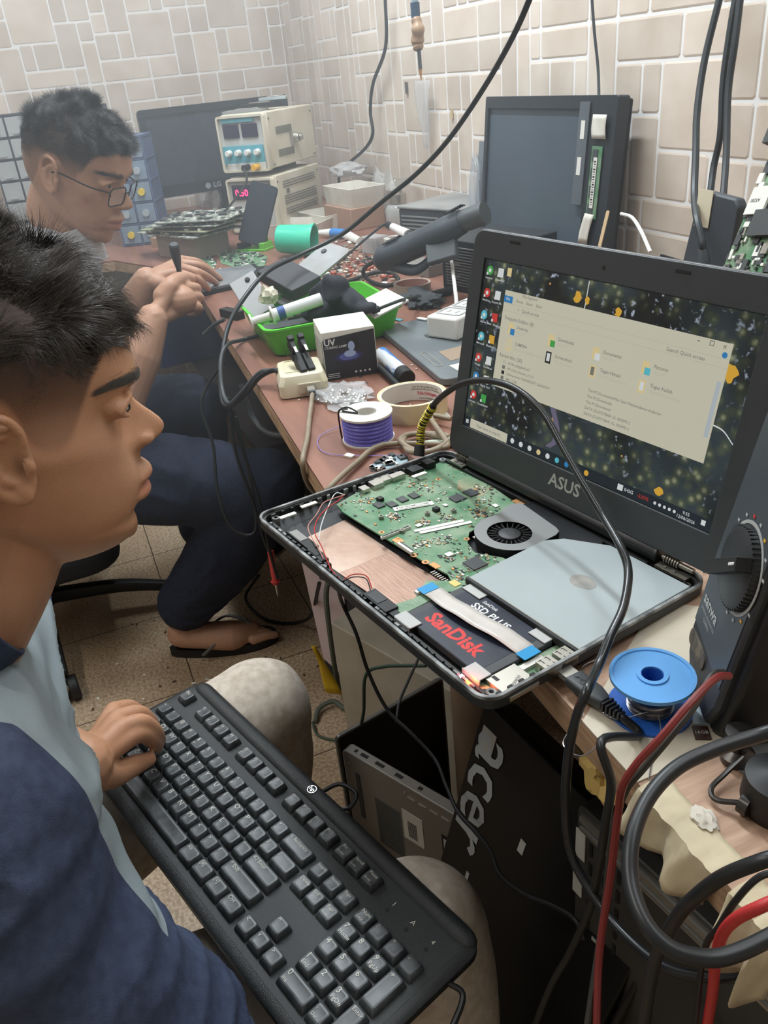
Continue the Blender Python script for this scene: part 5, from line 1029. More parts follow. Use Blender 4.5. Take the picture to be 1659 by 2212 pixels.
c = TP(855, 545); b = MB(Matrix.Translation(c)); b.lathe([(.01, 0), (.026, 0), (.026, .028), (.028, .028), (.028, .036), (.01, .037)], 0, 28, cap=True); tag(b.build('cream_jar', mat('milky_plastic', (214, 212, 204), .4)), 'milky round pot with lid next to the clear box', 'pot')
p = pts((690, 503, 'z', .714), (718, 503, 'z', .714), (745, 505, 'z', .714), (775, 520, 'z', .71)); t = thing('glue_tube', 'white and blue squeeze tube behind the turquoise tub', 'tube', p[0])
MB().tube(p[:2], lambda q: .008 + .004 * q, 12).build('nozzle', m_white, t); MB().tube(p[1:3], .013, 14).build('blue_band', mat('bright_blue', (60, 130, 200), .4), t); MB().tube(p[2:], lambda q: .013 - .003 * q, 12, flat=.6).build('flat_end', m_wlabel, t)
# hot air station, amplifier and gun
m_air = mat('dark_slate_plastic', (62, 70, 76), .45, rgb2=(52, 58, 64), scale=10); m_amp = mat('black_heatsink', (40, 44, 48), .5)
c = TP(965, 560) + V((-.12, .10, 0)); A = frz(c, 22); t = thing('soldering_station', 'dusty dark soldering station box behind the hot air gun', 'station', A)
MB(A).box((0, 0, .05), (.20, .22, .10)).build('case', m_air, t, bevel=.004); MB(A).box((0, 0, .103), (.205, .225, .006)).build('top_cover', mat('dusty_grey_lid', (150, 150, 146), .6, rgb2=(120, 122, 122), scale=8), t, bevel=.002)
b = MB(A)
for k in range(7): b.box((-.03, -.1105, .03 + k * .009), (.12, .003, .0035))
b.build('louvres', m_greyflex, t)
c = TP(975, 628) + V((.035, .09, 0)); A = frz(c, 15); t = thing('amplifier_box', 'black finned metal box under the hot air gun', 'box', A); MB(A).box((0, 0, .05), (.17, .15, .10)).build('case', m_amp, t, bevel=.003)
b = MB(A)
for k in range(14): b.box((0, -.0765, .014 + k * .0055), (.14, .003, .0018))
b.build('fins', m_greyflex, t)
p = pts((812, 562, 'z', .765), (835, 556, 'z', .772), (900, 528, 'z', .80), (955, 502, 'z', .825), (1000, 478, 'z', .845), (1032, 466, 'z', .855)); t = thing('hot_air_gun', 'dark grey hot air gun lying across the station with looped cord', 'hot air gun', p[1])
MB().tube(p[:5], lambda q: (.012 + .016 * sm01(0, .22, q)) * (1 if q < .8 else 1 - .15 * (q - .8) / .2), 20, flat=.85).build('barrel', m_air, t)
MB().tube([p[4], p[5], p[5] * 1.5 - p[4] * .5], .020, 18).build('nozzle_guard', mat('dull_dark_steel', (92, 96, 98), .45, .4), t)
dn = (p[4] - p[1]).normalized(); up = V((0, 0, 1)); sd3 = dn.cross(up).normalized()
b = MB()
for k in range(9):
    q = p[1] * (1 - .05 * k - .06) + p[2] * (.05 * k + .06)
    b.tube([q + up * .026 + sd3 * .014, q + up * .030, q + up * .026 - sd3 * .014], .0014, 6, sm=0)
for k in range(6):
    q = p[3] * (1 - .1 * k) + p[4] * (.1 * k) + dn * .02; b.tube([q + up * .028 + sd3 * .016, q + up * .031, q + up * .028 - sd3 * .016], .0014, 6, sm=0)
b.build('vent_slots', m_black, t)
q = p[3] - up * .03 + sd3 * .02; MB(lookz(q, dn, V((.5, -.7, .5)))).box((.01, 0, 0), (.06, .045, .018)).build('switch_block', mat('grey_clip', (88, 94, 98), .5), t, bevel=.003)
MB().tube([p[1] + V((.02, 0, -.012)), p[2] + V((.01, -.01, -.045)), p[3] + V((0, -.01, -.035))], .012, 12, flat=.6).build('grip_ridge', m_air, t)
cable('gun_cord', pts((815, 562, 'z', .765), (792, 575, 'z', .74), (785, 590, 'z', .72), (800, 607, 'z', .706), (835, 617, 'z', .706), (860, 608, 'z', .706), (850, 592, 'z', .706), (815, 588, 'z', .708), (760, 605, 'z', .706), (700, 618, 'z', .706)), .0045, m_black, 'thick black cord looping from the end of the hot air gun', 'cord')
tag(MB(frz(TP(870, 590), 15)).box((.02, .03, .012), (.14, .06, .024)).build('metal_bracket', mat('dull_metal', (150, 148, 142), .5, .5), bevel=.001), 'dull metal bracket under the hot air gun', 'bracket')
def taperoll(o, ro, ri, h_, mo, mi, label, txt=None):
    t = thing('tape_roll', label, 'tape', o); A = Matrix.Translation(V(o)); b = MB(A); b.lathe([(ri + .002, 0), (ro, 0), (ro, h_), (ri + .002, h_)], 0, 64, close=True); b.build('tape', mo, t)
    b = MB(A); b.lathe([(ri, .0005), (ri + .002, .0005), (ri + .002, h_ - .0005), (ri, h_ - .0005)], 0, 64, close=True); co = b.build('core', mi, t)
    if txt:
        b = MB(A); n = 0
        def word(s, a, z, size, mm, bold=.0):
            vs, fs = text_mesh(s, bold); r = ri - .0003
            nv = [(r * math.cos(a - v.x * size / r), r * math.sin(a - v.x * size / r), z + v.y * size) for v in vs]; b.add(nv, fs, mm)
        for a in (125, 35, -60): word('Nachitape', math.radians(a), h_ * .42, .0072, 0, .015); word('tape for the perfect finish job', math.radians(a + 2), h_ * .78, .0034, 1); word('committed with your being edition', math.radians(a - 1), h_ * .65, .0034, 1); word('www.nachitape.com', math.radians(a - 2), h_ * .15, .0036, 1); word('since 1984', math.radians(a - 26), h_ * .42, .0042, 0, .02)
        b.build('printed_label', [mat('pink_red_print', (204, 84, 110), .5), m_ink], co, recalc=False)
    return t
taperoll(TP(872, 633) + V((0, .02, 0)), .038, .033, .018, mat('clear_tape', (206, 200, 184), .3, alpha=.75), mat('pink_core', (190, 150, 140), .6), 'clear tape ring lying behind the green basket')
taperoll(TP(862, 905) + V((-.012, .026, 0)), .0465, .0405, .026, mat('masking_tape', (226, 212, 172), .6, rgb2=(214, 198, 156), scale=60), m_wlabel, 'cream masking tape roll with printed white core beside the purple wire spool', 'n')
# scattered components, nobody could count them
b = MB(); R = random.Random(21); cn = 0
m_rust = mat('rust_red_bits', (168, 92, 72), .6); m_beige = mat('beige_bits', (206, 190, 170), .6)
while cn < 420:
    px, py = R.gauss(735, 60), R.gauss(575, 24)
    if not (640 < px < 860 and 520 < py < 640): continue
    q = TP(px, py); s = R.choice((.004, .006, .01, .014)); A = frz(q, R.uniform(0, 180)) @ Matrix.Rotation(R.uniform(-.3, .3), 4, 'X'); b.box((0, 0, .0035), (s, s * R.uniform(.3, .8), R.uniform(.001, .006)), R.choice((0, 0, 1, 2, 3, 4)), A); cn += 1
for k in range(170):
    q = TP(R.uniform(470, 1000), R.uniform(500, 900))
    if q.y < .24 + .12 * (q.x < -1.4) or q.y > .95: continue
    s = R.choice((.002, .003, .004)); b.box((0, 0, .0012), (s, s * R.uniform(.4, 1), .002), R.choice((1, 3, 4, 2)), frz(q, R.uniform(0, 180)))
tag(b.build('scrap_components', [m_rust, m_beige, m_chip, m_metal, m_wlabel], smooth=False), 'scattered scrap components and desoldered bits over the brown bench top', 'scrap parts', kind='stuff')
def board(poly, label, seed, n=60, m=None, h=.0016, z=TT, name='circuit_board', comp=(.003, .012)):
    P = [PZ(x, y, z) for x, y in poly]; b = MB(); b.prism([(p.x, p.y) for p in P], z, z + h, 0); R = random.Random(seed); k = 0; xs = [p.x for p in P]; ys = [p.y for p in P]; PP = [(p.x, p.y) for p in P]; tr = 0
    while k < n and tr < n * 20:
        tr += 1; x, y = R.uniform(min(xs), max(xs)), R.uniform(min(ys), max(ys))
        if not inpoly(x, y, PP): continue
        s = R.uniform(*comp); b.box((x, y, z + h + .0012), (s, s * R.uniform(.4, 1), .0024), R.choice((1, 2, 3, 1)), None); k += 1
    return tag(b.build(name, [m or m_pcb, m_chip, m_metal, m_wlabel], smooth=False), label, 'circuit board')
board([(470, 548), (530, 535), (578, 556), (572, 575), (520, 582), (478, 570)], 'green circuit board beyond the hands of the man with glasses', 1, 120)
board([(395, 552), (440, 548), (468, 566), (462, 584), (430, 580)], 'smaller dark green board beside his knuckles', 2, 50)
board([(445, 585), (580, 575), (590, 590), (452, 602)], 'narrow black board behind the tablet under his fingers', 3, 30, m_black)
P = [PZ(x, y, TT) for x, y in ((413, 620), (430, 596), (552, 578), (566, 590), (545, 616), (438, 641))]; b = MB(); b.prism([(p.x, p.y) for p in P], TT, TT + .010, 0); t = thing('tablet', 'silver framed tablet being repaired under the fingertips of the man with glasses', 'tablet', P[0]); b.build('back_frame', m_black, t, bevel=.001)
c = sum(P, V()) / len(P); b = MB(); b.prism([(c.x + (p.x - c.x) * .9, c.y + (p.y - c.y) * .86) for p in P], TT + .0101, TT + .012); b.build('silver_shield', mat('silver_shield', (190, 196, 200), .3, .6, rgb2=(160, 166, 170), scale=20), t)
# green basket with its contents
m_green = mat('green_basket_plastic', (86, 190, 50), .4); zb = TT
Lc, Fc, Rc_, Bc = PZ(507, 667, .752), PZ(572, 718, .752), PZ(876, 660, .752), PZ(785, 604, .752)
ux = (Rc_ - Fc); wx = ux.length; ux.normalize(); uy = V((-ux.y, ux.x, 0)); wy = max((Bc - Fc).dot(uy), (Lc - Fc).dot(uy)); o = Fc.copy(); o.z = TT
A = fr(o + ux * wx / 2 + uy * wy / 2, ux, uy, (0, 0, 1)); MBk = A.copy()
b = MB(A); hx, hy = wx / 2, wy / 2
def rr2(ix, z, r=.02): return [(p[0], p[1], z) for p in rrect(-hx + ix, -hy + ix, hx - ix, hy - ix, r, 5)]
b.loft([rr2(.020, .001), rr2(.016, .004), rr2(.004, .048), rr2(0, .049), rr2(0, .052), rr2(.0055, .052), rr2(.018, .008), rr2(.022, .004)])
tag(b.build('plastic_basket', m_green), 'bright green shallow plastic basket full of odds and ends on the bench edge', 'basket')
def bk(x, y, z): return MBk @ V((x, y, z))
p = pts((542, 697, 'z', .752), (556, 688, 'z', .757), (588, 682, 'z', .764), (640, 664, 'z', .772), (694, 646, 'z', .778)); t = thing('syringe', 'white flux syringe with blue printed band lying over the basket rim', 'syringe', p[0])
d0 = (p[4] - p[2]).normalized(); MB().tube([p[2], p[4]], .0105, 18, sm=0).build('barrel', mat('milky_syringe', (216, 220, 222), .3), t); b = MB(); b.tube([p[0] + d0 * .004, p[2]], .0075, 14, sm=0); b.cyl(p[0], p[0] + d0 * .003, .014); b.cyl(p[2] - d0 * .001, p[2] + d0 * .002, .016); b.build('plunger', m_white, t)
MB().tube([p[2] + d0 * .010, p[2] + d0 * .022], .0108, 18, sm=0).build('blue_band', mat('label_blue', (60, 90, 150), .5), t)
c = PZ(722, 640, .76); 
b = MB(); b.sph(PZ(715, 645, .765), .034, sc_=(1, 1, 1.0), seg=20); b.sph(PZ(722, 622, .79), .020, sc_=(1, 1, 1.3), seg=16); b.sph(PZ(762, 650, .765), .030, sc_=(1.3, .9, .6), seg=16); b.sph(PZ(690, 670, .755), .026, sc_=(1, 1, .9), seg=16); b.sph(PZ(785, 660, .762), .02, sc_=(1.6, .9, .4), seg=16)
t = thing('cloth', 'crumpled charcoal cloth heaped in the middle of the green basket', 'cloth', c); organic(b, 'folded_cloth', mat('charcoal_cloth', (50, 54, 60), .9, rgb2=(42, 46, 52), scale=60, bump=.3, bscale=500), t, .004, 3, .5, disp=folds(.012, 22))
a, b_, c_, d_ = PZ(562, 588, .785), PZ(648, 618, .785), PZ(662, 640, .765), PZ(575, 608, .765)
pp = pts((555, 590, 'z', .79), (640, 612, 'z', .79)); A = lookz((pp[0] + pp[1]) / 2 + V((-.02, .03, -.01)), pp[1] - pp[0], (.25, -.15, 1)); tag(MB(A).box((0, 0, 0), (.115, .065, .022)).build('adapter', mat('dark_box_plastic', (48, 50, 54), .45), bevel=.002), 'flat dark grey adapter box lying at the back of the green basket', 'adapter')
A = lookz(PZ(668, 592, .775), PZ(720, 580, .775) - PZ(600, 612, .775), (.2, -.35, .9)); b = MB(A); b.prism(rrect(-.09, -.035, .085, .045, .012), 0, .004); b.prism(circ(.06, .022, .006, 16), .004, .006, 1); tag(b.build('metal_cover', [mat('brushed_cover', (176, 180, 182), .35, .4, rgb2=(160, 160, 156), scale=20), m_chip]), 'silver metal cover plate leaning over the back of the basket', 'cover')
A = lookz(PZ(545, 640, .765), PZ(565, 670, .755) - PZ(530, 615, .775), (.5, -.35, .75)); b = MB(A); b.box((0, 0, 0), (.10, .05, .008), 0); b.cyl((-.035, .008, .004), (-.035, .008, .007), .005, m=1); tag(b.build('grey_bracket', [m_greyflex, m_black], bevel=.003), 'curved grey bracket at the left end of the green basket', 'bracket')
crumple(PZ(582, 655, .762), .016, mat('clear_glove', (226, 222, 200), .3, alpha=.8), 'small crumpled cream wrap beside the syringe', 'wrap', 'wrap', 31, (1, 1, 1.0))
A = lookz(PZ(822, 655, .758), PZ(860, 650, .752) - PZ(790, 662, .76), (.25, -.1, 1)); tag(MB(A).box((0, 0, 0), (.075, .06, .003)).build('card', m_wlabel, bevel=.0004), 'off white card lying inside the right end of the green basket', 'card')
b = MB(MBk); R = random.Random(5)
for k in range(160): b.box((R.uniform(-hx + .03, hx - .03), R.uniform(-hy + .03, hy - .03), .008 + R.uniform(0, .012)), (R.uniform(.004, .018), R.uniform(.004, .012), R.uniform(.002, .008)), R.choice((0, 1, 2)))
b.box((-.06, -.03, .026), (.10, .035, .02), 0); tag(b.build('loose_parts', [m_chip, m_beige, m_wlabel], smooth=False), 'loose screws and small parts on the bottom of the green basket', 'parts', kind='stuff')
p = pts((805, 672, 'z', .758), (815, 668, 'z', .759), (868, 648, 'z', .765), (905, 640, 'z', .715), (960, 628, 'z', .712)); b = MB(); b.tube(p[1:], .0028, 8, 0); b.cyl(p[0], p[1] + (p[1] - p[0]) * .3, .0055, m=1); tag(b.build('test_lead', [mat('dark_green_lead', (48, 62, 52), .5), m_black]), 'dark green lead with black tip lying across the basket rim', 'lead')
# UV lamp box
B0, B1, B2 = TP(706, 824), TP(818, 806), TP(684, 771)
ux = (B1 - B0); w_ = ux.length; ux.normalize(); uy = V((-ux.y, ux.x, 0)); d_ = abs((B2 - B0).dot(uy)); d_ = min(max(d_, .06), .085); A = fr(B0, ux, uy, (0, 0, 1)); h_ = .074
t = thing('curing_lamp_box', 'white and black carton of a curing lamp standing between basket and tape roll', 'box', A)
MB(A).box((w_ / 2, d_ / 2, h_ / 2), (w_, d_, h_)).build('carton', m_wlabel, t, bevel=.0008)
def glowm():
    m = mat('printed_lamp_art', (36, 38, 44), .45); return m
AF = A @ fr((0, -.0006, 0), (1, 0, 0), (0, 0, 1), (0, -1, 0)); b = MB(AF)
b.prism([(.001, .001), (w_ - .001, .001), (w_ - .001, h_ - .004), (.004, h_ - .010), (.001, h_ - .012)], -.0002, .0002, 0)
b.text('UV', .013, (.011, h_ - .016, .0005), 0, 1, bold=.03); b.text('CURING LAMP', .0052, (.020, h_ - .0235, .0005), 0, 1, bold=.015)
for k in range(3): b.box((.012, .010 - k * .0028, .0004), (.018, .0009, .0002), 1)
for k in range(4): b.prism(circ(.046 + k * .007, .0085, .0016, 12), .0003, .0005, 1)
art = [(.050, .050, .012, (50, 54, 62)), ]
for (x, y, rx, ry, mm) in ((.038, .034, .022, .008, 2), (.038, .034, .015, .0055, 3), (.040, .038, .009, .005, 5), (.045, .052, .010, .011, 4), (.0445, .050, .007, .0095, 3), (.043, .049, .005, .0075, 5), (.042, .050, .0022, .004, 1)): b.prism([(x + rx * math.cos(a), y + ry * math.sin(a)) for a in [k * math.pi / 12 for k in range(24)]], .0002, .0003 + .00005 * mm, mm)
b.build('printed_front', [mat('print_black', (44, 46, 52), .4), m_whitep, mat('print_indigo', (50, 52, 96), .4), mat('print_violet', (88, 98, 168), .4), mat('print_charcoal', (34, 35, 38), .4), mat('print_pale_blue', (160, 180, 216), .4)], t, recalc=False)
b = MB(A @ fr((-.0005, d_, 0), (0, -1, 0), (0, 0, 1), (-1, 0, 0))); b.prism([(.004, .0), (d_ - .002, 0), (d_ - .002, h_ - .014), (.004, h_ - .02)], 0, .0003, 0); b.build('printed_side', m_psu2, t)
# cream programmer with a clip socket
Q = [TP(581, 812), TP(608, 866), TP(712, 850)]; ux = (Q[2] - Q[1]); w_ = ux.length; ux.normalize(); uy = V((-ux.y, ux.x, 0)); A = fr(Q[1], ux, uy, (0, 0, 1)); m_cream = mat('yellowed_white_plastic', (222, 218, 196), .45, rgb2=(210, 202, 170), scale=14)
t = thing('programmer_box', 'cream plastic programmer box with a black clip socket at the bench edge', 'programmer', A); dd = .085; hh = .032
b = MB(A); b.loft([[(p[0], p[1], 0.001) for p in rrect(0, 0, w_, dd, .010)], [(p[0], p[1], hh * .6) for p in rrect(-.001, -.001, w_ + .001, dd + .001, .010)], [(p[0], p[1], hh) for p in rrect(.004, .006, w_ - .004, dd - .003, .010)]]); b.build('case', m_cream, t, bevel=.001)
b = MB(A); b.ring(rrect(.012, .022, w_ - .012, dd - .008, .004), rrect(.014, .024, w_ - .014, dd - .010, .003), hh, hh + .0012); b.build('top_ridge', m_cream, t)
b = MB(A); b.box((w_ * .62, -.0015, .014), (.034, .003, .016)); b.build('port_recess', mat('cream_recess', (200, 194, 170), .5), t, bevel=.002)
AC = A @ Matrix.Translation((w_ * .55, .045, hh + .018)) @ Matrix.Rotation(math.radians(14), 4, 'Z') @ Matrix.Rotation(math.radians(35), 4, 'X')
b = MB(AC)
for s in (-1, 1): b.box((s * .0062, -.018, -.002), (.010, .030, .016)); b.box((s * .008, .014, .004), (.007, .020, .018)); b.box((s * .008, .022, .012), (.009, .008, .008))
b.box((0, .004, -.006), (.024, .012, .010)); b.build('clip_socket', m_black, t, bevel=.0008); b = MB(AC)
for s in (-1, 1): b.box((s * .0062, -.034, -.002), (.0075, .003, .008)); b.box((s * .008, .0, .0135), (.004, .010, .001))
b.build('clip_pins', m_metal, t)
pl = A @ V((w_ * .62, -.004, .014)); dvv = -uy
t2 = thing('cable', 'beige data cable running from the cream programmer down past the bench edge', 'cable', pl); m_tan = mat('aged_beige_cable', (150, 138, 118), .5, rgb2=(134, 122, 102), scale=30)
b = MB(A); b.box((w_ * .62, -.014, .014), (.011, .020, .008), 0); b.build('metal_plug', m_metal, t2, bevel=.0006); b = MB(A); b.box((w_ * .62, -.027, .014), (.010, .008, .010), 0); b.build('strain_relief', m_chip, t2, bevel=.002)
MB().tube([A @ V((w_ * .62, -.03, .014))] + pts((668, 905, 'z', .706), (664, 945, 'z', .706), (655, 985, 'z', .706), (655, 1015, 'z', .69), (668, 1050, 'z', .65), (700, 1085, 'z', .60), (740, 1125, 'z', .54)), .0034, 10).build('cord', m_tan, t2)
# cream socket box under the bench edge
tag(MB(frz(PZ(580, 870, .66), 0)).box((0, .02, 0), (.09, .035, .055)).build('socket_box', m_cream, bevel=.004), 'cream plastic socket box fixed to the bench front below the programmer', 'socket')
# purple wire spool
c = TP(764, 958) + V((-.004, .022, 0)); t = thing('wire_spool', 'white spool wound with thin purple wire beside the masking tape roll', 'spool', c); A = Matrix.Translation(c)
b = MB(A); b.lathe([(.012, 0), (.033, 0), (.033, .002), (.0295, .0022), (.012, .0022)], 0, 48, close=True); b.lathe([(.012, .034), (.033, .034), (.033, .0365), (.012, .0365)], 0, 48, close=True); b.lathe([(.0115, 0), (.013, 0), (.013, .0365), (.0115, .0365)], 0, 32, close=True); b.build('flanges', mat('spool_white', (222, 220, 212), .5), t)
b = MB(A); b.lathe([(.020, .0023)] + [(.0305 + .0006 * (k % 2) + .0005 * math.sin(k), .0023 + k * .00078) for k in range(41)] + [(.020, .0338)], 0, 48, close=True); b.build('winding', mat('purple_wire', (118, 114, 204), .4, rgb2=(102, 98, 190), scale=200, stretch=(1, 1, 6)), t)
b = MB(A); b.tube([(-.018, -.026, .040), (-.010, -.020, .041), (-.018, -.029, .038), (-.019, -.030, .018), (-.019, -.029, -.000)], .0011, 6); b.tube([(-.024, -.024, .038), (-.012, -.018, .042), (.002, -.012, .038), (-.014, -.026, .0385)], .0011, 6); b.build('twist_tie', m_black, t)
cable('purple_wire_end', [c + V((-.03, -.012, .012)), c + V((-.045, -.02, .006)), c + V((-.035, -.055, .002)), c + V((.02, -.06, .002)), c + V((.07, .01, .002)), c + V((.075, .05, .002))], .0005, mat('thin_purple', (150, 134, 214), .4), 'thin loose end of purple wire curling round the white spool', 'wire', 6)
crumple(TP(735, 868) + V((-.01, .01, 0)), .034, m_bag, 'clear zip bag of shiny metal bits under the tape roll', 'bag', 'zip_bag', 44, (1.6, 1.0, .25))
b = MB(); R = random.Random(6)
for k in range(60): q = TP(R.gauss(745, 26), R.gauss(866, 8)); b.sph((q.x, q.y, TT + .004 + R.uniform(0, .004)), R.uniform(.002, .004), seg=6)
tag(b.build('metal_balls', m_metal), 'shiny metal bits inside the clear zip bag', 'metal bits', kind='stuff')
# torch lighter, palm rest shell, power strip
p = pts((825, 765, 'z', .712), (868, 806, 'z', .712), (880, 818, 'z', .712)); t = thing('battery_cell', 'blue and white cylinder with black end cap beside the curing lamp box', 'cylinder', p[0])
MB().tube([p[0], p[1]], .0115, 20, sm=0).build('sleeve', mat('blue_white_sleeve', (70, 130, 200), .35, rgb2=(214, 218, 222), scale=24, lo=.48, hi=.52, stretch=(.3, 2, 1)), t); MB().tube([p[1], p[2]], .0128, 20, sm=0).build('end_cap', m_black, t, bevel=.002)
b = MB(); b.tube([p[0] + V((0, 0, .004)), p[0] + V((-.02, -.012, .006)), p[0] + V((-.03, -.005, .004))], .002, 6); b.build('wire_clip', m_metal, t)
p = pts((815, 790, 'z', .706), (862, 835, 'z', .706)); b = MB(); b.tube([p[0], p[1]], .0055, 10, sm=0); tag(b.build('pen', m_black), 'short black pen lying beside the blue and white cylinder', 'pen')
Q = [TP(957, 838), TP(818, 720), TP(962, 660)]; ux = (Q[1] - Q[0]).normalized(); uy = V((0, 0, 1)).cross(ux) * -1; A = fr(Q[0], ux, uy, (0, 0, 1)); L1 = (Q[1] - Q[0]).length; L2 = .30
if A.determinant() > 0 and False: pass
def shp(x0, y0, x1, y1, r): return rrect(x0, y0, x1, y1, r, 6)
t = thing('palm_rest_shell', 'grey laptop palm rest shell lying flat behind the lit laptop screen', 'laptop shell', fr(Q[0], ux, V((0, 0, 1)).cross(ux), (0, 0, 1)))
m_palm = mat('dusty_grey_palm', (122, 130, 132), .42, rgb2=(98, 106, 110), scale=9, detail=6, rvar=.1); b = MB(A); b.prism(shp(0, 0, L1, L2, .014), .001, .012); b.build('shell', m_palm, t, bevel=.0015)
b = MB(A); b.prism(rrect(.20, .05, .215, .24, .002, 2), .0121, .0128); b.build('button_strip', m_chip, t)
b = MB(A); o1 = rrect(.055, .012, .13, .024, .006, 4); b.ring(o1, [(.0925 + (p_[0] - .0925) * .96, .018 + (p_[1] - .018) * .7) for p_ in o1], .0121, .0127); b.build('touch_slot', m_metal, t)
b = MB(A); q0 = [(.004, .035), (.05, .03), (.058, .085), (.03, .10), (.002, .075)]; b.prism(q0, .0121, .0128, 0); b.prism([(.02, .045), (.04, .045), (.044, .068), (.024, .07)], .0129, .0133, 1); b.build('label_patch', [m_wlabel, mat('amber_film', (206, 150, 84), .3)], t)
b = MB(A); b.prism([(.07, .04), (.12, .04), (.13, .09), (.08, .095)], .0121, .0125); b.build('stain_patch', mat('brown_residue', (150, 132, 112), .5), t)
for (px, py, c_, l_) in ((858, 692, m_cyan, 'light blue scrap lying on the left corner of the palm rest shell'), (912, 690, m_wlabel, 'short white strip near the top of the palm rest shell')):
    q = PZ(px, py, TT + .0132); tag(MB(frz(q, 20)).box((0, 0, .001), (.022, .009, .002)).build('scrap', c_), l_, 'scrap')
A = frz(TP(985, 722) + V((.0, .04, .0125)), 28); t = thing('power_strip', 'white power strip with sockets behind the upper left corner of the laptop screen', 'power strip', A)
MB(A).box((0, 0, .018), (.06, .20, .036)).build('case', m_white, t, bevel=.004)
for k in range(4):
    b = MB(A); b.ring(rrect(-.024, -.085 + k * .045, .024, -.046 + k * .045, .006, 3), rrect(-.020, -.081 + k * .045, .020, -.050 + k * .045, .005, 3), .036, .0375); b.box((-.008, -.0655 + k * .045, .0364), (.003, .012, .001)); b.box((.008, -.0655 + k * .045, .0364), (.003, .012, .001)); b.build('socket', mat('socket_grey', (176, 178, 178), .5), t)
c = TP(990, 625) + V((0, .02, .006)); P = []
for k in range(40): a = k * .42; P.append(c + V((.035 * math.cos(a) + .002 * math.sin(k * 3), .03 * math.sin(a), .004 + .0016 * k)))
cable('white_cable', P + pts((985, 640, 'z', .74), (985, 660, 'z', .735)), .0035, m_white, 'coiled white cord beside the black finned box', 'cord', sm=3)
tag(MB().tube(pts((905, 645, 'z', .706), (925, 640, 'z', .708), (955, 632, 'z', .708), (975, 628, 'z', .708)), .008, 10).build('plug', m_black), 'black cable joint between the basket and the coiled white cord', 'plug')
crumple(TP(905, 660) + V((0, .01, 0)), .03, mat('dark_tulle', (60, 64, 66), .9), 'dark grey rag between the basket and the palm rest shell', 'rag', 'rag', 61, (1.5, 1, .5))
# tan cable coil and the items at the laptop corner
c = TP(905, 965); P = []
for k in range(34): a = 1.2 + k * .55; r = .034 + .004 * math.sin(k * 1.7); P.append(V((c.x + .012 + r * math.cos(a), c.y + .006 + r * .9 * math.sin(a), TT + .004 + .0011 * (k % 12))))
P = [q for q in pts((694, 1078, 'z', .66), (705, 1062, 'z', .700), (730, 1035, 'z', .707), (770, 1000, 'z', .706), (830, 960, 'z', .706))] + P + pts((930, 900, 'z', .712), (975, 905, 'z', .712))
cable('coiled_cable', P, .0034, m_tan, 'aged beige cable coiled on the bench left of the laptop screen', 'cable', 10, sm=4)
board([(805, 1005), (845, 985), (882, 990), (880, 1000), (830, 1018), (800, 1018)], 'blue grey connector board between the beige coil and the laptop', 7, 24, mat('blue_grey_board', (120, 146, 160), .45, rgb2=(160, 180, 186), scale=60))
board([(915, 955), (960, 948), (975, 958), (950, 968), (925, 966)], 'pale green label scrap between the beige coil and the laptop', 8, 0, mat('pale_green_scrap', (190, 206, 190), .6), name='label_scrap')
q = TP(755, 987); tag(MB(frz(q, 30)).box((0, 0, .0015), (.012, .008, .003)).build('white_connector', m_wlabel, bevel=.0004), 'tiny white connector near the bench edge below the purple spool', 'connector')
q = TP(955, 893); tag(MB(frz(q, -10)).box((0, 0, .001), (.05, .012, .002)).build('white_stick', m_wlabel), 'short white plastic strip between tape roll and laptop screen', 'strip')
# ------------------------------------------------------------ wall side, right half
yM = .935; A = fr((-1.478, yM - .02, TT), (1, 0, 0), V((0, .09, 1)).normalized(), V((0, -1, .09)).normalized()); t = thing('monitor', 'large dark monitor leaning on the tiled wall behind the lit laptop', 'monitor', A)
W_, H_ = .455, .330; b = MB(A); b.ring(rrect(-W_ / 2, 0, W_ / 2, H_, .006), rrect(-W_ / 2 + .012, .02, W_ / 2 - .075, H_ - .022, .002), -.02, .004, 0); b.build('bezel', mat('monitor_frame', (44, 50, 55), .4), t, bevel=.001)
b = MB(A); b.box((-.03, H_ / 2, -.006), (W_ - .08, H_ - .03, .008)); b.build('screen', mat('grey_blue_screen', (84, 96, 106), .3, rgb2=(68, 80, 90), scale=3, spec=.5, lo=.3, hi=.7), t)  # screen colour lightened to hold the haze in front of it
b = MB(A); b.box((0, H_ / 2, -.026), (W_ - .01, H_ - .01, .012)); b.build('back_shell', m_black, t, bevel=.004)
def mod(x, y0, y1, w__, label, lm):
    t = thing('memory_module', label, 'memory module', A @ V((x, y0, .006))); b = MB(A); b.box((x, (y0 + y1) / 2, .0062), (w__, y1 - y0, .0014), 0)
    for k in range(4): b.box((x - w__ * .1, y0 + (k + .5) * (y1 - y0) / 4, .0075), (w__ * .5, (y1 - y0) / 6, .0012), 1)
    b.build('board', [m_pcb if lm else m_psu2, m_chip], t); b = MB(A); b.box((x, (y0 + y1) / 2, .0084), (w__ * .35, (y1 - y0) * .7, .0003), 0)
    for k in range(18): b.box((x, y0 + (y1 - y0) * (.2 + .035 * k), .0087), (w__ * .2, .0008 + .0008 * (k % 3), .0002), 1)
    b.build('label', [m_wlabel, m_ink], t)
mod(.186, .13, .25, .030, 'green memory stick taped upright to the right border of the large monitor', True)
b = MB(A)
for (x0, y0, x1, y1) in ((.192, .262, .226, .298), (.198, .095, .226, .142)): pass
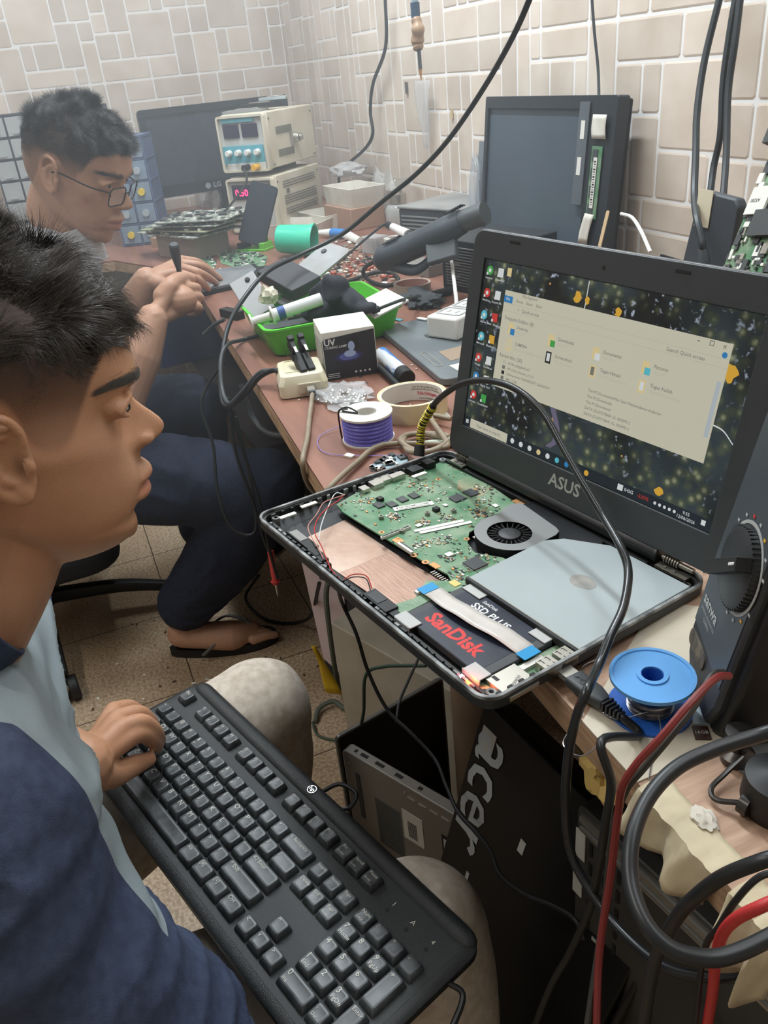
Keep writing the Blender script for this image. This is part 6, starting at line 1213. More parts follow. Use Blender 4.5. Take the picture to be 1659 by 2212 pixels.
for i, (x0, y0, x1, y1, sk) in enumerate(((.166, .262, .206, .300, .004), (.170, .085, .198, .138, -.012))):
    b = MB(A); b.sheet(4, 5, lambda u, v: (x0 + (x1 - x0) * u + sk * (1 - v), y0 + (y1 - y0) * v, .0095 + .0015 * math.sin(u * 6 + v * 4))); o = b.build('masking_tape_piece', mat('pale_tape', (214, 210, 198), .6)); so = o.modifiers.new('s', 'SOLIDIFY'); so.thickness = .0004
    tag(o, ['pale tape piece above the memory stick on the large monitor', 'pale torn tape piece below the memory stick on the large monitor'][i], 'tape')
b = MB(A); b.box((.138, .235, .0068), (.030, .17, .0008), 0); b.box((.138, .275, .0075), (.012, .03, .0003), 1); b.box((.136, .215, .0075), (.012, .03, .0003), 1); tag(b.build('clear_tape_strip', [mat('grey_clear_tape', (110, 118, 124), .3, alpha=.6), m_wlabel]), 'long clear tape strip with tiny labels on the large monitor', 'tape')
b = MB(lookz(pts((1295, 535, 'y', .83))[0], PYY(1320, 450, .86) - PYY(1284, 545, .83), (.3, -1, .2))); b.prism([(-.06, -.003), (.055, -.003)] + [(.055 + .003 * math.sin(a), -.003 * math.cos(a)) for a in (.5, 1, 1.57, 2, 2.6)] + [(.055, .003), (-.06, .003)], 0, .0015); tag(b.build('wooden_stick', mat('pale_stick', (226, 198, 156), .6), bevel=.0002), 'pale wooden ice stick propped against the large monitor', 'stick')
A = lookz(V((-1.70, .93, TT)), (1, 0, 0), (0, -1, .12)); tag(MB(A).box((-.045, .12, 0), (.05, .24, .006)).build('grey_slab', mat('grey_panel', (120, 128, 134), .5), bevel=.001), 'narrow grey panel leaning left of the large monitor', 'panel')
crumple(V((-1.745, .93, TT + .02)), .045, mat('bluish_plastic', (200, 210, 218), .3, alpha=.4), 'pale bluish plastic sheet hanging left of the large monitor', 'sheet', 'plastic_sheet', 71, (.5, .3, 2.6), amp=.15)
# tape holder stand, outlet blocks and the board at the right edge
c = PYY(1510, 640, .80); A = lookz(V((PYY(1508, 600, .80).x, .80, TT)), (1, 0, 0), (-.05, -1, .08)); b = MB(A); b.prism([(-.058, 0), (.052, 0), (.052, .212), (.044, .222), (-.012, .226), (-.026, .218)], -.008, .008); t = thing('slanted_holder', 'tall dark holder plate with a scrap of tape at its top corner', 'holder', A); b.build('plate', mat('slate_plate', (70, 76, 82), .5), t, bevel=.003)
b = MB(A); b.box((-.010, .205, .009), (.028, .046, .001)); b.build('tape_scrap', mat('cream_tape', (222, 214, 188), .6), t)
A = lookz(V((PYY(1430, 560, .86).x, .86, TT)), (1, -.1, 0), (-.15, -1, .25)); b = MB(A); b.box((0, .055, 0), (.085, .11, .006))
R = random.Random(4)
for k in range(26): b.box((R.uniform(-.035, .035), R.uniform(.01, .10), .006), (R.uniform(.008, .02), R.uniform(.004, .014), .008))
tag(b.build('plastic_frame_part', m_black, bevel=.0006), 'black ribbed plastic frame part leaning between monitor and dark holder', 'frame part')
cable('thin_white_cable', pts((1342, 462, 'y', .93), (1365, 470, 'y', .91), (1385, 500, 'y', .88), (1405, 545, 'y', .85)), .003, m_white, 'thin white cord behind the right border of the large monitor', 'cord')
crumple(V((-1.19, .93, TT + .0)), .04, m_foamw, 'crumpled white paper on the bench at the foot of the tiled wall', 'paper', 'paper', 77, (1.8, .5, .6))
m_cab = mat('dusty_black_cable', (58, 64, 68), .45)
def plug(name, P0, P1, r, label): tag(MB().tube([P0, P0 * .6 + P1 * .4, P1], lambda t: r * (.62 + .5 * t), 14, flat=.7).build(name, m_air, bevel=.001), label, 'plug')
cable('hanging_power_cable', pts((1556, -10, 'y', .92), (1522, 130, 'y', .90), (1506, 240, 'y', .88), (1503, 330, 'y', .86), (1500, 420, 'y', .83), (1505, 470, 'y', .785), (1516, 520, 'y', .775), (1518, 545, 'y', .775)), .0048, m_cab, 'grey black cord running down the wall over the dark holder plate', 'cord')
cable('hanging_power_cable', pts((1590, -10, 'y', .93), (1575, 80, 'y', .92), (1562, 180, 'y', .91), (1556, 290, 'y', .90), (1542, 360, 'y', .89), (1534, 420, 'y', .87)), .0046, m_cab, 'middle dark cord on the wall passing behind the dark holder plate', 'cord')
cable('hanging_power_cable', pts((1600, -10, 'y', .92), (1588, 90, 'y', .91), (1573, 200, 'y', .90), (1569, 330, 'y', .88), (1562, 430, 'y', .85), (1560, 455, 'y', .84)), .0046, m_cab, 'dark cord ending in a plug at the right edge of the holder plate', 'cord')
q = pts((1560, 450, 'y', .84), (1556, 520, 'y', .82)); plug('plug', q[0], q[1], .012, 'dusty grey plug hanging at the right of the dark holder plate')
b = MB(); 
for dx in (-.006, .006): b.cyl(q[1] + V((dx, 0, 0)), q[1] + V((dx, 0, -.022)), .0022)
tag(b.build('plug_pins', m_metal), 'two metal pins below the dusty grey plug', 'pins')
q = pts((1518, 538, 'y', .775), (1520, 600, 'y', .77)); plug('plug', q[0], q[1], .010, 'black plug at the foot of the dark holder plate')
# large green board at the right edge
q0 = V((PYY(1600, 700, .80).x, .80, TT)); A = lookz(PYY(1560, 590, .74), PYY(1670, 250, .80) - PYY(1570, 560, .74), (-.25, -.9, .45)); L = (PYY(1670, 250, .80) - PYY(1570, 560, .74)).length
t = thing('motherboard', 'long green motherboard standing on edge at the right end of the tiled wall', 'circuit board', A); b = MB(A); b.prism([(0, -.0), (L, -.0), (L + .02, -.10), (0, -.18), (-.04, -.1)], 0, .0016); b.build('board', m_pcb, t)
b = MB(A); R = random.Random(14)
for k in range(130): b.box((R.uniform(0, L * .98), R.uniform(-.09, -.004), .003), (R.choice((.003, .006, .012)), R.choice((.003, .005, .01)), R.choice((.002, .004))), R.choice((0, 0, 1, 2)))
b.box((L * .98, -.012, .010), (.022, .02, .018), 0); b.box((L * .35, -.055, .006), (.03, .05, .008), 0); o = b.build('surface_components', [m_chip, m_metal, m_wlabel], t, smooth=False); o['kind'] = 'stuff'
b = MB(A); b.box((L * .52, -.022, .006), (.032, .034, .003), 0); b.text('AX200', .006, (L * .52, -.018, .0077), 90, 1); b.build('wireless_card', [m_wlabel, m_ink], t)
# hanging soldering iron, wall cables, bag taped on the wall
P = pts((926, 0, 'y', .86), (930, 25, 'y', .86), (928, 40, 'y', .86), (905, 108, 'y', .86)); 
x0 = PYY(897, 0, .86); p = pts((896, -30, 'y', .86), (896, 5, 'y', .86), (898, 38, 'y', .86), (903, 62, 'y', .86), (902, 92, 'y', .86), (905, 108, 'y', .86), (908, 150, 'y', .86), (910, 174, 'y', .86))
t = thing('soldering_iron', 'soldering iron hanging tip down before the tiled wall, wrapped in brown tape', 'soldering iron', p[7])
MB().tube([p[0], p[1]], .0075, 12).build('cord_boot', mat('pale_blue_boot', (150, 176, 188), .5), t); MB().tube([p[1], p[2]], .010, 14).build('blue_sleeve', mat('deep_blue', (38, 66, 92), .45), t)
b = MB(); b.tube([p[2], p[3], p[4], p[5]], lambda q: .009 + .005 * math.sin(q * 3.1) + .0012 * math.sin(q * 23), 14); b.build('taped_grip', mat('brown_tape', (176, 146, 116), .35, rgb2=(140, 112, 88), scale=40), t)
MB().tube([p[5], p[6]], .0042, 12).build('shaft', m_chip, t); MB().tube([p[6], p[7]], lambda q: .0042 - .0034 * q, 10).build('tip', m_gold, t)
MB().tube([p[0], p[0] + V((0, 0, .3))], .004, 8).build('cord', m_black, t)
cable('wall_cable', pts((832, -10, 'y', .975), (833, 100, 'y', .975), (806, 180, 'y', .975), (800, 240, 'y', .97), (805, 290, 'y', .965), (785, 325, 'y', .96), (742, 362, 'y', .95), (732, 385, 'y', .94), (738, 412, 'y', .92)), .0048, m_black, 'black cable curving down the tiled wall behind the brown cardboard box')
cable('thin_wall_wire', pts((1278, -10, 'y', .975), (1284, 70, 'y', .975), (1292, 150, 'y', .975), (1294, 225, 'y', .965)), .0026, m_cab, 'thin wire hanging on the wall down to the top of the large monitor', 'wire')
b = MB(fr((PYY(920, 230, .985).x, .985, PYY(920, 230, .985).z), (1, 0, 0), (0, 0, 1), (0, -1, 0))); b.sheet(8, 10, lambda u, v: (-.05 + .10 * u * (1 - .7 * v) + .03 * v, .06 - .16 * v, .006 + .004 * math.sin(u * 7 + v * 5))); o = b.build('plastic_bag', mat('hazy_film', (216, 218, 220), .25, alpha=.35)); so = o.modifiers.new('s', 'SOLIDIFY'); so.thickness = .0003; tag(o, 'small hazy plastic bag taped to the wall under the soldering iron', 'bag')
for px, py, s1, s2, mm, lb in ((877, 190, .012, .028, m_slot, 'small grey patch on the wall left of the hanging bag'), (975, 247, .010, .02, mat('tan_tape', (206, 184, 140), .5), 'small tan tape piece on the wall right of the hanging bag')):
    q = PYY(px, py, .995); tag(MB().box((q.x, .996, q.z), (s1, .003, s2)).build('wall_scrap', mm), lb, 'tape')
# ------------------------------------------------------------ near bench top
m_paper = mat('cream_sheet', (214, 206, 190), .3, rgb2=(200, 190, 170), scale=8)
Q = [TP(1270, 1480), TP(1390, 1690), TP(1560, 1640), TP(1659, 1560), TP(1659, 1330), TP(1400, 1330)]
b = MB(); b.prism([(p.x, p.y) for p in (TP(1258, 1560), TP(1376, 1692), TP(1590, 1600), TP(1720, 1530), TP(1700, 1340), TP(1420, 1300))], TT, TT + .0012); tag(b.build('plastic_covered_sheet', m_paper), 'cream sheet under the blue solder reel and the multimeter', 'sheet')
z0 = TT + .0012; c = PZ(1403, 1530, z0); c.z = z0; t = thing('solder_reel', 'blue plastic reel of thin solder wire on the cream sheet', 'reel', c); A = Matrix.Translation(c); m_lb = mat('light_blue_plastic', (96, 160, 220), .35, sss=.0); m_db = mat('deep_blue_plastic', (44, 98, 186), .35)
ro = .0285; hh = .030
b = MB(A); b.lathe([(.0075, hh), (ro - .003, hh), (ro - .0025, hh + .001), (ro, hh + .001), (ro, hh - .0018), (ro - .004, hh - .0022), (.0075, hh - .0022)], 0, 64, close=True); b.lathe([(.0075, hh), (.0105, hh), (.0105, hh + .0012), (.0075, hh + .0012)], 0, 40, close=True); b.build('upper_flange', m_lb, t)
b = MB(A); b.lathe([(.0075, 0), (ro, 0), (ro, .0022), (.0075, .0022)], 0, 64, close=True); b.lathe([(.0072, 0), (.009, 0), (.009, hh), (.0072, hh)], 0, 36, close=True); b.build('lower_flange', m_db, t)
b = MB(A); b.lathe([(.009, .0025)] + [(.0145 + .0005 * (k % 2) + .0008 * math.sin(k * 2.1), .0025 + k * .0009) for k in range(14)] + [(.009, .0150)], 0, 40, close=True)
R = random.Random(2)
for k in range(9): b.lathe([(.0150 + .0005 * R.random(), 0), (.0156 + .0005 * R.random(), .0003), (.0150, .0006)], 0, 40, Matrix.Translation((0, 0, .004 + k * .0011)) @ Matrix.Rotation(R.uniform(-.12, .12), 4, 'X') @ Matrix.Rotation(R.uniform(-.1, .1), 4, 'Y'), close=True)
b.build('solder_winding', mat('solder_wire', (170, 168, 172), .25, .9), t)
for i, P in enumerate(((c + V((.012, -.012, .012)), c + V((.0, -.03, .004)), c + V((-.03, -.032, .003)), c + V((-.055, -.018, .002)), c + V((-.06, .0, .001))), (c + V((.014, -.005, .01)), c + V((.026, -.012, .004)), c + V((.04, -.03, .0015)), c + V((.052, -.042, .0012))))):
    cable('solder_strand', P, .00045, MATS['solder_wire'], ['loose solder strand curling left of the blue reel over the bench edge', 'straight solder strand lying in front of the blue reel'][i], 'wire', 6)
P = [TP(1262, 1545) + V((0, 0, .002)), TP(1262, 1590) + V((-.01, -.01, -.01)), TP(1285, 1610) + V((0, -.01, -.005)), TP(1310, 1600) + V((0, 0, .003))]; cable('solder_strand', P, .00045, MATS['solder_wire'], 'small solder loop hanging over the bench edge by the plug', 'wire', 6)
q = PZ(1515, 1585, z0); A = frz(q, -30); b = MB(A); b.box((0, 0, .0008), (.012, .010, .0010), 0); b.box((-.016, .003, .0006), (.016, .013, .0008), 1); b.text('16GB', .004, (0, 0, .0014), 90, 2); tag(b.build('memory_card', [mat('dark_brown_card', (64, 40, 32), .4), mat('pale_blue_film', (190, 204, 214), .3), m_whitep], recalc=False), 'tiny memory card on clear film in front of the multimeter', 'memory card')
# multimeter
P0 = PZ(1505, 1328, TT + .047); A = fr(P0, V((.876, -.482, 0)).normalized(), V((.084, .152, .985)).normalized(), V((-.475, -.863, .174)).normalized())
t = thing('multimeter', 'black analogue style multimeter tilted on its stand beside the blue reel', 'multimeter', Matrix.Translation((P0.x, P0.y + .03, TT)))
W_, H_ = .080, .17; m_mm = mat('worn_charcoal_plastic', (58, 62, 66), .5, rgb2=(48, 50, 54), scale=40); m_mblk = mat('holster_black', (24, 25, 26), .5)
out = [(.006, -.030), (.022, -.046), (.070, -.046), (W_, -.036), (W_ + .004, .0), (W_ + .003, H_), (-.0, H_), (-.006, .06), (-.008, .0)]
b = MB(A); b.prism(out, -.046, -.006); b.build('holster', m_mblk, t, bevel=.004)
b = MB(A); b.prism([(.006, -.028), (.022, -.040), (.068, -.040), (.076, -.02), (.076, H_), (.002, H_), (-.003, .05), (-.002, -.01)], -.012, .0); b.build('body', m_mm, t, bevel=.003)
b = MB(A); b.prism([(.001, -.002), (.072, -.006), (.074, H_ - .002), (.004, H_ - .002), (.0, .05)], .0001, .0008); fpl = b.build('face_plate', mat('slate_face', (66, 74, 80), .45), t)
Ad = A @ Matrix.Translation((.045, .070, .0008)); b = MB(Ad); b.lathe([(.0, .0), (.027, 0), (.026, .005), (.022, .0065), (.004, .007)], 0, 48)
for k in range(48): a = k * math.pi / 24; b.box((.0265 * math.cos(a), .0265 * math.sin(a), .0025), (.002, .001, .005), 0, None)
b.build('dial', mat('dial_dark', (46, 49, 52), .4), t)
b = MB(Ad @ Matrix.Rotation(math.radians(35), 4, 'Z')); b.box((0, 0, .010), (.054, .009, .010), 0); b.box((.022, 0, .0155), (.008, .002, .001), 1); b.build('dial_pointer', [m_mblk, m_whitep], t, bevel=.002)
b = MB(Ad); b.ring(circ(0, 0, .0305, 48), circ(0, 0, .0282, 48), .0001, .0004, 0)
for k in range(16):
    a = math.radians(20 + k * 21); b.box((.0335 * math.cos(a), .0335 * math.sin(a), .0004), (.003, .0016, .0003), (0, 0, 1, 0, 2, 0)[k % 6])
b.build('dial_marks', [mat('pale_grey_print', (176, 178, 176), .5), mat('amber_print', (226, 176, 50), .5), m_red], fpl)
b = MB(A); b.text('sanwa', .0125, (.021, .021, .0011), 0, 0, bold=.02); b.text('DIGITAL MULTIMETER', .0032, (.022, .0125, .0011), 0, 0); b.text('CD800a', .004, (.022, .008, .0011), 0, 0); b.build('print', MATS['pale_grey_print'], t, recalc=False)
b = MB(A); b.prism(rrect(.002, -.020, .040, -.008, .005), .0, .0012); b.build('rubbed_pad', mat('scuffed_pad', (112, 104, 92), .6, rgb2=(66, 64, 60), scale=120), t)
b = MB(A); b.box((.05, .155, .002), (.012, .012, .002)); b.sph((.06, .135, .002), .005, 1); b.build('button', [m_mm, m_yel], t)
# black protective case side beside it
m_redc = mat('dark_red_lead', (118, 42, 40), .4); m_blkc = mat('rubber_black', (30, 33, 35), .38); m_dgc = mat('olive_black_lead', (50, 48, 44), .45)
cable('red_test_lead', pts((1575, 1460, 'd', .520), (1545, 1466, 'd', .505), (1490, 1520, 'd', .49), (1430, 1590, 'd', .485), (1375, 1650, 'd', .49), (1345, 1700, 'd', .50), (1335, 1760, 'd', .52), (1318, 1900, 'd', .55), (1295, 2060, 'd', .58), (1288, 2230, 'd', .60)), .0023, m_redc, 'red test lead running from the multimeter over the bench edge', 'lead')
cable('black_test_lead', pts((1562, 1452, 'd', .525), (1538, 1460, 'd', .515), (1500, 1525, 'd', .50), (1445, 1595, 'd', .495), (1390, 1660, 'd', .50), (1352, 1708, 'd', .51), (1325, 1790, 'd', .53), (1312, 1900, 'd', .56), (1300, 2000, 'd', .58), (1268, 2220, 'd', .60)), .0021, m_dgc, 'dark test lead beside the red one below the blue reel', 'lead')
# thick foreground loop
cable('thick_power_cable', pts((1700, 1570, 'd', .43), (1640, 1588, 'd', .43), (1540, 1620, 'd', .42), (1460, 1660, 'd', .41), (1400, 1725, 'd', .40), (1366, 1810, 'd', .39), (1362, 1900, 'd', .385), (1392, 1990, 'd', .38), (1450, 2050, 'd', .38), (1530, 2070, 'd', .385), (1600, 2055, 'd', .39), (1700, 2005, 'd', .40)), .0035, m_blkc, 'thick black cable looping through the lower right foreground', 'cable', 14)
cable('thick_power_cable', pts((1700, 1845, 'd', .42), (1640, 1862, 'd', .42), (1560, 1895, 'd', .43), (1500, 1940, 'd', .45), (1460, 1985, 'd', .48), (1420, 2060, 'd', .52), (1400, 2150, 'd', .55), (1390, 2230, 'd', .58)), .0035, m_blkc, 'second thick black cable crossing the bench corner inside the foreground loop', 'cable', 12)
cable('red_cable', pts((1700, 1935, 'd', .46), (1640, 1960, 'd', .46), (1590, 1985, 'd', .47), (1560, 2020, 'd', .49), (1545, 2080, 'd', .53), (1540, 2140, 'd', .56), (1525, 2230, 'd', .60)), .0030, mat('bright_red_cable', (196, 58, 58), .4), 'bright red cable dropping past the bench corner', 'cable', 10)
cable('thin_black_cable', pts((1700, 1880, 'd', .47), (1640, 1895, 'd', .47), (1590, 1945, 'd', .48), (1555, 2000, 'd', .50), (1520, 2060, 'd', .54), (1500, 2230, 'd', .60)), .0018, m_blkc, 'thin black cable hanging beside the bright red cable', 'cable')
# laptop supply cord with its yellow wound plug
p = pts((905, 985, 'z', .728), (907, 962, 'z', .738), (912, 920, 'z', .756), (936, 876, 'd', .885), (965, 848, 'd', .855), (1000, 828, 'd', .825), (1050, 822, 'd', .79), (1110, 838, 'd', .76), (1170, 888, 'd', .735), (1215, 965, 'd', .715), (1255, 1035, 'd', .695), (1300, 1110, 'z', .777), (1340, 1180, 'z', .770), (1357, 1235, 'z', .762), (1347, 1310, 'z', .755), (1318, 1375, 'z', .748), (1292, 1440, 'z', .74), (1268, 1490, 'd', .555), (1245, 1550, 'd', .56), (1228, 1630, 'd', .575), (1222, 1740, 'd', .60), (1236, 1850, 'd', .63), (1290, 1945, 'd', .63), (1350, 2020, 'd', .62), (1440, 2090, 'd', .60), (1560, 2112, 'd', .58), (1700, 2095, 'd', .56))
t = thing('supply_cable', 'black supply cord with yellow wound plug arching over the open laptop', 'cord', p[0])
MB().tube(p[1:], .0033, 12).build('cord', mat('glossy_black_cord', (34, 37, 39), .25), t)
MB().tube([p[0], p[0] * .5 + p[1] * .5, p[1]], .0060, 14).build('plug', m_blkc, t, bevel=.0005); b = MB(); sp = spline(p[1:4], 16); b.tube(sp[:], .0042, 10, 1, sm=0)
for k in range(0, len(sp) - 1, 1):
    d_ = (sp[k + 1] - sp[k]).normalized(); Ar = lookz(sp[k], d_.orthogonal(), (d_ + V((.25 * math.sin(k * 2.3), .2 * math.cos(k * 1.7), 0))).normalized())
    if k % 5 != 3: b.lathe([(.0042, -.0006), (.0052, 0), (.0042, .0006)], 0, 12, Ar, close=True)
b.build('yellow_winding', [mat('yellow_thread', (204, 186, 58), .5), m_blkc], t)
# usb plug in the laptop side and its lead
e0 = AB @ V((349, 168, -9)); dx = (AB @ V((400, 172, -9)) - e0).normalized(); up = -BZ; A = lookz(e0, dx, up)
t = thing('usb_cable', 'black cable plugged into the front right side of the open laptop', 'cable', e0); b = MB(A); b.box((.004, 0, 0), (.012, .012, .0045), 0); b.build('metal_plug', m_metal, t)
b = MB(A); b.loft([[(x, y, z) for y, z in rrect(-w_, -h_, w_, h_, h_ * .6, 3)] for x, w_, h_ in ((.009, .0082, .0042), (.030, .0082, .0044), (.038, .0060, .0042), (.041, .0042, .0036))]); g = b.build('plug_body', mat('plug_grey_black', (60, 64, 66), .45), t, bevel=.0004)
b = MB(A); b.tube([(.014, 0, .0045), (.027, 0, .0046)], .0006, 6, sm=0); b.cyl((.0125, 0, .0042), (.0125, 0, .0048), .0018); b.tube([(.017, 0, .0046), (.021, .003, .0046), (.024, .003, .0046)], .0005, 6, sm=0); b.tube([(.016, 0, .0046), (.019, -.003, .0046), (.022, -.003, .0046)], .0005, 6, sm=0); b.build('usb_symbol', m_chip, g)
b = MB(A)
for k in range(5): b.box((.043 + k * .0032, 0, 0), (.0018, .0105 - .001 * k, .0075 - .0006 * k))
b.cyl((.04, 0, 0), (.060, 0, 0), .0024); b.build('strain_relief', m_blkc, t, bevel=.0003)
e1 = A @ V((.058, 0, 0)); MB().tube([e1, e1 + dx * .015 + V((0, 0, -.004))] + pts((1300, 1600, 'd', .53), (1320, 1690, 'd', .54), (1308, 1780, 'd', .56), (1292, 1880, 'd', .60), (1275, 1960, 'd', .66), (1230, 2060, 'd', .74), (1190, 2130, 'd', .80), (1150, 2230, 'd', .86)), .0029, 10).build('cord', m_blkc, t)
# clamps and bits on the light bench
q = TP(1590, 1640); t = thing('coax_adapter', 'dark metal connector with a curved arm on the light bench top', 'connector', q); A = frz(q, 20)
b = MB(A); b.lathe([(.004, 0), (.010, 0), (.011, .006), (.006, .010), (.006, .016), (.009, .018), (.009, .024), (.003, .025)], 0, 24, cap=True); b.build('barrel', mat('gunmetal', (70, 68, 66), .3, .7), t)
b = MB(); b.tube([TP(1600, 1660) + V((0, 0, .01)), TP(1560, 1690) + V((0, 0, .006)), TP(1535, 1715) + V((0, 0, .005)), TP(1545, 1740) + V((0, 0, .005)), TP(1600, 1755) + V((0, 0, .008))], .0017, 8); b.cyl(TP(1598, 1752) + V((0, 0, .008)), TP(1618, 1765) + V((0, 0, .008)), .0065, seg=18); b.build('arm', MATS['gunmetal'], t)
q = TP(1672, 1745); b = MB(Matrix.Translation((q.x, q.y, TT))); b.lathe([(.006, 0), (.018, 0), (.020, .008), (.019, .026), (.006, .030), (.004, .031)], 0, 40, cap=True); tag(b.build('round_cap', m_mblk), 'round black cap at the right edge of the light bench top', 'cap')
crumple(TP(1520, 1775), .0065, mat('glue_lump', (206, 200, 186), .7), 'dried cream glue lump on the light bench top', 'glue', 'glue_lump', 81, (1.5, 1, .5), amp=.22)
q = PZ(1620, 1625, TT); A = frz(q, -35); b = MB(A); b.prism(circ(0, 0, .022, 32, .016), .0002, .0012); tag(b.build('metal_disc', m_greyflex), 'thin grey metal disc beside the dark connector', 'disc')
# masking tape over the bench corner and torn wood
m_mt = mat('masking_tape_aged', (206, 194, 164), .6, rgb2=(190, 176, 146), scale=30)
for i, (xa, xb, lh, lb) in enumerate(((-.285, -.215, .030, 'long aged masking tape wrapped over the edge of the light bench'), (-.205, -.165, .050, 'crumpled masking tape piece hanging from the light bench corner'))):
    def tp(u, v, xa=xa, xb=xb, lh=lh, i=i):
        x = xa + (xb - xa) * u; ye = .262 - (x + .598) / 1.148 * .03; wv = .0012 * math.sin(u * 11 + i) + .001 * math.sin(u * 23 + v * 9)
        if v < .35: return (x, ye + .018 * (1 - v / .35), TT + .0012 + abs(wv))
        t_ = (v - .35) / .65; return (x + .006 * t_ * math.sin(u * 5), ye - .0025 - .008 * t_ * (1 + math.sin(u * 9 + 2)) - abs(wv), TT + .001 - t_ * lh * (1 + .13 * math.sin(u * 9 + i)))
    b = MB(); b.sheet(20, 14, tp); o = b.build('masking_tape_strip', m_mt); so = o.modifiers.new('s', 'SOLIDIFY'); so.thickness = .0005; tag(o, lb, 'tape')
b = MB(); R = random.Random(8)
for k in range(12):
    x = -.59 + k * .0095; l_ = .03 + .035 * R.random(); b.loft([[(x, .262, TT - .004), (x + .009, .262, TT - .004), (x + .009, .262, TT - .016), (x, .262, TT - .016)], [(x + .004 + .01, .262 - .01, TT - .03 - l_), (x + .007 + .01, .262 - .01, TT - .03 - l_), (x + .007 + .01, .262 - .008, TT - .033 - l_), (x + .004 + .01, .262 - .008, TT - .033 - l_)]])
tag(b.build('torn_wood', m_edge, smooth=False), 'splintered strip of raw wood hanging from the bench edge under the laptop', 'splinter')
crumple(PZ(1300, 1705, .62), .014, mat('yellow_paper', (226, 196, 122), .7), 'crumpled yellow tape stuck below the edge of the light bench', 'paper', 'crumpled_tape', 91, (1.2, .7, 1.6), amp=.5)
# ------------------------------------------------------------ under the bench
m_wbox = mat('dirty_white_box', (170, 164, 150), .6, rgb2=(150, 142, 126), scale=8)
o0 = PZ(752, 1592, 0); A = frz((o0.x, o0.y, 0), 22); t = thing('computer_case', 'dirty white computer case standing on the floor under the workbench', 'computer', A); hh = .27
MB(A).box((.14, .085, hh / 2), (.28, .17, hh)).build('case', m_wbox, t, bevel=.002); b = MB(A); b.box((.05, -.001, .05), (.003, .002, .05)); b.build('slot', m_black, t)
q = A @ V((.14, .085, hh)); 
b = MB(); b.sph(q + V((-.02, -.01, .012)), .03, sc_=(1.4, 1, .4), seg=16); b.sph(q + V((.03, .02, .012)), .03, sc_=(1.3, .9, .4), seg=16); t = thing('cloth', 'small dark rag lying on top of the dirty white computer case', 'cloth', q); organic(b, 'rag', mat('black_cloth', (26, 28, 32), .9), t, .005, 2, .5, disp=folds(.008, 26))
c0 = PZ(975, 1600, 0); 
b = MB(); b.cyl((-.80, .40, .0), (-.80, .40, TT - .03), .038, seg=28); tag(b.build('table_post', mat('tan_pipe', (150, 126, 104), .55, rgb2=(132, 110, 90), scale=6)), 'thick tan round post under the workbench behind the laptop corner', 'post')
# silver laptop standing like a tent
Zt = CAM.z - .80; S0, S1, S2 = PZ(737, 1614, Zt), PZ(1008, 1774, Zt), PZ(976, 1476, Zt); hl = Zt - .002
ux = (S1 - S0); L1 = .225; ux.normalize(); A = fr((S0.x, S0.y, 0), ux, (0, 0, 1), ux.cross(V((0, 0, 1)))); t = thing('silver_laptop', 'silver laptop standing half open on its side on the floor', 'laptop', Matrix.Translation((S0.x, S0.y, 0)))
L1 = (S1 - S0).length; m_sil = mat('silver_aluminium', (150, 148, 144), .45, .35, rgb2=(140, 136, 130), scale=4)
b = MB(A); b.prism(rrect(0, .001, L1, hl, .010), -.016, 0, 0); b.build('base', m_sil, t, bevel=.0015)
b = MB(A)
for y_ in range(26): b.box((.075, hl - .06 - y_ * .0035, .0003), (.045, .0014, .0006))
b.box((.025, hl - .075, .0006), (.007, .085, .0015), 0); b.build('vents', m_chip, t)
b = MB(A); b.box((.118, hl - .075, .0004), (.034, .055, .0005), 0); b.box((.175, hl - .085, .0004), (.018, .07, .0005), 1); b.box((.175, hl - .066, .0008), (.012, .02, .0004), 0); b.box((.175, hl - .104, .0008), (.013, .022, .0004), 0); b.box((.203, hl - .065, .0004), (.009, .045, .0005), 2)
for k in range(9): b.box((.110 + .0017 * k, hl - .08, .0008), (.0008, .03, .0002), 1)
b.build('stickers', [m_wlabel, m_ink, m_metal], t)
b = MB(A)
for x_, y_ in ((.012, .02), (.012, .14), (L1 - .012, .02), (L1 - .012, .10), (.11, .012), (.19, .012)): b.cyl((x_, hl - y_, 0), (x_, hl - y_, .001), .002)
for k in range(5): b.box((.12 + .018 * k, hl - .018, .0006), (.012, .0018, .001))
b.build('screws', m_metal, t)
for x_, w_ in ((.020, .004), (.035, .012), (.062, .014), (.095, .012), (.13, .006)): MB(A).box((x_, hl + .0001, -.008), (w_, .0012, .005)).build('port', m_black, t)
lx_ = (S2 - S0); L2 = lx_.length; lx_.normalize(); A2 = fr((S0.x - ux.y * .0, S0.y, 0) , lx_, (0, 0, 1), lx_.cross(V((0, 0, 1)))); off = A2 @ V((0, 0, 0)); b = MB(A2); b.prism(rrect(.004, .001, L2, hl, .008), -.026, -.020, 0); b.build('lid', mat('silver_lid', (120, 120, 118), .4, .4), t, bevel=.001)
b = MB(A2); b.prism(rrect(.008, .006, L2 - .004, hl - .004, .004), -.0199, -.0190, 0); b.build('dark_screen', mat('off_screen', (16, 17, 19), .35), t)
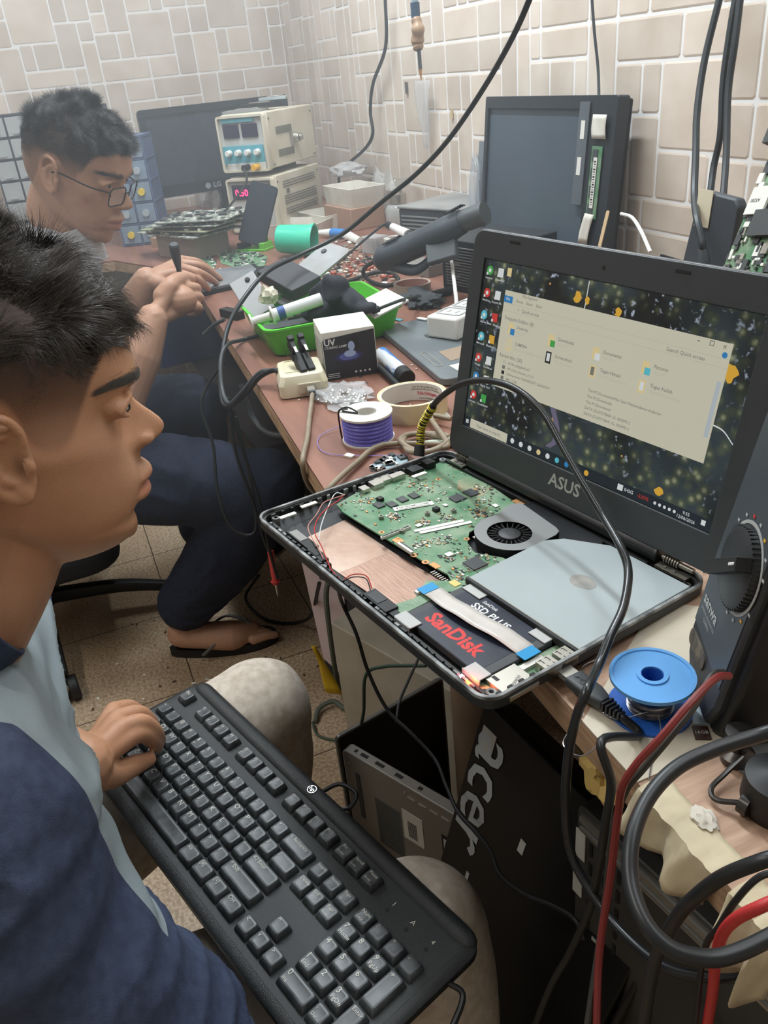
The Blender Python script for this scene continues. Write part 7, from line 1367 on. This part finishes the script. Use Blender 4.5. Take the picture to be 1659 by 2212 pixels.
# black gaming laptop leaning
P_ = [PZ(1040, 1530, .40), PZ(1190, 1700, .40)]; A3 = lookz(PZ(1075, 1560, .56), V((.35, .10, -.55)), V((-.75, -.45, .35)))
c = V((-.60, .33, .25)); ax_y = V((.10, .0, 1)).normalized(); ax_x = V((.80, .60, 0)).normalized()
t0_ = PD(1062, 1530, .86); 
A3 = fr(PD(1046, 1516, .88), (PD(1215, 1720, .80) - PD(1046, 1516, .88)).normalized(), V((0, 0, -1)), V((0, 0, 0)))
u3 = (PD(1215, 1700, .80) - PD(1046, 1516, .86)); u3.z = 0; u3.normalize(); v3 = V((-.13, -.20, -1)).normalized(); n3 = u3.cross(v3); n3 = n3 if n3.y < 0 else -n3
p3 = PD(1046, 1516, .86); A3 = fr(p3, u3, v3, n3); hz = (p3.z - .012) / abs(v3.z)
t = thing('black_laptop', 'large black laptop standing on end on the floor under the bench with pale lettering', 'laptop', Matrix.Translation((p3.x, p3.y, 0)))
b = MB(A3); b.prism(rrect(0, 0, .255, hz, .012), -.012, 0); lid_ = b.build('lid', mat('gloss_lid_black', (14, 15, 17), .5, spec=.3), t, bevel=.002)
b = MB(A3); b.text('acer', .088, (.034, .115, .0008), 90, 0, flipx=True, bold=.008, sx=1.12); b.build('lettering', mat('pale_grey_letter', (172, 178, 182), .4), lid_, recalc=False)
for q, d_ in (((.020, .040, .0005), (.022, .030, .0004)), ((.105, .118, .0005), (.008, .018, .0005)), ((.048, .235, .0005), (.005, .016, .0005))): MB(A3).box(q, d_).build('sticker', m_psu2, t)
b = MB(A3); b.prism(rrect(.004, .004, .262, hz, .012), -.034, -.0125); b.box((.262, hz * .35, -.008), (.006, hz * .5, .012), 0); b.build('base', m_mblk, t, bevel=.002)
b = MB(A3); b.tube([(.262, .06, -.006), (.264, .105, -.006)], .0025, 8); b.build('hinge_bar', m_metal, t)
# dark computer tower on the right below the bench
o5 = PZ(1300, 2130, .0); A5 = frz((-.335, .262, 0), 8); 
u5 = (PD(1440, 1960, .70) - PD(1255, 1740, .72)); u5.z = 0; u5.normalize(); p5 = PD(1248, 1735, .74); v5 = V((0, 0, -1)); n5 = u5.cross(v5); n5 = n5 if n5.y < 0 else -n5; A5 = fr(p5, u5, v5, n5); h5 = p5.z - .002
t = thing('laptop_chassis', 'dark stripped laptop chassis standing upright against the light bench front', 'chassis', Matrix.Translation((p5.x, p5.y, 0)))
m_gun = mat('dusty_gunmetal', (66, 66, 64), .5, .2, rgb2=(54, 54, 52), scale=12); b = MB(A5); b.prism(rrect(0, 0, .30, h5, .008), -.030, 0); b.build('shell', m_gun, t, bevel=.002)
b = MB(A5); b.box((.15, .012, .001), (.29, .006, .003), 0); b.box((.15, .024, .001), (.29, .003, .003), 0); b.build('metal_rails', m_metal, t)
b = MB(A5)
for i in range(3):
    for j in range(5): b.box((.018 + i * .016, .04 + j * .024, .0006), (.0035, .015, .0012))
for j in range(6): b.box((.16, .12 + j * .03, .0006), (.003, .018, .0012))
b.build('slots', m_mblk, t)
for q in ((.006, .045, .001), (.004, .095, .001), (.03, .165, .001)): MB(A5).box(q, (.011, .034, .001)).build('paper_tag', m_psu2, t)
b = MB(A5); b.box((.03, .23, .002), (.055, .075, .003), 1); b.box((.035, .22, .005), (.012, .05, .004), 0); b.box((.05, .255, .005), (.05, .008, .004), 0); b.box((.02, .205, .005), (.008, .03, .004), 0); b.build('connector_bracket', [m_psu2, m_pcb], t)
p6 = PD(1200, 2010, .90); A6 = frz((p6.x + .10, p6.y + .08, 0), 25); t = thing('computer_tower', 'black computer tower on the floor below the light bench', 'computer', A6); MB(A6).box((.06, .10, .13), (.30, .18, .26)).build('case', m_mblk, t, bevel=.003); b = MB(A6); b.box((-.075, .009, .14), (.02, .002, .05), 0); b.box((.10, .009, .18), (.06, .002, .04), 0); b.build('white_sticker', m_wlabel, t)
tag(MB(frz(PZ(1180, 2130, 0), 15)).box((0, 0, .006), (.16, .14, .012)).build('floor_board', mat('tan_board', (168, 142, 112), .6, rgb2=(150, 124, 96), scale=5), bevel=.001), 'tan board lying on the dusty floor beside the knee of the nearer man', 'board')
b = MB(); R = random.Random(3)
for k in range(260):
    q = PZ(R.gauss(1150, 55), R.gauss(2090, 60), 0); s = R.uniform(.002, .012); b.box((0, 0, s * .2 + .001), (s, s * .6, s * .4 + .001), R.choice((0, 1)), frz((q.x, q.y, 0), R.uniform(0, 180)))
for k in range(60):
    q = PZ(R.uniform(200, 760), R.uniform(1340, 1640), 0); s = R.uniform(.003, .009); b.box((0, 0, .0012), (s, s * .5, .0018), R.choice((1, 1, 0)), frz((q.x, q.y, 0), R.uniform(0, 180)))
tag(b.build('floor_debris', [m_wlabel, mat('dirt_brown', (84, 66, 50), .8)], smooth=False), 'dust and small debris scattered on the speckled floor', 'debris', kind='stuff')
# things behind: pink sheet, black file stand, yellow tape and wires
p = PZ(745, 1462, 0); zt_ = .30
q0 = PD(690, 1235, 1.25); A7 = lookz(V((q0.x, q0.y, 0)), V((.75, .65, 0)), V((.62, -.76, .1))); 
a_, b_ = PD(688, 1240, 1.24), PD(742, 1455, 1.30)
hA = PZ(742, 1462, .03); A7 = fr((hA.x, hA.y, .03), V((-.55, -.25, 0)).normalized(), V((-.05, .0, 1)).normalized(), V((.3, -.9, 0)).normalized())
b = MB(A7); b.prism([(0, 0), (.055, .02), (.075, .30), (-.05, .30), (-.03, .1)], -.002, .0); tag(b.build('pink_sheet', mat('pale_pink_card', (206, 188, 192), .8)), 'pale pink card standing under the bench left of the dirty white case', 'card')
b = MB(A7); b.prism([(-.10, -.02), (.058, -.02), (.08, .31), (-.08, .31)], -.03, -.004); tag(b.build('dark_file_stand', mat('dark_blue_plastic', (36, 40, 52), .5), bevel=.002), 'dark stand behind the pale pink card under the bench', 'stand')
P = pts((672, 1395, 'z', .20), (690, 1400, 'z', .18), (735, 1500, 'z', .04), (700, 1490, 'z', .05)); b = MB(); b.sheet(4, 8, lambda u, v: tuple(((P[0] * (1 - v) + P[3] * v) * (1 - u) + (P[1] * (1 - v) + P[2] * v) * u) + V((.006 * math.sin(v * 7), .004 * math.sin(u * 5 + v * 3), 0)))); o = b.build('yellow_ribbon', mat('yellow_sheet', (222, 186, 40), .6)); so = o.modifiers.new('s', 'SOLIDIFY'); so.thickness = .0006; tag(o, 'yellow plastic strip hanging under the bench beside the pale pink card', 'strip')
m_dc = mat('shadow_black_cable', (26, 28, 30), .5); m_gc = mat('dark_green_cable', (52, 72, 58), .5)
cable('green_wire', pts((675, 1560, 'z', .01), (690, 1590, 'z', .004), (755, 1605, 'z', .004)), .0025, m_gc, 'green wire on the floor left of the dirty white case', 'wire')
cable('knotted_cable', pts((680, 1560, 'z', .006), (690, 1530, 'z', .012), (720, 1515, 'z', .016), (745, 1530, 'z', .01), (742, 1500, 'z', .03), (728, 1470, 'z', .06), (705, 1300, 'z', .28), (715, 1240, 'z', .34)), .005, mat('dull_green_cable', (92, 100, 90), .6), 'dull green knotted cable below the yellow strip', 'cable')
cable('green_wire', pts((770, 1600, 'd', 1.22), (785, 1540, 'd', 1.15), (790, 1460, 'd', 1.10), (830, 1440, 'd', 1.08), (920, 1438, 'd', 1.05)), .0025, m_gc, 'green wire running across the dirty white case', 'wire')
cable('thin_black_cable', pts((728, 1255, 'z', .705), (738, 1300, 'd', .93), (770, 1370, 'd', .95), (795, 1450, 'd', .97), (835, 1530, 'd', .97), (890, 1585, 'd', .95), (940, 1640, 'd', .93), (965, 1700, 'd', .90), (990, 1755, 'd', .88), (1030, 1800, 'd', .86), (1060, 1840, 'd', .85), (1080, 1890, 'd', .84), (1130, 1930, 'd', .83), (1190, 1955, 'd', .82), (1240, 1985, 'd', .80), (1262, 2030, 'd', .80)), .0022, m_dc, 'thin black cord drooping from the laptop over the silver laptop', 'cord')
cable('thin_grey_cable', pts((905, 1420, 'd', 1.02), (878, 1480, 'd', 1.02), (862, 1520, 'd', 1.02), (856, 1560, 'd', 1.0)), .0017, m_cab, 'thin grey cord hanging before the dirty white case', 'cord')
# tangle at the left bench edge
cable('long_black_cable', pts((1160, -40, 'd', 1.18), (1110, 75, 'd', 1.25), (1045, 190, 'd', 1.34), (970, 300, 'd', 1.42), (900, 375, 'd', 1.50), (820, 440, 'd', 1.55), (740, 505, 'd', 1.58), (650, 550, 'd', 1.56), (580, 585, 'd', 1.50), (530, 640, 'd', 1.45), (495, 700, 'd', 1.42), (480, 770, 'd', 1.38), (478, 850, 'd', 1.34), (492, 878, 'd', 1.31), (530, 850, 'd', 1.28), (560, 815, 'd', 1.25), (590, 800, 'd', 1.235), (608, 806, 'd', 1.22)), .0040, m_blkc, 'long black cable slanting from the top down to the cream programmer', 'cable', 10)
cable('looped_cable', pts((590, 800, 'd', 1.25), (560, 806, 'd', 1.26), (520, 850, 'd', 1.28), (495, 872, 'd', 1.30), (480, 840, 'd', 1.34), (477, 780, 'd', 1.37), (490, 745, 'd', 1.40), (520, 735, 'z', .706), (560, 725, 'z', .706)), .0036, m_cab, 'grey black cable looping off the bench edge beside the programmer', 'cable', 10)
dk = [((490, 860, 1.32), (520, 960, 1.36), (560, 1080, 1.40), (580, 1180, 1.42), (600, 1250, 1.44)), ((485, 780, 1.40), (450, 830, 1.42), (435, 880, 1.42), (460, 960, 1.42), (470, 1060, 1.42), (500, 1140, 1.42), (550, 1150, 1.42), (545, 1060, 1.42), (510, 900, 1.38)), ((520, 830, 1.30), (545, 900, 1.30), (580, 935, 1.28), (630, 940, 1.25), (650, 930, 1.22)), ((495, 880, 1.33), (510, 980, 1.36), (545, 1080, 1.40), (572, 1170, 1.42), (583, 1195, 1.43))]
dl = ['dark cable hanging straight down from the bench edge beside the farther knee', 'thin dark cable in a long loop before the farther man’s jeans', 'grey cable sagging under the bench edge below the programmer', 'thin cord of the red test probe under the bench']
for P, l_ in zip(dk, dl): cable('hanging_cable', [PD(*q) for q in P], .0028 if 'grey' not in l_ else .0045, m_dc if 'grey' not in l_ else m_cab, l_)
p = [PD(584, 1190, 1.43), PD(596, 1262, 1.45), PD(600, 1288, 1.46)]; t = thing('test_probe', 'red test probe hanging tip down above the farther man’s foot', 'probe', p[2]); b = MB(); b.tube([p[0], p[0] * .5 + p[1] * .5, p[1]], .0058, 12); b.cyl(p[1] * .93 + p[0] * .07, p[1] * .9 + p[0] * .1, .0085); b.build('grip', mat('red_probe', (190, 62, 60), .4), t); MB().cyl(p[1], p[2], .0026, .0008).build('needle', m_metal, t)
cable('floor_cable', pts((690, 1260, 'z', .3), (672, 1330, 'z', .1), (640, 1345, 'z', .01), (600, 1345, 'z', .005), (560, 1330, 'z', .005), (530, 1290, 'z', .01), (560, 1240, 'z', .05)), .004, m_dc, 'black cable lying on the floor beside the flip flop')
p = pts((440, 765, 'd', 1.42), (478, 690, 'd', 1.40)); cable('short_cable', [PD(440, 722, 1.5), PD(462, 702, 1.47), PD(485, 690, 1.45)], .0035, m_cab, 'short grey cord at the bench edge left of the green basket', 'cord')
q = TP(492, 688); tag(MB(frz((q.x, q.y + .01, TT), 20)).box((0, 0, .008), (.06, .02, .016)).build('black_clip', m_black, bevel=.001), 'black clip bar on the bench edge left of the green basket', 'clip')
# blue crate, and a dark block added to blacken the space underneath
openbox(PZ(400, 740, .42) , 10, .40, .28, .16, .006, mat('blue_crate_plastic', (26, 42, 88), .45), 'blue_crate', 'blue plastic crate on a shelf below the bench behind his hands', 'crate', 1.05)
tag(MB().box((-2.05, .72, .20), (.9, .4, .40)).build('darkening_block', mat('near_black_board', (30, 32, 36), .7), bevel=.003), 'dark block added to darken the space under the far end of the workbench', 'darkening block')
tag(MB().box((-2.1, .55, .405), (1.0, .5, .012)).build('lower_shelf', m_dark), 'dark lower shelf under the far end of the workbench', 'shelf')
# keyboard cord
cable('keyboard_cable', [AK @ V((23.3, -.5, -16))] + [AK @ V((24.0, -.6, -20)), AK @ V((24.5, .8, -30)), AK @ V((25.0, 3, -50)), AK @ V((25.2, 6, -90)), AK @ V((25.2, 8, -130))], .0026, m_blkc, 'keyboard cord falling off its near right corner', 'cord')
cable('keyboard_tail', [AK @ V((11.6, -2.8, -14)), AK @ V((12.1, -3.6, -8)), AK @ V((13.1, -3.9, -10)), AK @ V((13.3, -3.3, -18)), AK @ V((12.8, -2.9, -22))], .0022, m_blkc, 'small loop of cord behind the top edge of the keyboard', 'cord')
# ------------------------------------------------------------ haze volume added to imitate a washed-out veil over the far bench
b = MB(); b.box((-2.105, -.3, 1.555), (2.43, 2.55, 1.9)); o = b.build('veil_haze', (lambda: (lambda m: m)(bpy.data.materials.new('veil_volume')))(), smooth=False)
m = o.data.materials[0]; m.use_nodes = True; nt = m.node_tree; nt.nodes.clear(); out = nt.nodes.new('ShaderNodeOutputMaterial'); vs = nt.nodes.new('ShaderNodeVolumeScatter'); vs.inputs['Color'].default_value = (.93, .97, 1, 1); vs.inputs['Density'].default_value = .19; vs.inputs['Anisotropy'].default_value = .3
nt.links.new(vs.outputs[0], out.inputs['Volume']); tag(o, 'thin bluish haze added as a light veil over the far half of the bench', 'haze', kind='stuff')
